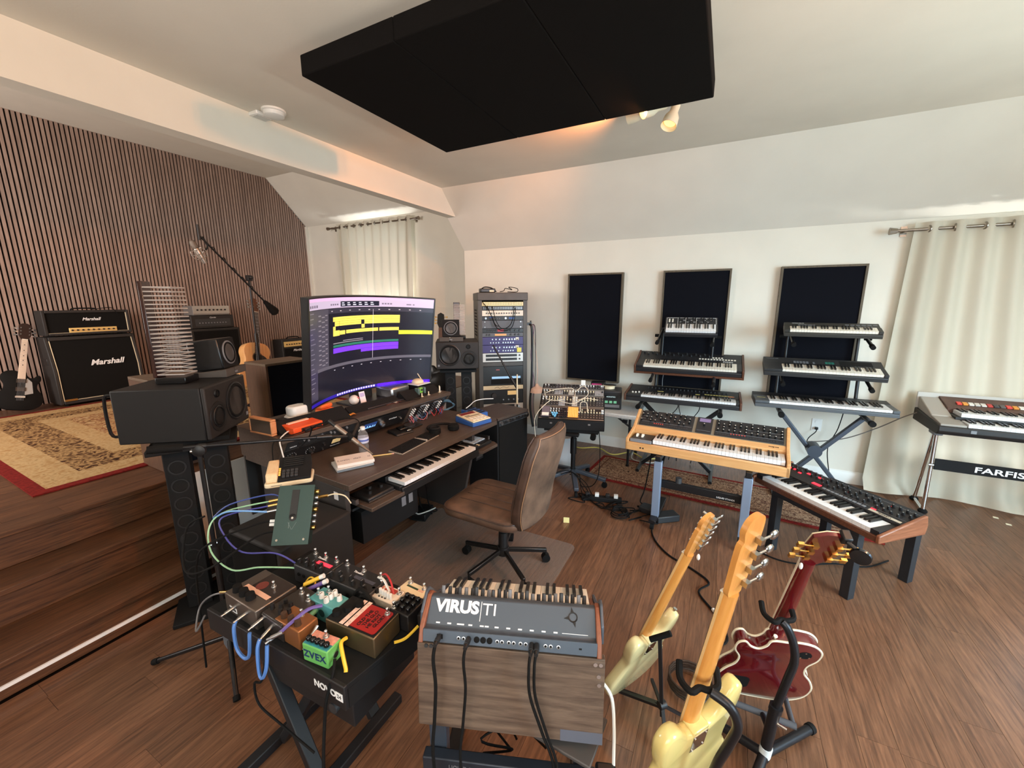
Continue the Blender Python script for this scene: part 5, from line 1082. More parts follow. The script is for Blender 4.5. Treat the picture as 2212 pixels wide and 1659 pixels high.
# ---- modular synthesizer on a castor stand
MDL = (-1.40, 3.19, 0.60); MDR = 16
o = thing('modular_synthesizer', 'large modular synthesizer case covered in knobs with white patch cables', 'synthesizer', MDL, MDR)
part(o, 'case', G().ext([(0, 0.0), (0.34, 0.0), (0.44, 0.30), (0.41, 0.32), (0.245, 0.245), (0.02, 0.085), (0, 0.085)], 0, 0.58), MATTE, 0.004)
def mod_row(y0, z0, y1, z1, name, cols, kr, seed, jack=True, special=None):
    rng = random.Random(seed); L = math.hypot(y1 - y0, z1 - z0); a = math.degrees(math.atan2(z1 - z0, y1 - y0)); M = T(0, y0, z0) @ RX(a)
    part(o, 'rail', G(M).box(0.008, 0.572, 0, 0.008, 0, 0.006), METAL); part(o, 'rail', G(M).box(0.008, 0.572, L - 0.008, L, 0, 0.006), METAL)
    x = 0.01; i = 0
    while x < 0.56:
        w = min(rng.choice((0.05, 0.06, 0.08, 0.10)), 0.57 - x)
        c = cols[i % len(cols)]; i += 1
        md = part(o, 'module', G(M).box(x, x + w - 0.0015, 0.008, L - 0.008, 0.0, 0.004), mat('mod_%d_%d_%d' % c, c, 0.45))
        g = G(M); g2 = G(M); nx = max(2, int(w / 0.021)); ny = max(2, int((L - 0.03) / 0.022))
        for p in range(nx):
            for q in range(ny):
                xx = x + (p + 0.5) * w / nx; yy = 0.016 + (q + 0.5) * (L - 0.032) / ny
                if q < ny * 0.42: g2.cyl((xx, yy, 0.004), (xx, yy, 0.008), 0.0048, n=7)
                elif rng.random() < 0.88: g.cyl((xx, yy, 0.004), (xx, yy, 0.018), kr, kr * 0.8, 7)
        part(md, 'knobs', g, rng.choice((WHITE, WHITE, CREAM, METAL, BLACK)), kind='stuff'); part(md, 'jacks', g2, METAL, kind='stuff')
        x += w
    return M
DK = [(34, 34, 36), (44, 44, 48), (150, 152, 156), (30, 30, 34), (190, 186, 176), (52, 54, 60)]
M1 = mod_row(0.02, 0.088, 0.13, 0.168, 'a', [(40, 40, 44), (34, 34, 36), (30, 30, 32), (38, 38, 40)], 0.0065, 3)
mod_row(0.134, 0.172, 0.245, 0.248, 'b', DK, 0.0075, 4)
mod_row(0.25, 0.25, 0.335, 0.285, 'c', DK, 0.007, 6)
mod_row(0.338, 0.287, 0.415, 0.322, 'd', [(40, 38, 42), (34, 34, 38), (58, 54, 62)], 0.006, 8)
part(o, 'orange_module', G(M1).box(0.262, 0.352, 0.01, 0.125, 0.0195, 0.023), mat('amber_panel', (226, 150, 60), 0.5, emit=0.25))
og = G(M1)
for i in range(6):
    for j in range(7): og.cb((0.27 + i * 0.0145, 0.02 + j * 0.0155, 0.0245), (0.009, 0.009, 0.005))
part(o, 'orange_pads', og, mat('amber_pad', (250, 190, 110), 0.5, emit=0.35), kind='stuff')
part(o, 'grey_module', G(M1).box(0.03, 0.10, 0.01, 0.125, 0.0195, 0.022), mat('mauve_grey', (112, 100, 108), 0.5)); part(o, 'grey_fader_rows', G(M1).box(0.035, 0.095, 0.018, 0.05, 0.022, 0.026), IVORY)
bl = G(M1)
for p in ((0.135, 0.03), (0.155, 0.03), (0.145, 0.05), (0.165, 0.05), (0.125, 0.05), (0.15, 0.015)): bl.cyl((p[0], p[1], 0.018), (p[0], p[1], 0.026), 0.009, n=10)
part(o, 'blue_knobs', bl, mat('sky_blue_knob', (110, 190, 232), 0.4), kind='stuff')
tp = G(M1)
for i in range(4):
    for j in range(5): tp.cyl((0.195 + i * 0.018, 0.018 + j * 0.022, 0.018), (0.195 + i * 0.018, 0.018 + j * 0.022, 0.028), 0.0075, n=8)
part(o, 'dark_knobs', tp, mat('plum_knob', (44, 32, 38), 0.5), kind='stuff')
WC = mat('ivory_cable', (232, 220, 196), 0.5)
for pts in ([(0.03, 0.25, 0.28), (0.04, 0.20, 0.29), (0.06, 0.14, 0.24), (0.14, 0.12, 0.23), (0.21, 0.145, 0.235)], [(0.05, 0.21, 0.28), (0.15, 0.24, 0.31), (0.28, 0.255, 0.32), (0.30, 0.25, 0.29)], [(0.32, 0.25, 0.29), (0.38, 0.27, 0.34), (0.43, 0.23, 0.31), (0.42, 0.17, 0.27), (0.34, 0.16, 0.23)], [(0.12, 0.15, 0.24), (0.06, 0.10, 0.20), (0.0, 0.02, 0.14), (-0.03, 0.02, 0.05), (-0.02, 0.05, -0.12)], [(0.16, 0.135, 0.23), (0.30, 0.11, 0.21), (0.40, 0.155, 0.25), (0.52, 0.16, 0.24)], [(0.37, 0.06, 0.15), (0.37, 0.11, 0.22), (0.42, 0.12, 0.22), (0.43, 0.06, 0.15)], [(0.31, 0.25, 0.29), (0.315, 0.2, 0.28), (0.31, 0.15, 0.24), (0.305, 0.12, 0.20)]):
    part(o, 'patch_cable', G().tube(smooth(pts, 6), 0.003, 5), WC)
part(o, 'paper_tag', G().box(0.36, 0.40, 0.40, 0.402, 0.31, 0.37, T(0, 0, 0)), WHITE)
for x in (0.11, 0.44): part(o, 'latch', G().box(x, x + 0.02, -0.004, 0, 0.05, 0.062), METAL)
c0 = T(*MDL) @ RZ(MDR)
o = thing('castor_stand', 'black pedestal stand with five-spoke castor base under the modular synthesizer', 'stand', (-1.165, 3.50, 0), 10)
part(o, 'column', G().cyl((0, 0, 0.12), (0, 0, 0.56), 0.022).cyl((0, 0, 0.30), (0, 0, 0.45), 0.03), STEELB)
part(o, 'top_plate', G().box(-0.24, 0.24, -0.20, 0.14, 0.565, 0.598), MATTE, 0.004)
part(o, 'clamp_knob', G().cyl((0.20, -0.20, 0.555), (0.20, -0.24, 0.545), 0.025), RUBBER)
part(o, 'front_pad', G().box(-0.06, 0.08, -0.26, -0.20, 0.545, 0.572), RUBBER, 0.008)
for k in range(5):
    a = R_(-75 + 72 * k); c, s = math.cos(a), math.sin(a)
    sp_ = part(o, 'spoke', G().bar((0.02 * c, 0.02 * s, 0.135), (0.31 * c, 0.31 * s, 0.075), 0.045, 0.035), mat('slate_plastic', (62, 68, 78), 0.45), 0.008)
    part(sp_, 'castor', G().cyl((0.30 * c - 0.012 * s, 0.30 * s + 0.012 * c, 0.027), (0.30 * c + 0.012 * s, 0.30 * s - 0.012 * c, 0.027), 0.026, n=16).cyl((0.30 * c, 0.30 * s, 0.03), (0.30 * c, 0.30 * s, 0.07), 0.008), RUBBER)
# ---- folding table with a black device
o = thing('folding_table', 'white plastic folding table with black legs behind the modular synthesizer', 'table', (-1.60, 4.06, 0))
part(o, 'top', G().box(0, 0.90, 0, 0.56, 0.53, 0.575), mat('speckled_white_plastic', (206, 206, 204), 0.6, var=0.05, vs=60), 0.012)
for x in (0.10, 0.82):
    part(o, 'leg', G().cyl((x, 0.08, 0.53), (x, 0.06, 0.0), 0.013), STEELB); lg = part(o, 'leg', G().cyl((x, 0.46, 0.53), (x, 0.50, 0.0), 0.013), STEELB)
    part(lg, 'cross_tube', G().cyl((x, 0.07, 0.10), (x, 0.49, 0.10), 0.010), STEELB)
    part(lg, 'brace', G().cyl((x, 0.27, 0.35), (x - 0.25 if x > 0.5 else x + 0.25, 0.27, 0.52), 0.010).cb(((x - 0.09) if x > 0.5 else x + 0.09, 0.27, 0.43), (0.05, 0.03, 0.03)), STEELB)
    for q in (0.06, 0.50): part(lg, 'foot', G().cyl((x, q, 0), (x, q, 0.03), 0.016), RUBBER)
o = thing('synth_module', 'black desktop module with small screen on the folding table', 'electronics', (-1.10, 4.18, 0.577), 12)
part(o, 'case', G().box(0, 0.21, 0, 0.24, 0, 0.20), mat('charcoal', (42, 43, 46), 0.5), 0.012); part(o, 'front', G().box(0.012, 0.198, -0.004, 0, 0.02, 0.18), BLACK)
part(o, 'screen', G().box(0.03, 0.17, -0.006, -0.004, 0.12, 0.155), mat('dim_screen', (24, 30, 30), 0.2)); text(o, 'screen_text', 'ACOUSTICS', 0.017, T(0.10, -0.0065, 0.138) @ FRONT, mat('screen_text', (200, 224, 226), 0.4, emit=0.7))
for x in (0.04, 0.085, 0.13): part(o, 'green_button', G().box(x, x + 0.03, -0.007, -0.004, 0.07, 0.095), mat('green_button', (110, 180, 140), 0.4, emit=0.3))
part(o, 'lower_plate', G().box(0.02, 0.19, -0.006, -0.004, 0.025, 0.055), GREY)
o = thing('tape_roll', 'roll of cream tape with black scissors on the black desktop module', 'tape roll', (-1.06, 4.32, 0.778))
part(o, 'roll', G().lathe([(0.055, 0), (0.065, 0.002), (0.065, 0.033), (0.055, 0.035), (0.04, 0.035), (0.04, 0)], 28), CREAM); part(o, 'scissors', G().box(-0.05, 0.07, -0.012, 0.006, 0.036, 0.044).box(-0.04, 0.075, 0.005, 0.024, 0.036, 0.044), BLACK)
o = thing('pedal_box', 'small black box with magenta label beside the tape roll', 'electronics', (-1.27, 4.36, 0.577), 8)
part(o, 'case', G().box(0, 0.15, 0, 0.12, 0, 0.245), BLACK, 0.006); part(o, 'label', G().box(0.01, 0.12, -0.002, 0, 0.20, 0.232), mat('magenta', (210, 60, 130), 0.5))
# white bin under the modular stand
single('storage_bin', 'white plastic bin standing behind the chair under the modular synthesizer', 'bin', G().lathe([(0.11, 0), (0.125, 0.005), (0.14, 0.30), (0.146, 0.30), (0.146, 0.32), (0.13, 0.32), (0.115, 0.02)], 24), mat('bluish_white', (206, 214, 222), 0.4), (-1.42, 3.92, 0))
# ---- keyboards in stacks
def pframe(y0, z0, y1, z1): return T(0, y0, z0) @ RX(math.degrees(math.atan2(z1 - z0, y1 - y0))), math.hypot(y1 - y0, z1 - z0)
def synth(name, label, loc, rz, rx, W, D, hk, hp, h1, nkeys, kx, kw, case, keym=None, ends=None, endw=0.02, group=None, each=False, yk=0.17, front=None, first=0, cat='keyboard'):
    o = thing(name, label, cat, loc, rz, rx, group)
    x0, x1 = (endw, W - endw) if ends else (0, W)
    part(o, 'case', G().ext([(0, 0), (D, 0), (D, h1), (yk, hp), (yk, hk), (0.012, hk), (0.0, hk - 0.006)], x0, x1), case, 0.003)
    if ends:
        for a in (0, W - endw): part(o, 'end_cheek', G().ext([(-0.006, 0), (D, 0), (D, h1 + 0.008), (yk, hp + 0.012), (0.0, hk + 0.026), (-0.006, hk + 0.02)], a, a + endw), ends, 0.004)
    for a_, b_ in ((x0, kx - 0.001), (kx + nkeys * kw + 0.001, x1)):
        if b_ - a_ > 0.004: part(o, 'key_block', G().box(a_, b_, 0.006, yk, hk, hk + 0.022), front or case, 0.002)
    keybed(o, kx, 0.012, hk + 0.022, nkeys, kw, yk - 0.014, each, keym, first, bl=(yk - 0.014) * 0.62, h=0.02)
    return o, pframe(yk, hp, D, h1)
def knob_grid(o, M, pts, r, m, h=0.014, name='knobs'):
    g = G(M)
    for x, y in pts: g.cyl((x, y, 0), (x, y, h), r, r * 0.8, 8)
    return part(o, name, g, m, kind='stuff')
def strip(o, M, rects, m, h=0.0015, name='panel_print', kind='stuff'):
    if name in ('red_display', 'green_display', 'wheel'):
        for a in rects: part(o, name, G(M).box(a[0], a[1], a[2], a[3], 0, h), m)
        return
    g = G(M)
    for a in rects: g.box(a[0], a[1], a[2], a[3], 0, h)
    return part(o, name, g, m, kind=kind)
SYB = mat('synth_black', (34, 34, 37), 0.45); SYG = mat('synth_charcoal', (44, 45, 46), 0.5); WALN = wood('walnut_end', (72, 42, 28), (104, 64, 44), 'y', 6, 0.45)
# left stack
o, (M, L) = synth('poly_synthesizer', 'black synthesizer with wooden ends, lowest on the left stand', (-0.856, 4.144, 0.712), 1.2, 0, 1.06, 0.37, 0.045, 0.075, 0.10, 36, 0.165, 0.0235, SYB, KEYW, WALN, group='keyboards on the left stand')
knob_grid(o, M, [(0.2 + i * 0.035, L * 0.55) for i in range(22)], 0.007, BLACK); strip(o, M, [(0.30, 0.36, 0.02, 0.035), (0.66, 0.70, 0.02, 0.035)] + [(0.74 + i * 0.025, 0.76 + i * 0.025, 0.04, 0.055) for i in range(10)], mat('yellow_print', (206, 190, 110), 0.5)); strip(o, M, [(0.95, 1.0, 0.03, 0.05)], mat('orange_print', (210, 130, 90), 0.5))
knob_grid(o, T(0, 0.09, 0.067), [(0.07, 0), (0.10, 0), (0.13, 0.02)], 0.009, IVORY)
o, (M, L) = synth('poly_synthesizer', 'dark synthesizer with brown wooden case, middle of the left stand', (-0.80, 4.299, 0.994), 1.0, 15, 1.0, 0.36, 0.045, 0.065, 0.085, 36, 0.09, 0.0235, SYB, IVORY, WALN, group='keyboards on the left stand')
part(o, 'wooden_base', G().box(0.0, 1.0, -0.008, 0.36, -0.02, 0.0), WALN)
knob_grid(o, M, [(0.06 + i * 0.042, L * 0.75 - 0.03 * (i % 2)) for i in range(16)], 0.012, BLACK, 0.018); knob_grid(o, M, [(0.06 + i * 0.042, L * 0.75 - 0.03 * (i % 2)) for i in range(16)], 0.005, METAL, 0.0195, 'knob_caps')
strip(o, M, [(0.60 + i * 0.026, 0.617 + i * 0.026, 0.06, 0.078) for i in range(13)] + [(0.72 + i * 0.026, 0.737 + i * 0.026, 0.095, 0.112) for i in range(4)], IVORY, 0.004, 'buttons', 'stuff'); text(o, 'lettering', 'Polysix', 0.03, M @ T(0.86, 0.028, 0.001), TEXTW, bold=0.0005)
o, (M, L) = synth('mono_synthesizer', 'small black synthesizer with outlined panel, top of the left stand', (-0.513, 4.172, 1.368), 4.3, 30, 0.46, 0.25, 0.04, 0.055, 0.06, 19, 0.012, 0.0228, SYB, KEYW, group='keyboards on the left stand', yk=0.125)
strip(o, M, [(0.012, 0.448, 0.010, 0.0125), (0.012, 0.448, L - 0.0125, L - 0.010), (0.012, 0.0145, 0.01, L - 0.01), (0.4455, 0.448, 0.01, L - 0.01)] + [(x, x + 0.0025, 0.01, L - 0.01) for x in (0.11, 0.18, 0.275, 0.365)], TEXTW, name='panel_lines')
knob_grid(o, M, [(0.125 + i * 0.024, 0.03 + j * 0.035) for i in range(13) for j in range(3) if (i + j) % 3], 0.006, BLACK); strip(o, M, [(0.13 + i * 0.03, 0.15 + i * 0.03, 0.045 + 0.03 * (i % 2), 0.048 + 0.03 * (i % 2)) for i in range(10)], TEXTW, name='panel_marks', kind='stuff'); strip(o, M, [(0.03, 0.042, 0.04, 0.09), (0.06, 0.072, 0.04, 0.09)], IVORY, 0.006, 'wheel')
# right stack
o, (M, L) = synth('stage_keyboard', 'grey and black sloping keyboard, lowest on the right stand', (0.299, 4.143, 0.778), 2.9, 3, 1.0, 0.30, 0.035, 0.055, 0.06, 36, 0.11, 0.0235, mat('graphite', (84, 88, 92), 0.45, 0.2), KEYW, group='keyboards on the right stand', yk=0.20)
part(o, 'black_top', G(M).box(0.0, 1.0, 0.004, L, 0, 0.003), SYB); text(o, 'lettering', 'Nomad', 0.022, T(0.055, 0.12, 0.0575), mat('yellow_print', (206, 190, 110), 0.5), shear=0.2)
o, (M, L) = synth('home_keyboard', 'black keyboard with green display blocks, middle of the right stand', (0.342, 4.207, 1.054), -0.2, 15, 0.85, 0.27, 0.04, 0.06, 0.07, 29, 0.138, 0.0235, SYG, IVORY, group='keyboards on the right stand', yk=0.14)
strip(o, M, [(0.46 + i * 0.022, 0.478 + i * 0.022, 0.04, 0.075) for i in range(3)], mat('green_display', (40, 110, 96), 0.4, emit=0.15), name='green_display'); strip(o, M, [(0.23 + i * 0.023, 0.247 + i * 0.023, 0.05, 0.064) for i in range(5)] + [(0.23 + i * 0.023, 0.247 + i * 0.023, 0.03, 0.036) for i in range(5)] + [(0.37, 0.385, 0.05, 0.06), (0.37, 0.385, 0.03, 0.036)], GREY, 0.003, 'buttons', 'stuff')
part(o, 'speaker_grille', G(M).box(0.56, 0.78, 0.03, 0.10, 0, 0.002), MATTE); text(o, 'lettering', 'YAMAHA PSR', 0.016, M @ T(0.07, 0.10, 0.0005), GREY)
o, (M, L) = synth('mini_keyboard', 'small dark keyboard with rows of tiny buttons, top of the right stand', (0.451, 4.153, 1.405), -3.1, 15, 0.64, 0.22, 0.035, 0.05, 0.055, 29, 0.04, 0.0197, mat('olive_charcoal', (50, 49, 45), 0.5), IVORY, group='keyboards on the right stand', yk=0.11)
strip(o, M, [(0.42 + i * 0.036, 0.445 + i * 0.036, 0.06, 0.068) for i in range(6)] + [(0.42 + i * 0.036, 0.445 + i * 0.036, 0.02, 0.028) for i in range(5)] + [(0.10, 0.22, 0.04, 0.05)], GREY, 0.003, 'buttons', 'stuff'); text(o, 'lettering', 'YAMAHA DX100', 0.012, M @ T(0.10, 0.09, 0.0005), TEXTW)
# crossed tier stands
STG = mat('blue_grey_steel', (70, 78, 90), 0.4, 0.4)
def tier_stand(label, xc, y0, w, z1, z2, z3, xs2, xs3, m):
    o = thing('keyboard_stand', label, 'keyboard stand', (xc, y0, 0), group='crossed keyboard stands')
    for s, yy in ((-1, 0.10), (1, 0.16)):
        part(o, 'cross_leg', G().bar((s * w * 0.9, yy, 0.03), (-s * w, yy, z1 - 0.03), 0.035, 0.05, (0, 1, 0)), m, 0.006)
    part(o, 'pivot_disc', G().cyl((0, 0.06, z1 * 0.53), (0, 0.20, z1 * 0.53), 0.055, n=24), m)
    for s in (-1, 1):
        part(o, 'support_arm', G().cyl((s * w, -0.10, z1 - 0.022), (s * w, 0.32, z1 - 0.022), 0.018), STEELB)
        part(o, 'end_cap', G().cyl((s * w, -0.14, z1 - 0.022), (s * w, -0.10, z1 - 0.022), 0.023), RUBBER)
        part(o, 'floor_bar', G().cyl((s * w * 0.92, -0.12, 0.025), (s * w * 0.92, 0.38, 0.025), 0.018), STEELB)
        x2, x3 = xs2 * s, xs3 * s
        part(o, 'upright', G().cyl((x2, 0.40, z1 - 0.02), (x2, 0.44, z2 + 0.02), 0.014), STEELB); part(o, 'upright', G().cyl((x3, 0.42, z2 - 0.05), (x3, 0.44, z3 + 0.02), 0.012), STEELB)
        part(o, 'link_arm', G().cyl((s * w, 0.30, z1 - 0.022), (x2, 0.40, z1 - 0.02), 0.014), STEELB)
        for zz, xx, zt in ((z2, x2, 15), (z3, x3, 22)):
            a = part(o, 'tier_arm', G().cyl((xx, 0.44, zz + 0.05), (xx, 0.04, zz - 0.055), 0.013), STEELB)
            part(a, 'clamp', G().cb((xx, 0.42, zz + 0.03), (0.05, 0.05, 0.06)), BLACK, 0.006)
            part(a, 'clamp_knob', G().cyl((xx + s * 0.02, 0.36, zz - 0.02), (xx + s * 0.07, 0.36, zz - 0.02), 0.016, n=10), RUBBER); part(a, 'end_cap', G().cyl((xx, 0.05, zz - 0.054), (xx, 0.005, zz - 0.066), 0.018), RUBBER)
tier_stand('black crossed keyboard stand with three tiers on the left', -0.33, 4.14, 0.36, 0.71, 0.995, 1.37, 0.28, 0.24, STEELB)
tier_stand('blue-grey crossed keyboard stand with three tiers on the right', 0.79, 4.14, 0.30, 0.775, 1.055, 1.40, 0.30, 0.26, STG)
cable('grey_cable', 'grey cable hanging from the middle keyboard of the left stand', [(-0.52, 4.55, 1.02), (-0.53, 4.50, 0.95), (-0.54, 4.52, 0.88), (-0.54, 4.55, 0.80)], 0.004, GREY)
cable('black_cable', 'black power cable from the wall outlet behind the right stand', [(0.862, 4.65, 0.505), (0.85, 4.61, 0.48), (0.80, 4.62, 0.40), (0.80, 4.62, 0.30), (0.84, 4.62, 0.25)], 0.004, RUBBER)
cable('black_cable', 'long dark cable sagging from the organ to the right keyboard stand', [(1.50, 4.45, 0.80), (1.40, 4.45, 0.74), (1.25, 4.46, 0.62), (1.05, 4.45, 0.50), (0.85, 4.44, 0.44), (0.72, 4.44, 0.42)], 0.005, mat('warm_grey_cable', (104, 98, 92), 0.5))
cable('black_cable', 'black cable hanging under the right keyboard stack to the floor', [(1.02, 4.52, 0.76), (1.0, 4.55, 0.55), (0.95, 4.56, 0.35), (0.98, 4.52, 0.12), (0.97, 4.4, 0.02), (0.80, 4.35, 0.012)], 0.004, RUBBER)
for i, (x, q) in enumerate(((-0.42, 0.05), (-0.34, -0.02), (-0.20, 0.04))):
    cable('black_cable', ['leftmost of three thin cables behind the left crossed stand', 'middle of three thin cables behind the left crossed stand', 'rightmost of three thin cables behind the left crossed stand'][i], [(x, 4.52, 0.74), (x + q, 4.55, 0.6), (x - q, 4.57, 0.42), (x + q * 0.5, 4.55, 0.2), (x, 4.5, 0.01)], 0.004, RUBBER, group='cables behind the left stand')
# ---- wooden flagship synthesizer
OAK = wood('honey_ash', (200, 144, 88), (218, 168, 112), 'x', 5, 0.4, grain=18, coat=0.2)
MG = (-0.61, 3.10, 0.568); MGR = -3.6
o = thing('wooden_synthesizer', 'large synthesizer in honey-coloured wood with black knob panels in the middle of the room', 'synthesizer', MG, MGR)
W, D = 1.07, 0.40
part(o, 'front_rail', G().box(0, W, 0, 0.028, 0, 0.065), OAK, 0.004); part(o, 'bottom', G().box(0.012, W - 0.012, 0.02, D, 0.006, 0.03), OAK)
for a in (0, W - 0.022): part(o, 'end_cheek', G().ext([(0, 0), (D, 0), (D, 0.235), (D - 0.03, 0.24), (0.205, 0.135), (0.0, 0.092)], a, a + 0.022), OAK, 0.004)
part(o, 'key_rail', G().ext([(0.185, 0.03), (0.235, 0.03), (0.235, 0.142), (0.185, 0.118)], 0.022, W - 0.022), OAK, 0.003)
part(o, 'rear_case', G().ext([(0.235, 0.03), (D, 0.03), (D, 0.225), (0.235, 0.138)], 0.022, W - 0.022), mat('bronze_grey', (140, 134, 120), 0.4, 0.4))
lp = part(o, 'left_panel', G().box(0.035, 0.185, 0.028, 0.18, 0.03, 0.088), SYB, 0.003); part(o, 'left_lip', G().box(0.03, 0.19, 0.012, 0.03, 0.066, 0.090), GREY, 0.002)
for x in (0.065, 0.105): part(lp, 'wheel', G().cyl((x - 0.007, 0.11, 0.082), (x + 0.007, 0.11, 0.082), 0.026, n=20), IVORY)
for x in (0.115, 0.135): part(o, 'jack', G().cyl((x, 0, 0.03), (x, -0.002, 0.03), 0.006), BLACK)
keybed(o, 0.197, 0.03, 0.098, 36, 0.02345, 0.152, True, KEYW, bl=0.092, h=0.03)
M, L = pframe(0.238, 0.141, D, 0.226)
for nm, a, b in (('control_panel', 0.035, 0.44), ('control_panel', 0.462, 0.572), ('control_panel', 0.594, 1.035)): part(o, nm, G(M).box(a, b, 0.006, L - 0.004, 0, 0.006), SYB, 0.002)
part(o, 'screen', G(M).box(0.478, 0.556, L - 0.055, L - 0.018, 0.006, 0.008), mat('violet_screen', (120, 104, 140), 0.3, emit=0.3))
k1 = [(0.05 + i * 0.036, 0.055 + j * 0.032) for i in range(11) for j in range(4) if (i + j) % 3 != 1]; k2 = [(0.615 + i * 0.037, 0.055 + j * 0.030) for i in range(12) for j in range(4) if (i * 2 + j) % 4 != 1] + [(0.517, 0.09)]
knob_grid(o, M @ T(0, 0, 0.006), k1 + k2, 0.009, BLACK, 0.020); knob_grid(o, M @ T(0, 0, 0.006), k1 + k2, 0.005, mat('pale_cap', (196, 190, 178), 0.4), 0.0215, 'knob_caps')
strip(o, M @ T(0, 0, 0.006), [(0.05, 0.43, 0.046, 0.048), (0.05, 0.10, 0.08, 0.082), (0.05, 0.10, 0.11, 0.112), (0.60, 1.03, 0.040, 0.042), (0.80, 1.02, 0.068, 0.070), (0.80, 1.02, 0.10, 0.102), (0.47, 0.565, 0.03, 0.032)], GREY, 0.001, 'panel_lines'); strip(o, M @ T(0, 0, 0.006), [(0.05 + i * 0.018, 0.062 + i * 0.018, 0.014, 0.024) for i in range(20)] + [(0.61 + i * 0.018, 0.622 + i * 0.018, 0.014, 0.024) for i in range(22)], DARK, 0.003, 'buttons', 'stuff')
strip(o, M @ T(0, 0, 0.006), [(0.15 + i * 0.016, 0.158 + i * 0.016, 0.030, 0.036) for i in range(5)] + [(0.70 + i * 0.018, 0.708 + i * 0.018, 0.032, 0.038) for i in range(6)], mat('small_red_light', (200, 60, 50), 0.4, emit=0.5), 0.002, 'lights', 'stuff'); text(o, 'lettering', 'moog one', 0.015, T(0.975, 0.21, 0.1315) @ RX(26), TEXTK)
def mw(x, y, zz): v = T(*MG) @ RZ(MGR) @ Vector((x, y, zz)); return (v.x, v.y, v.z)
o = thing('keyboard_stand', 'blue-grey two-legged keyboard stand under the wooden synthesizer', 'keyboard stand', (MG[0], MG[1], 0), MGR)
for x in (0.255, 0.845):
    part(o, 'leg', G().box(x - 0.028, x + 0.028, -0.02, 0.025, 0.07, 0.52), mat('pale_blue_steel', (132, 146, 168), 0.4, 0.3), 0.004)
    part(o, 'support_arm', G().box(x - 0.02, x + 0.02, -0.03, 0.34, 0.525, 0.566), STEELB, 0.004); part(o, 'brace', G().bar((x, 0.02, 0.40), (x, 0.25, 0.525), 0.03, 0.02), STEELB)
    part(o, 'foot_bar', G().box(x - 0.025, x + 0.025, -0.10, 0.34, 0.05, 0.08), STEELB, 0.004)
    for yy in (-0.08, 0.32): part(o, 'castor', G().cyl((x - 0.012, yy, 0.026), (x + 0.012, yy, 0.026), 0.026, n=16).cyl((x, yy, 0.03), (x, yy, 0.06), 0.008), RUBBER)
part(o, 'crossbar', G().box(0.22, 0.86, 0.03, 0.06, 0.30, 0.36), STEELB, 0.004); part(o, 'crossbar_knob', G().cyl((0.40, 0.045, 0.36), (0.40, 0.045, 0.40), 0.022, n=14), DARK)
text(o, 'lettering', 'LIQUID STANDS', 0.016, T(0.72, 0.029, 0.318) @ FRONT, TEXTW)
# ---- synthesizer with red displays on a black side table
PR = (0.271, 3.189, 0.452); PRR = -47.6
o = thing('side_table', 'small square black side table carrying the red-lit synthesizer', 'table', (0.385, 3.12, 0), -46)
part(o, 'top', G().box(0, 0.55, 0, 0.55, 0.40, 0.45), mat('black_ash', (26, 27, 31), 0.6, var=0.1, vs=80), 0.002)
for x in (0, 0.50):
    for yy in (0, 0.50): part(o, 'leg', G().box(x, x + 0.05, yy, yy + 0.05, 0, 0.40), MATS['black_ash'], 0.002)
o = thing('analog_synthesizer', 'dark synthesizer with wooden ends and red displays on the black side table', 'synthesizer', PR, PRR)
W, D = 0.813, 0.323
part(o, 'case', G().ext([(0, 0.006), (D, 0.006), (D, 0.10), (0.17, 0.072), (0.17, 0.03), (0.0, 0.03)], 0.018, W - 0.018), SYB, 0.002)
part(o, 'front_rail', G().box(0.018, W - 0.018, -0.004, 0.012, 0.0, 0.032), WALN, 0.002)
for a in (0, W - 0.02): part(o, 'end_cheek', G().ext([(-0.012, 0), (D + 0.01, 0), (D + 0.02, 0.05), (D + 0.005, 0.112), (0.17, 0.082), (-0.012, 0.045)], a, a + 0.02), wood('rosy_walnut', (108, 62, 40), (146, 92, 64), 'y', 5, 0.4), 0.006)
keybed(o, 0.066, 0.012, 0.056, 29, 0.0236, 0.150, True, KEYW, bl=0.094, h=0.025)
part(o, 'key_block', G().box(0.02, 0.064, 0.01, 0.17, 0.03, 0.058), SYB); part(o, 'key_block', G().box(0.752, W - 0.02, 0.01, 0.17, 0.03, 0.058), SYB)
M, L = pframe(0.17, 0.0725, D, 0.1005)
kp = [(0.04 + i * 0.035, 0.055 + j * 0.036) for i in range(22) for j in range(3) if (i + 2 * j) % 5 != 1 and not (j == 0 and i < 8)]
knob_grid(o, M, kp, 0.0085, BLACK, 0.018); knob_grid(o, M, kp, 0.004, METAL, 0.0195, 'knob_caps')
strip(o, M, [(0.05, 0.095, 0.085, 0.10), (0.13, 0.15, 0.07, 0.082), (0.17, 0.195, 0.10, 0.115), (0.235, 0.275, 0.105, 0.118), (0.27, 0.325, 0.020, 0.040)], RED, 0.002, 'red_display'); strip(o, M, [(0.345 + i * 0.026, 0.364 + i * 0.026, 0.012, 0.028) for i in range(10)], GREY, 0.003, 'buttons', 'stuff')
strip(o, M, [(0.03, 0.785, 0.148, 0.150), (0.36, 0.785, 0.044, 0.0455), (0.61, 0.62, 0.05, 0.052)], GREY, 0.0008, 'panel_lines'); strip(o, M, [(0.62, 0.78, 0.006, 0.024)], mat('cream_plate', (190, 182, 164), 0.5), 0.001, 'name_plate'); text(o, 'lettering', 'PROPHET 6', 0.013, M @ T(0.70, 0.015, 0.0015), TEXTK)
strip(o, M, [(0.62, 0.645, 0.028, 0.036), (0.45, 0.458, 0.09, 0.096), (0.66, 0.668, 0.125, 0.131)], RED, 0.002, 'small_lights', 'stuff')
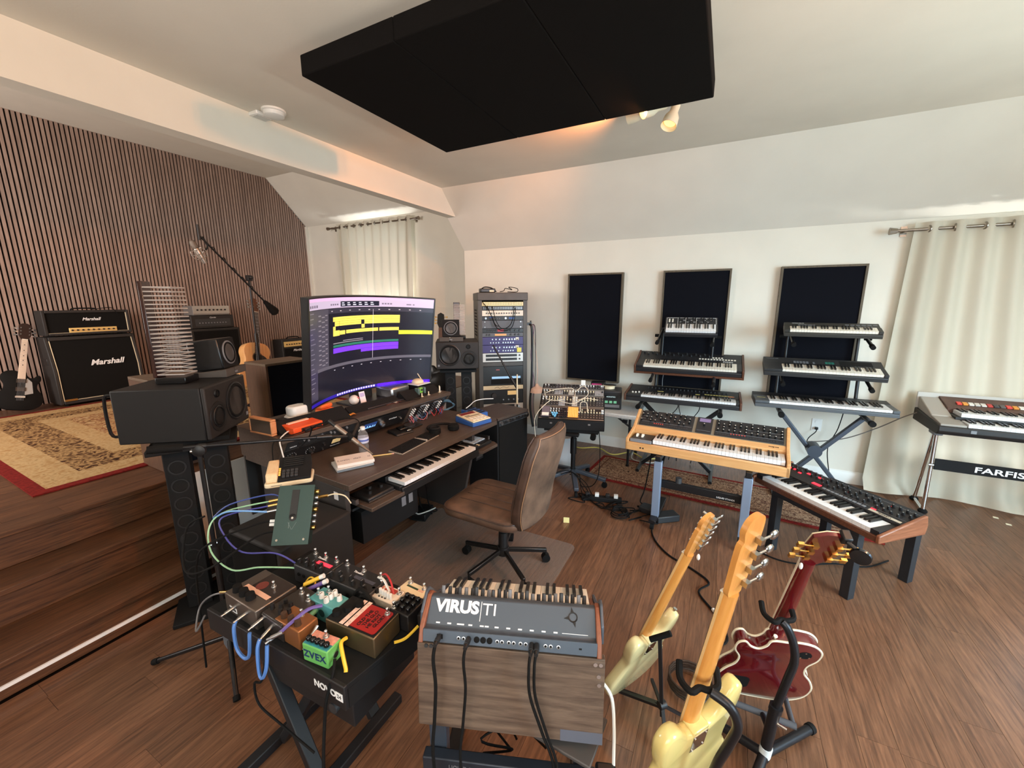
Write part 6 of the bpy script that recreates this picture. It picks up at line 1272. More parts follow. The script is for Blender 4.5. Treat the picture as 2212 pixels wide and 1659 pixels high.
# ---- combo organ on chrome legs
o = thing('combo_organ', 'vintage two-manual combo organ in brown and grey on chrome legs', 'organ', (1.47, 4.02, 0.72), -1)
OG = mat('organ_grey', (150, 142, 132), 0.5); OB = mat('organ_brown', (88, 64, 54), 0.55, var=0.08, vs=30); OK_ = mat('organ_black', (36, 34, 33), 0.55)
W, D = 1.15, 0.50
part(o, 'lower_case', G().ext([(0.03, 0), (D, 0), (D, 0.10), (0.0, 0.07), (0.0, 0.03)], 0, W), OK_, 0.006)
part(o, 'end_block', G().ext([(0.02, 0.06), (0.20, 0.075), (0.20, 0.105), (0.02, 0.085)], 0.012, 0.155), OG, 0.004); part(o, 'end_block', G().ext([(0.20, 0.075), (D - 0.02, 0.10), (D - 0.02, 0.20), (0.20, 0.11)], 0.012, 0.13), mat('organ_side', (166, 158, 148), 0.45), 0.006)
part(o, 'tab_panel', G().ext([(0.30, 0.10), (D, 0.10), (D, 0.215), (0.30, 0.155)], 0.13, W), OB, 0.004)
part(o, 'back_edge', G().box(0.0, W, D - 0.012, D, 0.10, 0.235), mat('clear_edge', (190, 186, 178), 0.3), 0.003)
keybed(o, 0.16, 0.02, 0.098, 36, 0.0235, 0.115, True, KEYW, bl=0.075, h=0.025)
part(o, 'upper_shelf', G().box(0.13, W, 0.145, 0.31, 0.095, 0.118), OK_); keybed(o, 0.16, 0.152, 0.148, 36, 0.0235, 0.14, True, KEYW, bl=0.085, h=0.028)
M, L = pframe(0.30, 0.156, D, 0.216)
tc_ = [(220, 70, 60), (190, 60, 54), (228, 224, 214), (90, 86, 84), (216, 210, 200), (226, 150, 60), (60, 60, 62), (200, 196, 188)]
for i in range(24): part(o, 'tab', G(M).box(0.20 + i * 0.034, 0.228 + i * 0.034, 0.06, 0.10, 0, 0.010, T(0, 0, 0)), mat('tab_%d' % (i % 8), tc_[(i * 5) % 8], 0.45), 0.002)
part(o, 'badge', G().box(0.17, 0.20, -0.003, 0.002, 0.036, 0.058), GREY)
for x in (0.07, W - 0.07):
    part(o, 'leg', G().tube([(x, 0.22, -0.02), (x + 0.02, 0.24, -0.69)], 0.014, 12), CHROME); part(o, 'leg', G().tube([(x, 0.25, -0.02), (x + 0.04, 0.50, -0.69)], 0.014, 12), CHROME)
    part(o, 'leg_foot', G().cyl((x + 0.02, 0.24, -0.70), (x + 0.04, 0.50, -0.70), 0.012), CHROME)
    for q in ((x + 0.02, 0.24), (x + 0.04, 0.50)): part(o, 'rubber_foot', G().lathe([(0.022, 0), (0.03, 0.008), (0.03, 0.02), (0.018, 0.035)], 16, T(q[0], q[1], -0.72)), RUBBER)
    part(o, 'leg_bracket', G().cb((x, 0.235, -0.02), (0.06, 0.10, 0.06)), GREY, 0.01)
part(o, 'name_board', G().box(0.10, W - 0.05, 0.232, 0.246, -0.34, -0.25), MATTE, 0.003); text(o, 'lettering', 'FARFISA', 0.062, T(0.49, 0.2315, -0.30) @ FRONT, TEXTW, sx=1.5, bold=0.0012)
part(o, 'bracket_knob', G().cyl((0.09, 0.22, -0.30), (0.06, 0.22, -0.30), 0.012), CHROME)
# ================================================================== CHAIR AND MAT
LEA = mat('brown_suede_leather', (92, 68, 53), 0.66, var=0.22, vs=9, bump=0.3, bs=140)
LEB = mat('dark_leather_edge', (70, 52, 43), 0.42, var=0.20, vs=10, bump=0.3, bs=120)
MATM, nt_, b_ = nodes('clear_floor_mat'); b_.inputs['Base Color'].default_value = (0.36, 0.31, 0.28, 1); b_.inputs['Roughness'].default_value = 0.32; b_.inputs['Alpha'].default_value = 0.22
def rrect(x0, x1, y0, y1, r, k=5):
    out = []
    for cx_, cy_, a0 in ((x1 - r, y0 + r, -90), (x1 - r, y1 - r, 0), (x0 + r, y1 - r, 90), (x0 + r, y0 + r, 180)):
        for i in range(k + 1): a = R_(a0 + 90 * i / k); out.append((cx_ + r * math.cos(a), cy_ + r * math.sin(a)))
    return out
single('chair_mat', 'clear plastic floor mat under the office chair', 'floor mat', G().prism(rrect(-2.02, -0.80, 1.55, 2.53, 0.05), 0.001, 0.005), MATM)
c = thing('office_chair', 'brown leather office chair on a black five-star base', 'chair', (-1.157, 2.10, 0.005), 88)
# local: x along desk (+Y world), y toward desk (-X world)
def cushion(x0, x1, y0, y1, z0, z1, r, puff, n=10):
    g = G(); P = rrect(x0, x1, y0, y1, r, n // 2); m = len(P); v = []; f = []; cx_ = (x0 + x1) / 2; cy_ = (y0 + y1) / 2
    rings = [(0.90, z0), (0.975, z0 + 0.012), (1.0, (z0 + z1) / 2), (0.975, z1 - 0.014), (0.90, z1), (0.6, z1 + puff * 0.7), (0.3, z1 + puff), (0.02, z1 + puff)]
    for s, z in rings: v += [(cx_ + (p[0] - cx_) * s, cy_ + (p[1] - cy_) * s, z) for p in P]
    for j in range(len(rings) - 1):
        for i in range(m): f.append((j * m + i, j * m + (i + 1) % m, (j + 1) * m + (i + 1) % m, (j + 1) * m + i))
    f += [tuple(range(m - 1, -1, -1)), tuple(range((len(rings) - 1) * m, len(rings) * m))]
    return g.add(v, f)
seat = part(c, 'seat', cushion(-0.25, 0.245, -0.22, 0.315, 0.395, 0.465, 0.08, 0.012), LEA, ang=60)
part(seat, 'piping', G().tube([(p[0], p[1], 0.452) for p in rrect(-0.246, 0.241, -0.216, 0.311, 0.08)], 0.004, 6, True), LEB)
for i in range(4): part(seat, 'seam', G().tube([(-0.12 + i * 0.08, -0.15, 0.4775), (-0.12 + i * 0.08, 0.05, 0.4785), (-0.12 + i * 0.08, 0.24, 0.4735)], 0.0022, 5), LEB)
def backfn(front):
    def fn(u, v):
        w = 0.215 + 0.02 * math.sin(v * 3.14) - 0.045 * max(0, v - 0.8) / 0.2 - 0.03 * max(0, 0.12 - v) / 0.12
        x = (u - 0.5) * 2 * w; z = 0.40 + v * 0.585
        y = -0.235 - 0.02 * math.sin(v * 2.6) - 0.15 * max(0, v - 0.25) ** 1.25 + 0.03 * (abs(u - 0.5) * 2) ** 2
        t = 0.036 * (1 - 0.35 * (abs(u - 0.5) * 2) ** 6) * (1 - 0.5 * max(0, v - 0.93) / 0.07)
        return (x, y + (t if front else -t), z)
    return fn
g = G(); nu, nv = 16, 18
A_ = [backfn(True)(i / nu, j / nv) for j in range(nv + 1) for i in range(nu + 1)]; B_ = [backfn(False)(i / nu, j / nv) for j in range(nv + 1) for i in range(nu + 1)]
N = len(A_); f = []
idx = lambda i, j: j * (nu + 1) + i
for j in range(nv):
    for i in range(nu): f += [(idx(i + 1, j), idx(i, j), idx(i, j + 1), idx(i + 1, j + 1)), (N + idx(i, j), N + idx(i + 1, j), N + idx(i + 1, j + 1), N + idx(i, j + 1))]
    f += [(idx(0, j), N + idx(0, j), N + idx(0, j + 1), idx(0, j + 1)), (N + idx(nu, j), idx(nu, j), idx(nu, j + 1), N + idx(nu, j + 1))]
for i in range(nu): f += [(idx(i, 0), idx(i + 1, 0), N + idx(i + 1, 0), N + idx(i, 0)), (idx(i + 1, nv), idx(i, nv), N + idx(i, nv), N + idx(i + 1, nv))]
back = part(c, 'backrest', g.add(A_ + B_, f), LEB, ang=80); bevel(back, 0.012, 3)
part(back, 'rear_panel', G().grid(lambda a, b: (lambda p: (p[0], p[1] - 0.004, p[2]))(backfn(False)(0.03 + 0.94 * a, 0.03 + 0.94 * b)), 12, 14), mat('worn_suede', (96, 78, 64), 0.7, var=0.25, vs=8))
part(back, 'piping', G().tube([(lambda p: (p[0], p[1] - 0.003, p[2]))(backfn(False)(*q)) for q in [(0.02, 0.02 + 0.96 * i / 14) for i in range(15)] + [(0.02 + 0.96 * i / 10, 0.98) for i in range(1, 11)] + [(0.98, 0.98 - 0.96 * i / 14) for i in range(1, 15)]], 0.0035, 5), mat('tan_piping', (150, 116, 88), 0.5))
part(back, 'piping', G().tube([(lambda p: (p[0], p[1] + 0.003, p[2]))(backfn(True)(*q)) for q in [(0.01, 0.02 + 0.96 * i / 14) for i in range(15)] + [(0.02 + 0.96 * i / 10, 0.985) for i in range(1, 11)]], 0.0035, 5), LEB)
part(c, 'gas_lift', G().cyl((0, 0, 0.085), (0, 0, 0.24), 0.032, 0.028, 18).cyl((0, 0, 0.24), (0, 0, 0.385), 0.018), BLACK)
part(c, 'seat_plate', G().box(-0.10, 0.10, -0.12, 0.12, 0.378, 0.397), STEELB)
part(c, 'hub', G().cyl((0, 0, 0.085), (0, 0, 0.14), 0.038, n=20), BLACK)
for k in range(5):
    a = R_(20 + 72 * k); cc_, ss_ = math.cos(a), math.sin(a)
    sp_ = part(c, 'spoke', G().bar((0.02 * cc_, 0.02 * ss_, 0.115), (0.29 * cc_, 0.29 * ss_, 0.080), 0.022, 0.028), mat('satin_black', (36, 35, 35), 0.3, 0.4), 0.005)
    part(sp_, 'castor', G().cyl((0.285 * cc_ - 0.020 * ss_, 0.285 * ss_ + 0.020 * cc_, 0.027), (0.285 * cc_ + 0.020 * ss_, 0.285 * ss_ - 0.020 * cc_, 0.027), 0.027, n=18).cyl((0.285 * cc_, 0.285 * ss_, 0.03), (0.285 * cc_, 0.285 * ss_, 0.078), 0.008), RUBBER)
# ================================================================== FRONT KEYBOARD STAND
VG = mat('slate_blue_metal', (84, 94, 106), 0.42, 0.35); VGD = mat('slate_blue_lower', (76, 86, 98), 0.42, 0.35)
CHER = wood('cherry_wood', (118, 66, 44), (146, 88, 62), 'z', 5, 0.45)
# local frame: seen from behind; x to the right along the rear edge, y away from the camera (toward the keys)
VL = (-0.735, 0.795, 0.712); VR = 20.7
v = thing('digital_synthesizer', 'slate grey synthesizer seen from its rear, wooden ends, in the foreground', 'synthesizer', VL, VR, -20)
W = 0.548
part(v, 'rear_panel', G().ext([(0, 0), (0.33, 0), (0.33, 0.03), (0.19, 0.055), (0.085, 0.107), (0.062, 0.105), (0.018, 0.038), (0.004, 0.034)], 0.018, W - 0.018), VG, 0.003)
part(v, 'lower_rail', G().box(0.018, W - 0.018, -0.004, 0.02, 0.0, 0.036), VGD, 0.002)
for a, nm in ((0.006, 'wood_end'), (W - 0.020, 'wood_end')): part(v, nm, G().ext([(-0.006, -0.004), (0.33, -0.004), (0.33, 0.045), (0.19, 0.064), (0.085, 0.114), (0.060, 0.110), (-0.002, 0.040)], a, a + 0.014), CHER, 0.003)
for a in (-0.002, W - 0.006): part(v, 'end_guard', G().ext([(0.03, 0.02), (0.34, 0.01), (0.34, 0.055), (0.19, 0.075), (0.088, 0.124), (0.06, 0.118), (0.024, 0.07)], a, a + 0.009), VG, 0.003)
pa = math.degrees(math.atan2(0.067, 0.044)); PM = T(0, 0.018, 0.038) @ RX(pa)     # sloping rear face: x right, y up, normal out
text(v, 'lettering', 'VIRUS', 0.047, PM @ T(0.108, 0.054, 0.0008), mat('silver_print', (226, 230, 234), 0.4), bold=0.0022, sx=1.10, space=1.0)
part(v, 'divider', G(PM).box(0.1815, 0.1835, 0.020, 0.074, 0.0, 0.0012), MATS['silver_print'])
text(v, 'lettering', 'TI', 0.047, PM @ T(0.209, 0.052, 0.0008), MATS['silver_print'], sx=1.15)
lg = G(PM); cxl, cyl_ = 0.462, 0.052
lg.tube([(cxl + 0.0125 * math.cos(t * 0.3927), cyl_ + 0.0125 * math.sin(t * 0.3927), 0.0003) for t in range(16)], 0.0022, 4, True)
for t in (100, 190, 285):
    a = R_(t); b1, b2 = R_(t - 28), R_(t + 28)
    lg.prism([(cxl + 0.028 * math.cos(a), cyl_ + 0.028 * math.sin(a)), (cxl + 0.012 * math.cos(b1), cyl_ + 0.012 * math.sin(b1)), (cxl + 0.012 * math.cos(b2), cyl_ + 0.012 * math.sin(b2))][::-1], 0.0, 0.0012)
part(v, 'emblem', lg, TEXTK, label='dark three-spiked ring emblem')
bx = G(PM)
for i, x in enumerate((0.05, 0.085, 0.115, 0.125, 0.150, 0.185, 0.20, 0.23, 0.265, 0.30, 0.335, 0.37, 0.405)): bx.box(x, x + 0.012, 0.006, 0.010, 0.0, 0.0010)
bx.box(0.43, 0.505, 0.007, 0.0085, 0, 0.001)
part(v, 'port_labels', bx, MATS['silver_print'], kind='stuff')
JM = T(0, -0.004, 0.018) @ RX(90)
for x in (0.128, 0.143, 0.243, 0.257, 0.277, 0.291, 0.311, 0.326, 0.343, 0.358, 0.383, 0.398, 0.420):
    j = part(v, 'jack', G().lathe([(0.0055, 0), (0.0055, 0.002), (0.0035, 0.0022), (0.0034, 0.0005)], 14, JM @ T(x, 0, 0)), METAL); part(j, 'hole', G().cyl((0, 0, 0.0005), (0, 0, 0.0016), 0.0034, n=12, M=JM @ T(x, 0, 0)), MATTE)
for x in (0.182, 0.201, 0.220): part(v, 'midi_socket', G().lathe([(0.0085, 0), (0.0085, 0.002), (0.007, 0.0025), (0.001, 0.0025)], 18, JM @ T(x, 0, 0)), RUBBER)
part(v, 'power_socket', G(JM).box(0.062, 0.080, -0.006, 0.006, 0, 0.002), RUBBER); part(v, 'lock_slot', G(JM).box(0.478, 0.486, -0.002, 0.002, 0, 0.0012), MATTE)
rng = random.Random(11)
for i in range(26):
    x = 0.045 + i * 0.0182; zz = 0.107 - (0.012 if i % 2 else 0.0)
    part(v, 'knob', G().cyl((x, 0.105 + 0.016 * (i % 3), 0.088 - 0.008 * (i % 3)), (x, 0.110 + 0.016 * (i % 3), 0.126 - 0.006 * (i % 3) - 0.008 * rng.random()), 0.007, 0.006, 12), DARK if i % 4 else GREY)
keybed(v, 0.026, 0.19, 0.074, 21, 0.0236, 0.14, True, IVORY, bl=0.09, h=0.02, M=Matrix.Identity(4))
# plugs and cables in the rear
def vw(x, y, zz): q = T(*VL) @ RZ(VR) @ Vector((x, y, zz)); return (q.x, q.y, q.z)
def vs(x, y, zz): q = T(*VL) @ RZ(VR) @ RX(-20) @ Vector((x, y, zz)); return (q.x, q.y, q.z)
for i, (x, x2, zb, lb) in enumerate(((0.070, 0.055, 0.10, 'black power cable hanging from the rear of the slate synthesizer'), (0.158, 0.138, 0.08, 'black cable hanging left of the middle of the slate synthesizer'), (0.343, 0.415, 0.16, 'left of two black audio cables falling over the board'), (0.358, 0.425, 0.16, 'right of two black audio cables falling over the board'))):
    cable('black_cable', lb, [vs(x, -0.006, 0.018), vs(x, -0.04, 0.016), vw(x - 0.004, -0.05, -0.01), vw(x, -0.052, -0.10), vw((x + x2) / 2, -0.055, -0.22), vw(x2, -0.06, -0.34), vw(x2 + 0.01, -0.05, -0.62)], 0.0042 if i else 0.005, RUBBER, group='cables from the slate synthesizer')
    single('cable_plug', ['black moulded plug in the power socket of the slate synthesizer', 'black plug in the port beside the midi sockets', 'left of two black jack plugs with silver collars', 'right of two black jack plugs with silver collars'][i], 'plug', G().cyl((0, 0, 0), (0, -0.034, -0.002), 0.008).cyl((0, -0.034, -0.002), (0, -0.046, -0.006), 0.006), BLACK, vs(x, -0.005, 0.018), VR, rx=-20, group='plugs in the slate synthesizer')
# wooden board hanging below
WB = wood('worn_brown_board', (74, 58, 48), (118, 98, 82), 'x', 4, 0.6, grain=12)
b = thing('wooden_board', 'worn brown wooden board hanging upright under the slate synthesizer', 'board', VL, VR)
part(b, 'plank', G().box(0.002, W + 0.004, -0.002, 0.020, -0.275, -0.006, RX(-5)), WB, 0.002)
for x, zz in ((0.525, -0.022), (0.540, -0.022), (0.535, -0.058), (0.537, -0.085), (0.03, -0.012), (0.045, -0.012)): part(b, 'screw', G(RX(-5)).cyl((x, -0.002, zz), (x, -0.005, zz), 0.006, n=12), CHROME if x > 0.1 else DARK)
part(b, 'worn_patch', G().box(0.43, W + 0.0035, -0.0026, -0.002, -0.2745, -0.238, RX(-5)), mat('bare_slate', (92, 96, 108), 0.5))
o = thing('keyboard_stand', 'black and blue-grey keyboard stand below the wooden board', 'keyboard stand', (VL[0], VL[1], 0), VR)
for x in (0.04, 0.50):
    part(o, 'leg', G().box(x - 0.028, x + 0.028, 0.03, 0.07, 0.05, 0.66), STG, 0.004); part(o, 'support_arm', G().bar((x, 0.03, 0.672), (x, 0.31, 0.57), 0.044, 0.04), STEELB, 0.004)
    part(o, 'foot_bar', G().box(x - 0.025, x + 0.025, -0.10, 0.36, 0.03, 0.06), STEELB, 0.004)
    for yy in (-0.08, 0.34): part(o, 'castor', G().cyl((x - 0.012, yy, 0.02), (x + 0.012, yy, 0.02), 0.02, n=16), RUBBER)
part(o, 'crossbar', G().box(0.0, 0.54, -0.01, 0.026, 0.20, 0.29), mat('dark_blue_steel', (46, 52, 62), 0.4, 0.4), 0.004); text(o, 'lettering', 'LIQUID STANDS', 0.018, T(0.15, -0.011, 0.265) @ FRONT, mat('grey_print', (112, 112, 116), 0.5))
o = thing('power_supply', 'black wall-wart adapter box at the right leg of the front stand', 'adapter', vw(0.535, -0.06, -0.42), VR)
part(o, 'case', G().box(0, 0.06, 0, 0.05, 0, 0.07), BLACK, 0.008); part(o, 'plug', G().cyl((0.02, 0.02, -0.04), (0.02, 0.02, 0), 0.008), DARK)
cable('white_cable', 'white cable curling beside the right edge of the wooden board', [vw(0.555, 0.03, -0.12), vw(0.58, 0.02, -0.16), vw(0.588, 0.0, -0.25), vw(0.59, -0.02, -0.38), vw(0.605, -0.04, -0.50), vw(0.59, -0.06, -0.60)], 0.005, WHITE)
cable('white_cable', 'short white cable loop at the bottom right of the front stand', [vw(0.55, -0.08, -0.50), vw(0.58, -0.09, -0.47), vw(0.60, -0.09, -0.50), vw(0.60, -0.08, -0.60)], 0.005, WHITE)
o = thing('laptop_tray', 'flat dark tray lying at an angle under the wooden board', 'tray', vw(0.24, 0.05, -0.31), VR - 24)
part(o, 'plate', G().box(0, 0.30, 0, 0.16, 0, 0.012), mat('dull_grey', (72, 68, 66), 0.6), 0.003)
rng = random.Random(21)
for i in range(5):
    a = [vw(0.10 + 0.3 * rng.random(), 0.08 + 0.15 * rng.random(), -0.30 - 0.05 * q + 0.02 * rng.random()) for q in range(6)]
    cable('black_cable', 'loose black cable in the tangle under the front keyboard stand', a, 0.004, RUBBER, group='tangled cables under the front stand')

# ================================================================== PEDALBOARD
PT = 0.585      # board surface
BLKT = mat('black_tube', (24, 24, 27), 0.5)
o = thing('pedalboard', 'black pedalboard frame lettered NOVO 24 carrying the effects pedals', 'pedalboard', (0, 0, 0))
part(o, 'deck', G().prism([(-1.62, 0.662), (-0.905, 0.672), (-0.84, 1.075), (-1.60, 1.075)], PT - 0.018, PT), MATTE, 0.002)
part(o, 'front_rail', G().prism([(-1.62, 0.652), (-0.905, 0.662), (-0.905, 0.676), (-1.62, 0.666)], PT - 0.085, PT), mat('soft_black', (24, 23, 25), 0.55), 0.003)
part(o, 'side_rail', G().prism([(-0.919, 0.676), (-0.905, 0.676), (-0.842, 1.07), (-0.856, 1.07)], PT - 0.085, PT - 0.018), MATTE); part(o, 'side_rail', G().box(-1.615, -1.60, 0.676, 1.07, PT - 0.085, PT - 0.018), MATTE); part(o, 'rear_rail', G().box(-1.60, -0.856, 1.06, 1.075, PT - 0.085, PT - 0.018), MATTE)
TM = T(-0.955, 0.6608, PT - 0.042) @ RZ(0.8) @ FRONT
text(o, 'lettering', 'NOVO', 0.032, TM @ T(-0.035, 0, 0), TEXTW, bold=0.001); part(o, 'logo_square', G(TM).box(0.012, 0.042, -0.014, 0.014, 0, 0.001), TEXTW); text(o, 'lettering', '24', 0.018, TM @ T(0.027, 0, 0.0012), TEXTK)
o = thing('low_table', 'black low table with slanted legs under the pedalboard', 'table', (0, 0, 0))
ZT = PT - 0.0875
part(o, 'top', G().box(-1.55, -0.93, 0.70, 1.05, ZT - 0.03, ZT), MATTE, 0.003)
for yy in (0.74, 1.0):
    part(o, 'leg', G().bar((-1.46, yy, ZT - 0.03), (-1.15, yy - 0.03, 0.02), 0.035, 0.045, (0, 1, 0)), BLKT, 0.004); part(o, 'leg', G().bar((-1.12, yy + 0.04, ZT - 0.03), (-1.40, yy + 0.01, 0.02), 0.035, 0.045, (0, 1, 0)), BLKT, 0.004)
part(o, 'floor_bar', G().bar((-1.42, 0.48, 0.02), (-1.42, 1.08, 0.02), 0.04, 0.04), BLKT, 0.004); part(o, 'floor_bar', G().bar((-1.12, 0.48, 0.02), (-1.12, 1.08, 0.02), 0.04, 0.04), BLKT, 0.004)
o = thing('power_conditioner', 'black rack box hanging below the low table with small white mark', 'electronics', (-1.42, 0.72, 0.335), 1)
part(o, 'case', G().box(0, 0.46, 0, 0.30, 0, 0.13), mat('soft_black', (24, 23, 25), 0.55), 0.004)
part(o, 'mark', G().cyl((0.42, 0, 0.085), (0.42, -0.001, 0.085), 0.005, n=6).cyl((0.435, 0, 0.09), (0.435, -0.001, 0.09), 0.004, n=6).cyl((0.428, 0, 0.072), (0.428, -0.001, 0.072), 0.004, n=6), TEXTW, kind='stuff'); part(o, 'knob', G().cyl((0.38, 0, 0.05), (0.38, -0.015, 0.05), 0.018), DARK)
def pedal(label, x0, x1, y0, y1, h, m, rz=0, slope=0.0, zb=PT, bv=0.004):
    o = thing('effects_pedal', label, 'effects pedal', (x0, y0, zb + 0.001), rz, group='pedals on the pedalboard')
    w, d_ = x1 - x0, y1 - y0
    part(o, 'case', G().ext([(0, 0), (d_, 0), (d_, h + slope), (0, h)], 0, w), m, bv)
    return o, w, d_, h
def fsw(o, x, y, z): 
    s = part(o, 'foot_switch', G().cyl((x, y, z), (x, y, z + 0.010), 0.006, n=12).cyl((x, y, z + 0.010), (x, y, z + 0.020), 0.0045, n=12).sphere((x, y, z + 0.021), 0.006, 6), CHROME)
    part(s, 'washer', G().cyl((x, y, z), (x, y, z + 0.002), 0.010, n=14), METAL)
def pkn(o, x, y, z, r, m, h=0.016, cap=None):
    k = part(o, 'knob', G().cyl((x, y, z), (x, y, z + h), r, r * 0.85, 14), m)
    if cap: part(k, 'pointer', G().box(x - 0.001, x + 0.001, y - r * 0.8, y + r * 0.3, z + h, z + h + 0.001), cap)
PEW = mat('pewter', (122, 112, 104), 0.38, 0.8)
o, w, d_, h = pedal('large pewter pedal with three black knobs and a dark glass plate', -1.545, -1.345, 0.683, 0.835, 0.075, PEW, -2)
for i in range(3): pkn(o, 0.035 + i * 0.042, 0.030, h, 0.017, RUBBER, 0.022)
part(o, 'dark_plate', G().box(0.055, w - 0.006, 0.060, d_ - 0.006, h, h + 0.002), mat('smoky_glass', (44, 36, 34), 0.15)); part(o, 'paper_strip', G().box(0.035, w - 0.02, 0.050, 0.068, h + 0.002, h + 0.003), mat('salmon_paper', (224, 176, 150), 0.7)); part(o, 'red_print', G().cyl((0.09, 0.088, h + 0.002), (0.09, 0.088, h + 0.003), 0.022, n=20), mat('brown_red', (110, 52, 44), 0.5)); fsw(o, 0.135, 0.105, h + 0.002)
part(o, 'label', G().box(0.03, 0.075, -0.001, 0, 0.014, 0.034), TEXTW); text(o, 'lettering', 'POWER', 0.012, T(0.052, -0.0015, 0.024) @ FRONT, TEXTK)
o, w, d_, h = pedal('dark smoky pedal with small black knobs beside the pewter one', -1.332, -1.155 - 0.06, 0.690, 0.845, 0.07, mat('smoke_brown', (46, 40, 36), 0.3), -3)
for i in range(4): pkn(o, 0.018 + i * 0.024, 0.028 + 0.016 * (i % 2), h, 0.008, BLACK, 0.018)
for x in (0.03, 0.06): pkn(o, x, 0.068, h, 0.008, BLACK, 0.014)
fsw(o, 0.035, 0.125, h); fsw(o, 0.09, 0.115, h); part(o, 'edge_trim', G().box(0, w, -0.001, 0.002, h - 0.012, h - 0.008), METAL)
def black_delay(label, x0, x1, y0, y1, red):
    o, w, d_, h = pedal(label, x0, x1, y0, y1, 0.075, mat('charcoal_frame', (54, 54, 56), 0.45), 1)
    part(o, 'top_plate', G().box(0.004, w - 0.004, 0.004, d_ - 0.004, h, h + 0.002), BLACK)
    for i in range(7): pkn(o, 0.02 + i * (w - 0.04) / 6.5, 0.016 + 0.018 * (i % 2), h + 0.002, 0.009, BLACK, 0.018, GREY)
    for i in range(3): fsw(o, 0.025 + i * (w - 0.05) / 2, d_ - 0.014, h + 0.002)
    part(o, 'display', G().box(w * 0.45, w * 0.9, 0.044, 0.060, h + 0.002, h + 0.003), RED if red else mat('slate_display', (66, 70, 84), 0.3)); text(o, 'lettering', 'Timeline', 0.014, T(w * 0.45, 0.075, h + 0.0025), TEXTW)
    part(o, 'rear_jacks', G().cyl((0.03, 0, 0.04), (0.03, -0.004, 0.04), 0.007).cyl((0.06, 0, 0.04), (0.06, -0.004, 0.04), 0.007).cyl((0.12, 0, 0.04), (0.12, -0.004, 0.04), 0.007), RUBBER, kind='stuff')
black_delay('black multi-knob pedal with glowing red display at the back of the board', -1.47, -1.295, 0.905, 1.005, True)
black_delay('black multi-knob pedal with grey display at the back of the board', -1.288, -1.06, 0.908, 1.012, False)
TEAL = mat('teal_paint', (84, 156, 158), 0.4)
o, w, d_, h = pedal('teal pedal with white knobs in the middle of the board', -1.245, -1.112, 0.806, 0.872, 0.075, TEAL, 0)
for x, y in ((0.045, 0.022), (0.078, 0.014), (0.078, 0.034), (0.078, 0.052), (0.112, 0.042)): pkn(o, x, y, h, 0.0095, WHITE, 0.020, DARK)
fsw(o, 0.018, 0.030, h); fsw(o, 0.042, 0.054, h); part(o, 'dark_print', G().cyl((0.065, -0.0005, 0.035), (0.065, 0.001, 0.035), 0.015, n=18), mat('teal_dark', (30, 66, 68), 0.5)); part(o, 'green_plug', G().cyl((0.04, 0, 0.04), (0.04, -0.03, 0.036), 0.009).cyl((0.04, -0.02, 0.036), (0.055, -0.035, 0.012), 0.006), mat('mint_plug', (110, 170, 130), 0.5))
o, w, d_, h = pedal('copper-coloured pedal with smoky octagonal knobs', -1.262, -1.135, 0.690, 0.762, 0.072, mat('copper_paint', (156, 102, 62), 0.35, 0.5), -1)
for i in range(3): part(o, 'knob', G().cyl((0.025 + i * 0.036, 0.020, h), (0.025 + i * 0.036, 0.020, h + 0.018), 0.012, 0.010, 8), mat('smoke_knob', (70, 52, 40), 0.2))
fsw(o, 0.07, 0.052, h)
GRN = mat('apple_green_paint', (104, 178, 94), 0.4)
o, w, d_, h = pedal('bright green hand-painted pedal lettered ZVEX at the front edge', -1.098, -0.995, 0.672, 0.732, 0.062, GRN, 6)
text(o, 'lettering', 'ZVEX', 0.034, T(0.050, -0.0008, 0.030) @ FRONT, mat('navy_paint', (24, 56, 96), 0.5), bold=0.0008, space=1.12)
part(o, 'painted_top', G().box(0.003, w - 0.003, 0.026, 0.057, h, h + 0.001), mat('pink_paint', (232, 150, 130), 0.5, var=0.2, vs=60))
part(o, 'painted_top', G().box(0.003, w - 0.003, 0.003, 0.026, h, h + 0.001), mat('sea_paint', (60, 140, 150), 0.5, var=0.15, vs=60))
for i in range(5): part(o, 'knob', G().sphere((0.015 + i * 0.018, 0.016, h + 0.010), 0.010, 8), mat('glossy_black_ball', (10, 10, 12), 0.08))
fsw(o, 0.055, 0.046, h + 0.001); part(o, 'side_jack', G().cyl((w, 0.03, 0.03), (w + 0.004, 0.03, 0.03), 0.010), METAL)
REDP = mat('oxblood_red', (156, 30, 28), 0.4); BRZ = mat('antique_brass_case', (112, 96, 72), 0.35, 0.7)
o, w, d_, h = pedal('wide brass-sided pedal with red face, lettering and two taped paper strips', -1.106, -0.895, 0.765, 0.888, 0.075, BRZ, 3)
part(o, 'black_top', G().box(0.004, w - 0.004, 0.004, d_ - 0.004, h, h + 0.002), MATTE); part(o, 'red_face', G().prism(rrect(0.085, w - 0.010, 0.010, d_ - 0.012, 0.010), h + 0.002, h + 0.004), REDP)
for i, x in enumerate((0.022, 0.045, 0.066)): pkn(o, x, 0.03 + 0.03 * i, h + 0.002, 0.015, RUBBER, 0.016)
for x, lb in ((0.070, 0), (0.092, 1)):
    s = part(o, 'paper_strip', G().box(x - 0.008, x + 0.008, 0.002, d_ - 0.006, h + 0.0045, h + 0.0055), mat('pink_paper_strip', (232, 200, 184), 0.7))
    for q in range(4): part(s, 'ring_mark', G().tube([(x + 0.0045 * math.cos(t * 0.785), 0.018 + q * 0.028 + 0.0045 * math.sin(t * 0.785), h + 0.0056) for t in range(8)], 0.0005, 3, True), MATS['ink'])
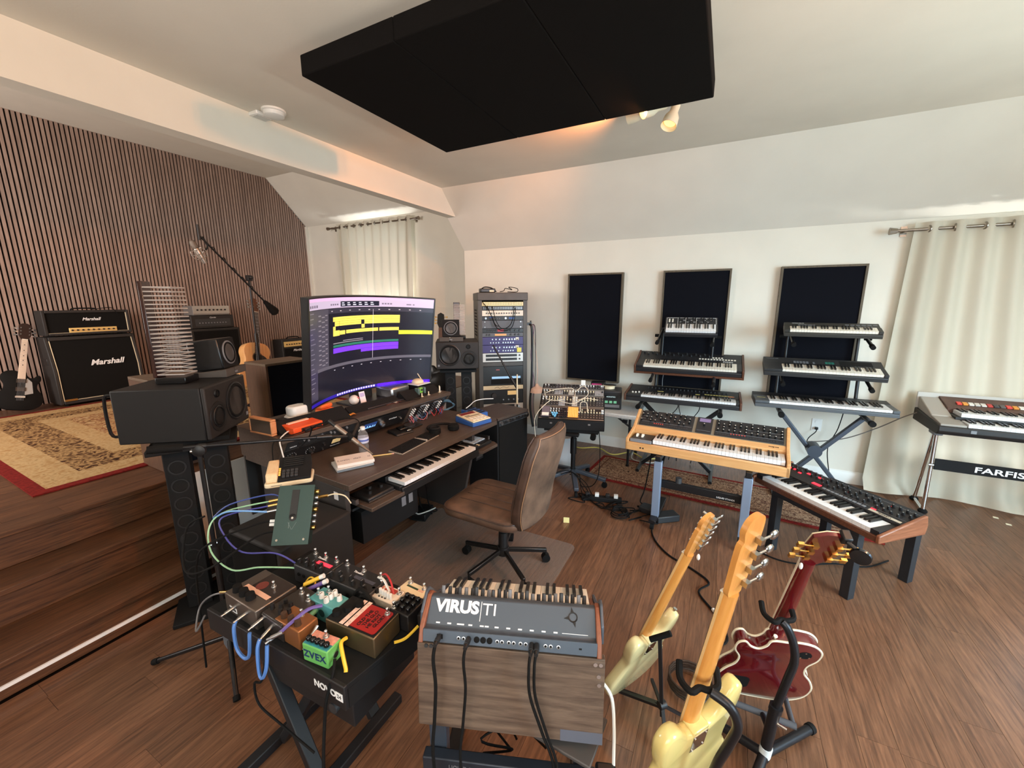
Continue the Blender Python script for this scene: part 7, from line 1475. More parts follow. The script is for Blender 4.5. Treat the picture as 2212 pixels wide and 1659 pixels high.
for i, s in enumerate(('OLD THE', 'THE GLO', 'HE RIOT', 'GLORY')): text(o, 'lettering', s, 0.017, T(0.125 + i * 0.018, 0.055 + 0.006 * (i % 2), h + 0.0042) @ RZ(90), mat('black_paint', (20, 12, 12), 0.5), bold=0.0004)
fsw(o, 0.182, 0.098, h + 0.004)
CRM = mat('cream_enamel', (232, 220, 204), 0.4)
o, w, d_, h = pedal('cream pedal with five white knobs and red artwork', -1.09, -0.966, 0.927, 0.998, 0.062, CRM, 1)
for i in range(5): pkn(o, 0.048 + i * 0.014, 0.026 - 0.002 * i, h, 0.0062, WHITE, 0.020)
for x in (0.018, 0.034): pkn(o, x, 0.022, h, 0.007, BLACK, 0.015)
part(o, 'red_artwork', G().prism([(0.045, 0.045), (0.10, 0.042), (0.10, 0.062), (0.05, 0.065)], h, h + 0.001), mat('brick_red', (186, 72, 60), 0.5)); part(o, 'red_artwork', G().prism([(0.018, 0.036), (0.042, 0.036), (0.036, 0.062)], h, h + 0.001), mat('salmon_red', (222, 130, 110), 0.5))
fsw(o, 0.022, 0.058, h); fsw(o, 0.112, 0.054, h); part(o, 'button_row', G().box(0.052, 0.058, 0.008, 0.012, h, h + 0.003).box(0.066, 0.072, 0.008, 0.012, h, h + 0.003).box(0.08, 0.086, 0.008, 0.012, h, h + 0.003), DARK, kind='stuff')
o, w, d_, h = pedal('flat ivory pedal with green slot behind the cream one', -1.01, -0.893, 1.005, 1.062, 0.058, mat('ivory_enamel', (232, 214, 176), 0.4), -3)
part(o, 'green_slot', G().box(0.020, 0.075, 0.028, 0.036, h, h + 0.001), mat('dark_green', (36, 60, 36), 0.5)); part(o, 'slot_label', G().box(0.075, 0.10, 0.027, 0.037, h, h + 0.001), MATS['salmon_paper']); fsw(o, 0.022, 0.048, h); fsw(o, 0.092, 0.048, h)
o, w, d_, h = pedal('black pedal crowded with glossy black knobs at the right edge', -0.955, -0.87, 0.905, 1.0, 0.066, mat('near_black', (28, 26, 26), 0.3), 0)
for i in range(3):
    for j in range(3): part(o, 'knob', G().sphere((0.018 + i * 0.025, 0.022 + j * 0.026, h + 0.008), 0.0095, 8), MATS['glossy_black_ball'])
fsw(o, 0.012, 0.012, h)
o, w, d_, h = pedal('black mixer-like pedal with tiny lights at the far right corner', -0.862, -0.76, 0.94, 1.05, 0.05, mat('near_black', (28, 26, 26), 0.3), 14)
g = G()
for i in range(5):
    for j in range(3): g.cyl((0.014 + i * 0.018, 0.02 + j * 0.03, h), (0.014 + i * 0.018, 0.02 + j * 0.03, h + 0.016), 0.006, n=8)
part(o, 'knobs', g, BLACK, kind='stuff'); part(o, 'light', G().box(0.035, 0.047, 0.004, 0.012, h, h + 0.002), mat('violet_light', (120, 120, 220), 0.4, emit=0.8))
# pedal patch cables
BLC = mat('bright_blue_cable', (84, 130, 200), 0.45); YEL = mat('yellow_cable', (240, 196, 60), 0.45); PUR = mat('purple_cable', (104, 84, 150), 0.45); GRC = mat('mint_cable', (150, 200, 160), 0.45)
def plugl(x, y, z): return (x, y, z)
def jack(label, a, b, m=METAL): single('jack_plug', label, 'plug', G().cyl(a, b, 0.0065, n=12).cyl(b, tuple(q + (q - p) * 0.35 for p, q in zip(a, b)), 0.004, n=10), m, group='jack plugs on the pedalboard')
jack('silver jack plug at the left side of the pewter pedal', (-1.475, 0.684, PT + 0.045), (-1.475, 0.645, PT + 0.042)); jack('silver jack plug at the right front of the pewter pedal', (-1.40, 0.684, PT + 0.05), (-1.40, 0.645, PT + 0.047)); jack('silver jack plug at the smoky pedal', (-1.325, 0.69, PT + 0.05), (-1.325, 0.65, PT + 0.045)); jack('silver jack plug at the right of the smoky pedal', (-1.275, 0.69, PT + 0.04), (-1.27, 0.65, PT + 0.03)); jack('silver jack plug at the front of the copper pedal', (-1.225, 0.69, PT + 0.04), (-1.235, 0.652, PT + 0.03))
cable('patch_cable', 'bright blue patch cable looping between the pewter and smoky pedals', [(-1.40, 0.640, PT + 0.047), (-1.40, 0.630, PT + 0.02), (-1.395, 0.628, PT - 0.05), (-1.36, 0.630, PT - 0.075), (-1.33, 0.632, PT - 0.05), (-1.325, 0.640, PT + 0.03)], 0.006, BLC, group='bright blue patch cables')
cable('patch_cable', 'bright blue patch cable looping from the smoky to the copper pedal', [(-1.27, 0.642, PT + 0.03), (-1.268, 0.628, PT + 0.0), (-1.265, 0.622, PT - 0.08), (-1.25, 0.622, PT - 0.095), (-1.23, 0.628, PT - 0.05), (-1.235, 0.642, PT + 0.02)], 0.006, BLC, group='bright blue patch cables')
cable('guitar_cable', 'thin grey cable with gold plug leaving the pewter pedal to the left', [(-1.548, 0.73, PT + 0.045), (-1.60, 0.72, PT + 0.03), (-1.68, 0.70, PT + 0.0), (-1.74, 0.68, PT - 0.06), (-1.70, 0.64, PT - 0.12), (-1.66, 0.66, PT - 0.05)], 0.0035, mat('grey_flex', (110, 110, 112), 0.4)); single('jack_plug', 'gold jack plug at the far left of the pewter pedal', 'plug', G().cyl((0, 0, 0), (-0.05, -0.01, -0.012), 0.007).cyl((-0.05, -0.01, -0.012), (-0.09, -0.018, -0.022), 0.005), GOLD, (-1.546, 0.73, PT + 0.045))
cable('patch_cable', 'yellow cable curving off the red pedal over the board edge', [(-1.0, 0.760, PT + 0.05), (-0.995, 0.735, PT + 0.055), (-0.965, 0.715, PT + 0.035), (-0.945, 0.705, PT + 0.01), (-0.94, 0.70, PT + 0.003)], 0.006, YEL); cable('patch_cable', 'yellow cable lying along the right edge of the board', [(-0.885, 0.85, PT + 0.006), (-0.862, 0.88, PT + 0.008), (-0.85, 0.93, PT + 0.02)], 0.005, YEL)
cable('patch_cable', 'thin yellow cable arching behind the pewter pedal', [(-1.39, 0.88, PT + 0.01), (-1.37, 0.90, PT + 0.05), (-1.33, 0.895, PT + 0.06), (-1.31, 0.88, PT + 0.045)], 0.0035, YEL)
single('marker_plug', 'yellow cable end with white tip standing behind the pewter pedal', 'plug', G().cyl((0, 0, 0), (0.055, 0.03, 0.03), 0.008), YEL, (-1.345, 0.862, PT + 0.055)); single('marker_plug', 'purple cable end with white tip beside the yellow one', 'plug', G().cyl((0, 0, 0), (0.055, 0.03, 0.03), 0.008), PUR, (-1.315, 0.852, PT + 0.05))
single('plug_tip', 'white tip of the yellow cable end', 'plug', G().cyl((0, 0, 0), (0.013, 0.007, 0.007), 0.009), WHITE, (-1.29, 0.892, PT + 0.085)); single('plug_tip', 'white tip of the purple cable end', 'plug', G().cyl((0, 0, 0), (0.013, 0.007, 0.007), 0.009), WHITE, (-1.26, 0.882, PT + 0.08))
cable('patch_cable', 'purple patch cable crossing the copper pedal toward the front', [(-1.15, 0.79, PT + 0.09), (-1.165, 0.75, PT + 0.10), (-1.18, 0.70, PT + 0.085), (-1.21, 0.665, PT + 0.05)], 0.006, PUR); jack('silver jack plug at the end of the purple cable', (-1.195, 0.675, PT + 0.06), (-1.225, 0.652, PT + 0.045)); jack('clear jack plug standing beside the green pedal', (-1.118, 0.745, PT + 0.06), (-1.115, 0.70, PT + 0.03))
cable('patch_cable', 'red cable arching over the cream pedal', [(-1.10, 1.01, PT + 0.075), (-1.07, 1.01, PT + 0.095), (-1.02, 0.985, PT + 0.095), (-0.99, 0.965, PT + 0.07)], 0.0035, MATS['red_cable']); cable('patch_cable', 'white ribbon cable under the red one', [(-1.10, 1.0, PT + 0.078), (-1.06, 0.99, PT + 0.085), (-1.01, 0.965, PT + 0.072)], 0.005, WHITE)
for i, pts in enumerate(([(-1.12, 0.90, PT + 0.06), (-1.09, 0.90, PT + 0.10), (-1.05, 0.90, PT + 0.09), (-1.02, 0.895, PT + 0.04)], [(-1.10, 0.895, PT + 0.04), (-1.07, 0.895, PT + 0.085), (-1.03, 0.90, PT + 0.07), (-1.0, 0.90, PT + 0.02)])):
    cable('black_cable', ['upper black cable bunched before the cream pedal', 'lower black cable bunched before the cream pedal'][i], pts, 0.007, RUBBER)
cable('black_cable', 'black cable from the green pedal hanging down the front of the board', [(-0.985, 0.70, PT + 0.03), (-0.965, 0.675, PT + 0.01), (-0.972, 0.650, PT - 0.06), (-0.985, 0.645, PT - 0.14), (-0.98, 0.62, PT - 0.30), (-0.97, 0.62, PT - 0.45)], 0.005, RUBBER)
cable('black_cable', 'black cable hanging in a loop left of the interface box', [(-1.24, 0.645, PT + 0.02), (-1.25, 0.62, PT - 0.10), (-1.30, 0.62, PT - 0.14), (-1.29, 0.62, PT - 0.22), (-1.2, 0.63, PT - 0.26), (-1.05, 0.64, PT - 0.30)], 0.004, RUBBER)
# ================================================================== SUBWOOFER, SLANTED BOX, BOOM
o = thing('subwoofer', 'big black subwoofer cabinet between the desk and the pedalboard', 'subwoofer', (-2.10, 0.985, 0))
part(o, 'cabinet', G().box(0, 0.40, 0, 0.41, 0.015, 0.60), mat('scuffed_black', (30, 28, 27), 0.7, var=0.1, vs=10), 0.012)
for x in (0.05, 0.35):
    for yy in (0.05, 0.36): part(o, 'foot', G().cyl((x, yy, 0), (x, yy, 0.015), 0.02), RUBBER)
part(o, 'grille', G().box(0.02, 0.38, -0.004, 0, 0.03, 0.58), GRILLE)
GT = mat('forest_green_metal', (52, 74, 70), 0.45, 0.3)
BXM = T(-1.665, 0.938, 0.665) @ RZ(32) @ RX(58)       # plate: x right, y up the slope, z out
o = thing('patch_box', 'dark green slanted metal box with jacks on both sides, in front of the subwoofer', 'electronics'); o.matrix_world = BXM
part(o, 'front_plate', G().box(0, 0.155, 0, 0.255, 0, 0.003), GT, 0.001); part(o, 'body', G().box(0.006, 0.149, 0.004, 0.25, -0.05, 0), mat('deep_green_metal', (38, 54, 52), 0.5, 0.3))
part(o, 'strap', G().box(0.060, 0.092, 0.115, 0.235, 0.003, 0.0045).cyl((0.076, 0.115, 0.003), (0.076, 0.115, 0.0045), 0.016, n=20), mat('black_strap', (28, 28, 28), 0.5))
for x, y in ((0.076, 0.113), (0.022, 0.022), (0.135, 0.022)): part(o, 'screw', G().cyl((x, y, 0.004), (x, y, 0.008), 0.005, n=12), CHROME)
part(o, 'engraving', G().box(0.062, 0.064, 0.07, 0.095, 0.003, 0.0036, RZ(0)).bar((0.058, 0.095, 0.0035), (0.076, 0.065, 0.0035), 0.0012, 0.0006).bar((0.094, 0.095, 0.0035), (0.078, 0.065, 0.0035), 0.0012, 0.0006), mat('grey_engraving', (110, 124, 120), 0.5))
for i in range(7): part(o, 'side_jack', G().cyl((0.149, 0.07 + i * 0.026, -0.02), (0.170, 0.07 + i * 0.026, -0.02), 0.010, n=12), METAL if i % 3 else GOLD)
part(o, 'side_plug', G().cyl((0.165, 0.20, -0.02), (0.215, 0.205, -0.005), 0.007), GOLD)
for i, y in enumerate((0.20, 0.18, 0.155)): part(o, 'side_plug', G().cyl((0.006, y, -0.02), (-0.045, y - 0.01, -0.015), 0.006), GOLD if i < 2 else METAL)
for i, y in enumerate((0.105, 0.09)): part(o, 'side_plug', G().box(-0.03, 0.006, y - 0.006, y + 0.006, -0.03, -0.018), WHITE)
o = thing('desk_stand_box', 'cream wooden keypad device with black sloped panel on top of the green box', 'electronics'); o.matrix_world = T(-1.835, 1.035, 0.848) @ RZ(50)
part(o, 'base', G().prism(rrect(0, 0.205, 0, 0.165, 0.02), 0, 0.022, RX(-4)), CREAM, 0.006)
part(o, 'wood_side', G().ext([(0.006, 0.020), (0.158, 0.032), (0.150, 0.088), (0.020, 0.064)], 0.008, 0.058), wood('pale_maple', (222, 186, 138), (236, 206, 164), 'y', 5, 0.45), 0.008)
part(o, 'black_panel', G().ext([(0.004, 0.022), (0.16, 0.034), (0.152, 0.094), (0.004, 0.034)], 0.058, 0.198), MATTE, 0.003)
KM = T(0, 0.004, 0.034) @ RX(22)
for i in range(4):
    for j in range(3): part(o, 'key', G(KM).box(0.075 + i * 0.018, 0.089 + i * 0.018, 0.012 + j * 0.018, 0.026 + j * 0.018, 0, 0.006), DARK, 0.001)
for j in range(5): part(o, 'ridge', G(KM).box(0.078, 0.165, 0.085 + j * 0.014, 0.094 + j * 0.014, 0, 0.005), BLACK)
for j in range(4): part(o, 'amber_light', G(KM).box(0.060, 0.068, 0.03 + j * 0.014, 0.038 + j * 0.014, 0, 0.003), mat('amber_light', (250, 190, 90), 0.4, emit=0.6))
part(o, 'slot', G(RX(-4)).box(0.03, 0.075, -0.0006, 0.001, 0.010, 0.012), BROWN if False else DARK)
def bw(x, y, z): q = BXM @ Vector((x, y, z)); return (q.x, q.y, q.z)
for lb, m, pts, r in (('mint green cable curving from the green box down to the black pedal', GRC, [bw(-0.045, 0.19, -0.015), (-1.90, 0.90, 0.79), (-1.93, 0.84, 0.74), (-1.86, 0.80, 0.66), (-1.72, 0.80, 0.62), (-1.60, 0.84, 0.645), (-1.50, 0.89, 0.645), (-1.47, 0.91, 0.64)], 0.0035), ('indigo cable curving from the green box down to the black pedal', mat('indigo_cable', (76, 76, 150), 0.45), [bw(-0.045, 0.17, -0.015), (-1.90, 0.88, 0.77), (-1.86, 0.86, 0.70), (-1.74, 0.86, 0.66), (-1.58, 0.90, 0.68), (-1.49, 0.92, 0.655), (-1.47, 0.92, 0.64)], 0.0035), ('light blue cable joining the bundle left of the green box', mat('light_blue_cable', (120, 170, 226), 0.45), [bw(-0.045, 0.145, -0.015), (-1.86, 0.90, 0.80), (-1.93, 0.87, 0.77), (-1.97, 0.86, 0.74)], 0.004), ('dark blue cable at the top of the bundle left of the green box', mat('navy_cable', (60, 80, 150), 0.45), [bw(0.0, 0.21, -0.02), bw(-0.06, 0.22, -0.02), (-1.93, 0.93, 0.80), (-1.99, 0.88, 0.74)], 0.0035), ('upper black cable arching left from the green box', RUBBER, [bw(-0.03, 0.105, -0.024), bw(-0.10, 0.09, -0.02), (-1.86, 0.80, 0.70), (-1.93, 0.77, 0.60), (-1.95, 0.76, 0.35), (-1.93, 0.74, 0.10)], 0.0045), ('lower black cable arching left from the green box', RUBBER, [bw(-0.01, 0.06, -0.024), bw(-0.08, 0.04, -0.02), (-1.78, 0.76, 0.64), (-1.90, 0.72, 0.60), (-2.0, 0.76, 0.66), (-2.02, 0.80, 0.74), (-1.96, 0.84, 0.78)], 0.0045), ('thin pale cable leaving the right side of the green box', CREAM, [bw(0.215, 0.205, -0.005), bw(0.25, 0.21, 0.0), bw(0.29, 0.20, -0.01), bw(0.31, 0.17, -0.04)], 0.003)):
    cable('patch_cable' if m is not RUBBER else 'black_cable', lb, pts, r, m)
o = thing('boom_stand', 'black tripod boom stand reaching across in front of the left monitor stand', 'microphone stand', (-1.95, 0.855, 0))
part(o, 'pole', G().cyl((0, 0, 0.10), (0, 0, 0.60), 0.012).cyl((0, 0, 0.60), (0, 0, 1.09), 0.009), STEELB); part(o, 'collar', G().cyl((0, 0, 0.55), (0, 0, 0.63), 0.017), BLACK)
part(o, 'tripod_hub', G().lathe([(0.016, 0.10), (0.024, 0.13), (0.024, 0.20), (0.016, 0.23)], 16), mat('grey_hub', (92, 98, 106), 0.4))
for e in ((0.215, -0.105, 0.012), (-0.345, -0.175, 0.012), (-0.30, 0.10, 0.012)): part(o, 'tripod_leg', G().cyl((0, 0, 0.16), e, 0.011, 0.010), STEELB); part(o, 'leg_foot', G().cyl((e[0] * 0.93, e[1] * 0.93, 0.022), (e[0], e[1], 0.011), 0.014), RUBBER)
Bc = Vector((0, 0, 1.10)); Be = Vector((0.20, 0.47, 1.032)); Bl = Bc - (Be - Bc) * 0.30
part(o, 'boom_arm', G().cyl(Bl, Be, 0.0075), STEELB); part(o, 'counterweight', G().cyl(Bl - (Be - Bc) * 0.02, Bl + (Be - Bc) * 0.20, 0.016, n=14), RUBBER)
part(o, 'boom_clutch', G().cyl(Bc + (Be - Bc) * 0.0, Bc + (Be - Bc) * 0.05, 0.012), BLACK); part(o, 'boom_clutch', G().cyl(Be - (Be - Bc) * 0.09, Be + (Be - Bc) * 0.05, 0.012), BLACK); part(o, 'clamp', G().lathe([(0.02, -0.012), (0.026, -0.008), (0.026, 0.008), (0.02, 0.012)], 20, T(0, 0, 1.082) @ RZ(40) @ RX(90)), BLACK); part(o, 'clamp_bolt', G().cyl((-0.012, -0.016, 1.082), (-0.018, -0.024, 1.082), 0.006), CHROME)
o = thing('pencil_microphone', 'slim grey pencil microphone on the boom pointing down at the desk', 'microphone', (0, 0, 0))
m0 = Vector((-1.80, 1.425, 1.055)); m1 = Vector((-1.62, 1.50, 0.90))
part(o, 'barrel', G().cyl(m0, m0 + (m1 - m0) * 0.62, 0.0115, n=16), mat('taupe_metal', (150, 136, 124), 0.35, 0.6)); part(o, 'taper', G().cyl(m0 + (m1 - m0) * 0.62, m1, 0.0115, 0.003, n=16), mat('dark_taupe', (110, 98, 88), 0.4, 0.5)); part(o, 'clip', G().cyl(m0 + (m1 - m0) * 0.3, m0 + (m1 - m0) * 0.45, 0.017, n=16), RUBBER); part(o, 'clip_arm', G().cyl((-1.75, 1.325, 1.03), m0 + (m1 - m0) * 0.37, 0.008), BLACK)
part(o, 'connector', G().cyl(m0 - (m1 - m0) * 0.18, m0, 0.0105, n=14), BLACK)
cable('black_cable', 'black microphone cable looping over the desk from the pencil microphone', [tuple(m0 - (m1 - m0) * 0.18), (-1.86, 1.40, 1.07), (-1.95, 1.40, 1.03), (-2.02, 1.42, 0.96), (-2.06, 1.38, 0.90)], 0.004, RUBBER)
# ================================================================== FLOOR CABLES AND POWER BRICKS
o = thing('power_brick', 'black power brick on the floor by the left leg of the wooden synthesizer stand', 'power supply', (-0.33, 3.09, 0.001), 38); part(o, 'case', G().box(0, 0.19, 0, 0.10, 0, 0.055), mat('soft_black2', (34, 35, 38), 0.5), 0.008); part(o, 'cord_end', G().cyl((0, 0.05, 0.02), (-0.03, 0.05, 0.02), 0.008), RUBBER)
o = thing('power_brick', 'smaller black power brick on the floor left of the larger one', 'power supply', (-0.50, 3.22, 0.001), -12); part(o, 'case', G().box(0, 0.13, 0, 0.10, 0, 0.05), mat('soft_black2', (34, 35, 38), 0.5), 0.008); part(o, 'cord_end', G().cyl((0, 0.05, 0.02), (-0.03, 0.05, 0.02), 0.008), RUBBER)
o = thing('power_strip', 'black power strip with white plugs on the floor near the rug', 'power strip', (-0.98, 3.20, 0.001), 14); part(o, 'case', G().box(0, 0.34, 0, 0.055, 0, 0.04), MATTE, 0.005)
for i, x in enumerate((0.05, 0.13, 0.22, 0.29)): part(o, 'plug', G().cb((x, 0.028, 0.055), (0.035, 0.035, 0.03)), WHITE if i % 2 else BLACK, 0.004)
coil = [(-0.62 + 0.075 * math.cos(t * 0.5) * (1 - 0.006 * t), 3.08 + 0.075 * math.sin(t * 0.5) * (1 - 0.006 * t), 0.007 + 0.0012 * t) for t in range(46)]
cable('black_cable', 'coiled black cable on the floor beside the small power brick', coil, 0.0045, RUBBER, 2)
rng = random.Random(31)
for i in range(7):
    x = -1.0 + 0.09 * i; y = 3.24 - 0.02 * i
    pts = [(x, y, 0.01)] + [(x + (rng.random() - 0.4) * 0.22, y + (rng.random() - 0.5) * 0.22, 0.006 + 0.03 * rng.random()) for _ in range(5)]
    cable('black_cable', 'loose black cable in the heap on the floor near the power strip', pts, 0.0045, RUBBER, group='heap of floor cables')
cable('black_cable', 'black cable dropping from the left of the wooden synthesizer to the rug', [(-0.42, 3.18, 0.56), (-0.44, 3.22, 0.38), (-0.47, 3.26, 0.18), (-0.50, 3.30, 0.05), (-0.42, 3.34, 0.02), (-0.34, 3.26, 0.015)], 0.005, RUBBER)
cable('black_cable', 'long black cable snaking over the floor from the stand leg toward the guitars', [(-0.36, 3.02, 0.02), (-0.35, 2.94, 0.007), (-0.30, 2.82, 0.007), (-0.20, 2.70, 0.007), (-0.06, 2.62, 0.007), (0.05, 2.52, 0.007), (0.0, 2.40, 0.007), (0.10, 2.24, 0.007), (0.15, 2.08, 0.007), (0.06, 1.98, 0.007)], 0.006, RUBBER)
for i, (x, y) in enumerate(((0.085, 2.27), (0.10, 2.02))): single('cable_tie', ['upper white tape tie on the long floor cable', 'lower white tape tie on the long floor cable'][i], 'cable tie', G().cyl((-0.012, 0, 0), (0.012, 0, 0), 0.010), WHITE, (x, y, 0.011), -60 + 90 * i)
cable('black_cable', 'black cable lying on the floor past the black side table', [(0.30, 3.05, 0.007), (0.45, 2.98, 0.007), (0.60, 3.0, 0.007), (0.78, 3.1, 0.007), (0.95, 3.15, 0.007), (1.1, 3.3, 0.007)], 0.005, RUBBER)
YW = mat('yellow_green_cable', (206, 196, 100), 0.5)
cable('yellow_cable', 'yellow cable lying along the baseboard behind the modular synthesizer', [(-1.6, 4.50, 0.02), (-1.4, 4.42, 0.012), (-1.2, 4.50, 0.02), (-1.0, 4.38, 0.012), (-0.82, 4.52, 0.02), (-0.66, 4.42, 0.012), (-0.5, 4.5, 0.012)], 0.007, YW)
cable('grey_cable', 'pale grey cable loop on the floor by the folding table leg', [(-0.80, 4.50, 0.03), (-0.78, 4.36, 0.012), (-0.68, 4.30, 0.012), (-0.56, 4.33, 0.012), (-0.52, 4.42, 0.012)], 0.006, mat('pale_grey_cable', (196, 196, 192), 0.5))
cable('black_cable', 'black cable hanging from the modular case to the floor', [(-0.87, 3.28, 0.62), (-0.86, 3.30, 0.45), (-0.88, 3.36, 0.2), (-0.95, 3.42, 0.05), (-1.05, 3.42, 0.02)], 0.004, RUBBER)
for i in range(4): cable('black_cable', 'black cable slung around the base of the castor stand', [(-1.30 + 0.06 * i, 3.30 + 0.08 * i, 0.14 - 0.02 * i), (-1.16 + 0.03 * i, 3.36 + 0.02 * i, 0.18 - 0.02 * i), (-1.0, 3.36 - 0.03 * i, 0.10 - 0.02 * i), (-0.92, 3.28 - 0.03 * i, 0.05), (-0.86, 3.24, 0.01)], 0.004, RUBBER, group='cables around the castor stand')
for i in range(4):
    x = dw(0.75 + 0.09 * i, 0.35, 0); cable('black_cable', 'black cable hanging in the dark space below the desk', [dw(0.65 + 0.1 * i, 0.5, 0.5), dw(0.7 + 0.1 * i, 0.42, 0.25), dw(0.75 + 0.08 * i, 0.38, 0.08), dw(0.85 + 0.06 * i, 0.33, 0.015), dw(0.95, 0.4, 0.01)], 0.005, RUBBER, group='cables below the desk')
cable('white_cable', 'white cable lying on the floor below the desk', [dw(0.72, 0.25, 0.16), dw(0.80, 0.30, 0.10), dw(0.88, 0.27, 0.10), dw(0.98, 0.30, 0.07)], 0.005, WHITE)
o = thing('adapter_block', 'black adapter block on the floor in the dark space below the desk', 'power supply', dw(0.86, 0.30, 0.001), DR + 20); part(o, 'case', G().box(0, 0.18, 0, 0.12, 0, 0.06), BLACK, 0.008)
single('paper_tag', 'small yellowish paper tag on the floor behind the chair', 'paper', G().box(0, 0.045, 0, 0.002, 0, 0.045), mat('note_cream', (236, 220, 150), 0.7), (-0.99, 2.78, 0.002), 20)
for i, (x, y) in enumerate(((2.03, 4.40), (2.06, 4.30))): single('light_scrap', ['upper of two pale scraps on the floor below the organ', 'lower of two pale scraps on the floor below the organ'][i], 'scrap', G().prism([(0, 0), (0.03, -0.005), (0.035, 0.02), (0.008, 0.03)], 0, 0.002), mat('pale_scrap', (236, 230, 204), 0.6), (x, y, 0.001))
# ================================================================== GUITARS IN FRONT
BUT = mat('butter_cream_lacquer', (228, 212, 158), 0.22, coat=0.6); BUT2 = mat('yellow_cream_lacquer', (226, 206, 132), 0.22, coat=0.6)
WINE = mat('wine_red_lacquer', (92, 14, 20), 0.16, coat=0.7); WNECK = mat('wine_red_neck', (96, 16, 22), 0.2, coat=0.6)
def back_parts(o, t, yb, s, m):
    part(o, 'neck_plate', G().box(-0.026 * s, 0.026 * s, yb - 0.075, yb - 0.012, -t / 2 - 0.002, -t / 2), mat('mirror_plate', (150, 150, 152), 0.08, 1.0))
    part(o, 'neck_heel', G().box(-0.031, 0.031, yb - 0.085, yb + 0.004, -t / 2 - 0.0008, t / 2 - 0.004), m, 0.003)
    for x in (-0.02, 0.02):
        for yy in (-0.068, -0.02): part(o, 'screw', G().cyl((x * s, yb + yy, -t / 2 - 0.002), (x * s, yb + yy, -t / 2 - 0.004), 0.0035, n=10), CHROME)
    part(o, 'strap_button', G().cyl((-0.108 * s, 0.410 * s, 0), (-0.112 * s, 0.425 * s, 0), 0.006, 0.008, 10), CHROME)
def face_of(P0, P1):   # guitars lean back: their fronts look up and away from the lean
    P0, P1 = Vector(P0), Vector(P1); a = (P1 - P0); return Vector((-a.x, -a.y, 0.0))
P0, P1 = (-0.25, 1.559, 0.07), (0.02, 1.409, 1.0)
o, b_, t, yb, yn, nz, out = guitar('electric_guitar', 'cream electric guitar seen from behind, left of the three guitars in front', P0, P1, face_of(P0, P1), 'strat', BUT, MAPLE, 0.98, 1.0, CHROME, 'guitars on floor stands')
back_parts(o, t, yb, 1.0, BUT)
P0, P1 = (-0.025, 1.111, 0.159), (0.112, 1.013, 1.216)
o, b_, t, yb, yn, nz, out = guitar('bass_guitar', 'yellow-cream bass guitar seen from behind, nearest of the three guitars', P0, P1, face_of(P0, P1), 'strat', BUT2, MAPLE, 1.07, 1.16, mat('nickel_tuner', (186, 186, 184), 0.22, 1.0), 'guitars on floor stands')
back_parts(o, t, yb, 1.1, BUT2)
P0, P1 = (0.244, 1.733, 0.10), (0.329, 1.419, 1.046)
o, b_, t, yb, yn, nz, out = guitar('electric_guitar', 'wine red electric guitar with cream binding and gold tuners seen from behind', P0, P1, face_of(P0, P1), 'lp', WINE, WNECK, 1.0, 1.0, GOLD, 'guitars on floor stands', CREAM)
P_ = smooth([(p[0], p[1], 0) for p in out], 4, True)
for zz, nm in ((-t / 2 + 0.003, 'binding'), (t / 2 - 0.003, 'binding')): part(o, nm, G().tube([(p.x * 1.004, p.y * 1.002 + 0.0002, zz) for p in P_], 0.0042, 6, True), mat('cream_binding', (236, 226, 200), 0.35))
part(o, 'neck_binding', G().bar((-0.027, yb - 0.05, nz + 0.004), (-0.0215, yn, nz + 0.004), 0.003, 0.008), MATS['cream_binding']); part(o, 'neck_binding', G().bar((0.027, yb - 0.05, nz + 0.004), (0.0215, yn, nz + 0.004), 0.003, 0.008), MATS['cream_binding'])
part(o, 'control_plate', G().prism(rrect(0.05, 0.12, 0.06, 0.14, 0.02), -t / 2 - 0.001, -t / 2 + 0.001), RUBBER); part(o, 'switch_plate', G().cyl((-0.09, 0.35, -t / 2 - 0.001), (-0.09, 0.35, -t / 2), 0.022, n=20), RUBBER)
for q in ((-0.09, 0.365), (-0.105, 0.34), (-0.078, 0.335)): part(o, 'screw', G().cyl((q[0], q[1], -t / 2 - 0.002), (q[0], q[1], -t / 2), 0.003, n=8), CHROME)
part(o, 'strap_button', G().cyl((0.02, 0.405, -0.01), (0.02, 0.425, -0.014), 0.007), CHROME); part(o, 'knob', G().cyl((0.10, 0.10, t / 2), (0.10, 0.10, t / 2 + 0.016), 0.012), GOLD)
# small round tuner clipped to the red guitar head
HM = frame_from(P0, P1, face_of(P0, P1)) @ T(0, yn, nz - 0.004) @ RX(-14)
o = thing('clip_tuner', 'round black clip-on tuner with mirror face on the red guitar head', 'tuner'); o.matrix_world = HM @ T(-0.03, 0.185, 0)
part(o, 'clip', G().cb((0, 0, -0.004), (0.024, 0.03, 0.034)), BLACK, 0.004); part(o, 'arm', G().cyl((0, 0.0, -0.02), (-0.02, 0.0, -0.045), 0.006), BLACK); part(o, 'disc', G().lathe([(0.024, 0), (0.026, 0.005), (0.024, 0.011), (0.001, 0.012)], 24, T(-0.028, -0.012, -0.05) @ RX(200) @ RY(30)), mat('dark_mirror', (70, 76, 84), 0.1, 0.9))
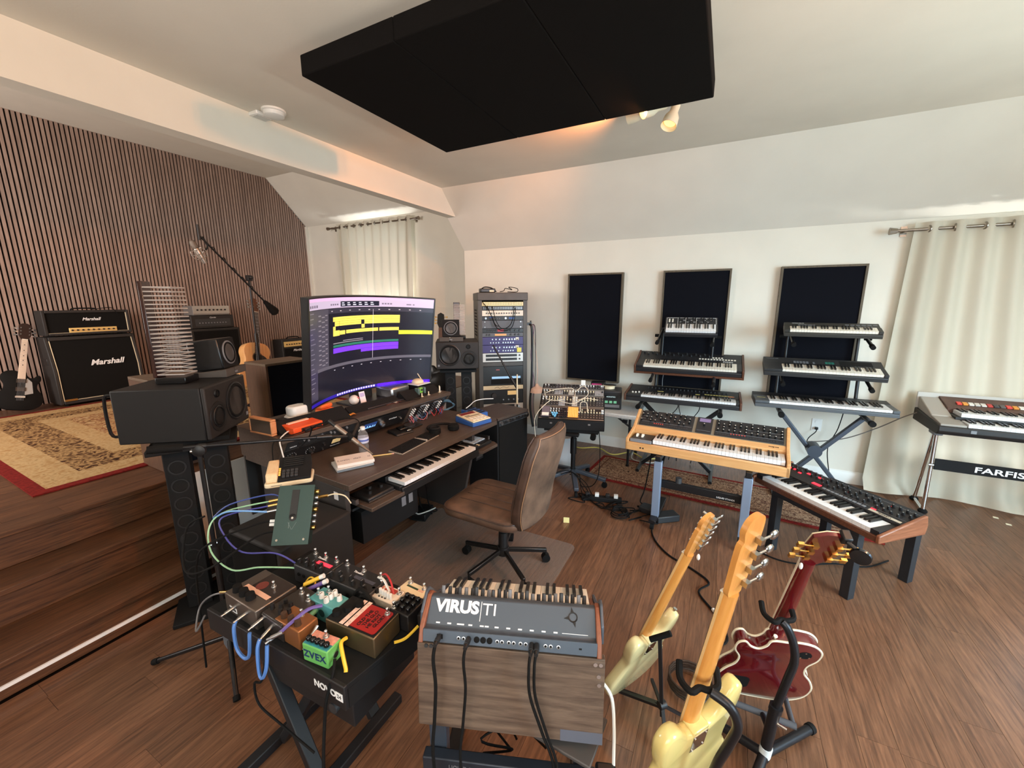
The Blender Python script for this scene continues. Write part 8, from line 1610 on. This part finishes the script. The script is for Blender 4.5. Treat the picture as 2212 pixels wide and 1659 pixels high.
# stands
TUB = mat('gunmetal_tube', (38, 38, 42), 0.35, 0.5)
def yoke(o, c, axis, w, m):
    """rubber U holding a neck: opening away from the camera"""
    a = R_(axis); ex_ = Vector((math.cos(a), math.sin(a), 0)); ey_ = Vector((-math.sin(a), math.cos(a), 0)); c = Vector(c)
    pts = [c + ex_ * (-w) + ey_ * 0.055 + Vector((0, 0, 0.018)), c + ex_ * (-w) + ey_ * 0.015, c + ex_ * (-w * 0.5) - ey_ * 0.018, c, c + ex_ * (w * 0.5) - ey_ * 0.0, c + ex_ * w + ey_ * 0.02, c + ex_ * w + ey_ * 0.06 + Vector((0, 0, 0.018))]
    return part(o, 'yoke', G().tube(smooth(pts, 5), 0.009, 8), m)
o = thing('guitar_stand', 'gunmetal tube floor stand holding the red guitar', 'guitar stand', (0, 0, 0), group='guitar stands')
part(o, 'post', G().tube([(0.268, 1.51, 0.03), (0.276, 1.50, 0.22), (0.281, 1.50, 0.28)], 0.019, 12), TUB); part(o, 'upper_tube', G().tube(smooth([(0.279, 1.50, 0.26), (0.301, 1.50, 0.40), (0.313, 1.50, 0.482), (0.303, 1.495, 0.55), (0.280, 1.495, 0.605), (0.262, 1.50, 0.622)], 6), 0.0135, 10), TUB)
part(o, 'collar', G().cyl((0.280, 1.50, 0.262), (0.282, 1.50, 0.282), 0.022), TUB); part(o, 'wing_screw', G().cyl((0.276, 1.495, 0.22), (0.318, 1.48, 0.22), 0.006), CHROME)
for e in ((0.450, 1.735, 0.02), (0.05, 1.60, 0.02), (0.22, 1.37, 0.02)): part(o, 'floor_leg', G().cyl((0.268, 1.51, 0.05), e, 0.017, n=12), TUB); part(o, 'leg_cap', G().cyl(tuple(Vector(e) * 0.93 + Vector((0.268, 1.51, 0.05)) * 0.07), e, 0.020, n=12), RUBBER)
part(o, 'cradle_bar', G().cyl((0.14, 1.60, 0.13), (0.37, 1.60, 0.13), 0.012), mat('foam_grey', (76, 78, 84), 0.8)); part(o, 'cradle_arm', G().cyl((0.15, 1.60, 0.13), (0.15, 1.78, 0.10), 0.010), MATS['foam_grey']); part(o, 'cradle_arm', G().cyl((0.36, 1.60, 0.13), (0.35, 1.78, 0.10), 0.010), MATS['foam_grey']); part(o, 'strut', G().cyl((0.272, 1.505, 0.16), (0.26, 1.60, 0.13), 0.010), TUB)
part(o, 'paper_label', G().cyl((0.269, 1.51, 0.045), (0.272, 1.506, 0.09), 0.0205, n=14), mat('label_white', (214, 220, 222), 0.6)); yoke(o, (0.258, 1.503, 0.626), 12, 0.046, RUBBER)
o = thing('guitar_stand', 'gunmetal tube floor stand holding the bass', 'guitar stand', (0, 0, 0), group='guitar stands')
part(o, 'upper_tube', G().tube(smooth([(0.05, 1.045, 0.05), (0.060, 1.035, 0.30), (0.080, 1.02, 0.474), (0.106, 1.015, 0.58), (0.117, 1.01, 0.645), (0.095, 1.005, 0.697), (0.05, 1.01, 0.714)], 6), 0.0125, 10), TUB); yoke(o, (0.024, 1.015, 0.708), 10, 0.046, RUBBER)
for e in ((0.22, 1.16, 0.02), (-0.12, 1.06, 0.02), (0.07, 0.86, 0.02)): part(o, 'floor_leg', G().cyl((0.05, 1.045, 0.05), e, 0.016, n=12), TUB)
part(o, 'cradle_bar', G().cyl((-0.06, 1.06, 0.11), (0.10, 1.06, 0.11), 0.012), MATS['foam_grey']); part(o, 'white_cap', G().cyl((0.145, 1.16, 0.19), (0.175, 1.175, 0.18), 0.010), WHITE)
o = thing('guitar_stand', 'thin black folding stand holding the cream electric guitar', 'guitar stand', (0, 0, 0), group='guitar stands')
part(o, 'post', G().bar((-0.088, 1.46, 0.08), (-0.116, 1.445, 0.435), 0.016, 0.013), BLKT); part(o, 'back_rest', G().cyl((-0.150, 1.44, 0.423), (-0.080, 1.452, 0.470), 0.011), RUBBER)
for e in ((-0.27, 1.56, 0.01), (-0.01, 1.56, 0.01), (-0.05, 1.36, 0.01)): part(o, 'floor_leg', G().bar((-0.09, 1.46, 0.13), e, 0.013, 0.010), BLKT)
part(o, 'cradle_arm', G().bar((-0.09, 1.46, 0.12), (-0.28, 1.50, 0.065), 0.012, 0.012), BLKT); part(o, 'cradle_arm', G().bar((-0.09, 1.46, 0.12), (-0.15, 1.62, 0.065), 0.012, 0.012), BLKT); part(o, 'hinge', G().cyl((-0.10, 1.45, 0.13), (-0.08, 1.47, 0.13), 0.016), BLKT)
single('cable_coil', 'dark coiled cable lying on the floor behind the cream guitar', 'cable', G().tube([(0.0 + 0.09 * math.cos(t * 0.42), 1.72 + 0.09 * math.sin(t * 0.42), 0.008 + 0.0009 * t) for t in range(60)], 0.005, 6), mat('brown_cable', (60, 48, 42), 0.45))
for lb, p in (('small white capo-like tag on the neck of the cream guitar', (-0.012, 1.415, 0.835)), ('small white tag on the neck of the red guitar', (0.285, 1.47, 0.862))):
    single('neck_tag', lb, 'tag', G().sphere((0, 0, 0), 0.012, 6, (0.5, 0.5, 1)), WHITE, p)
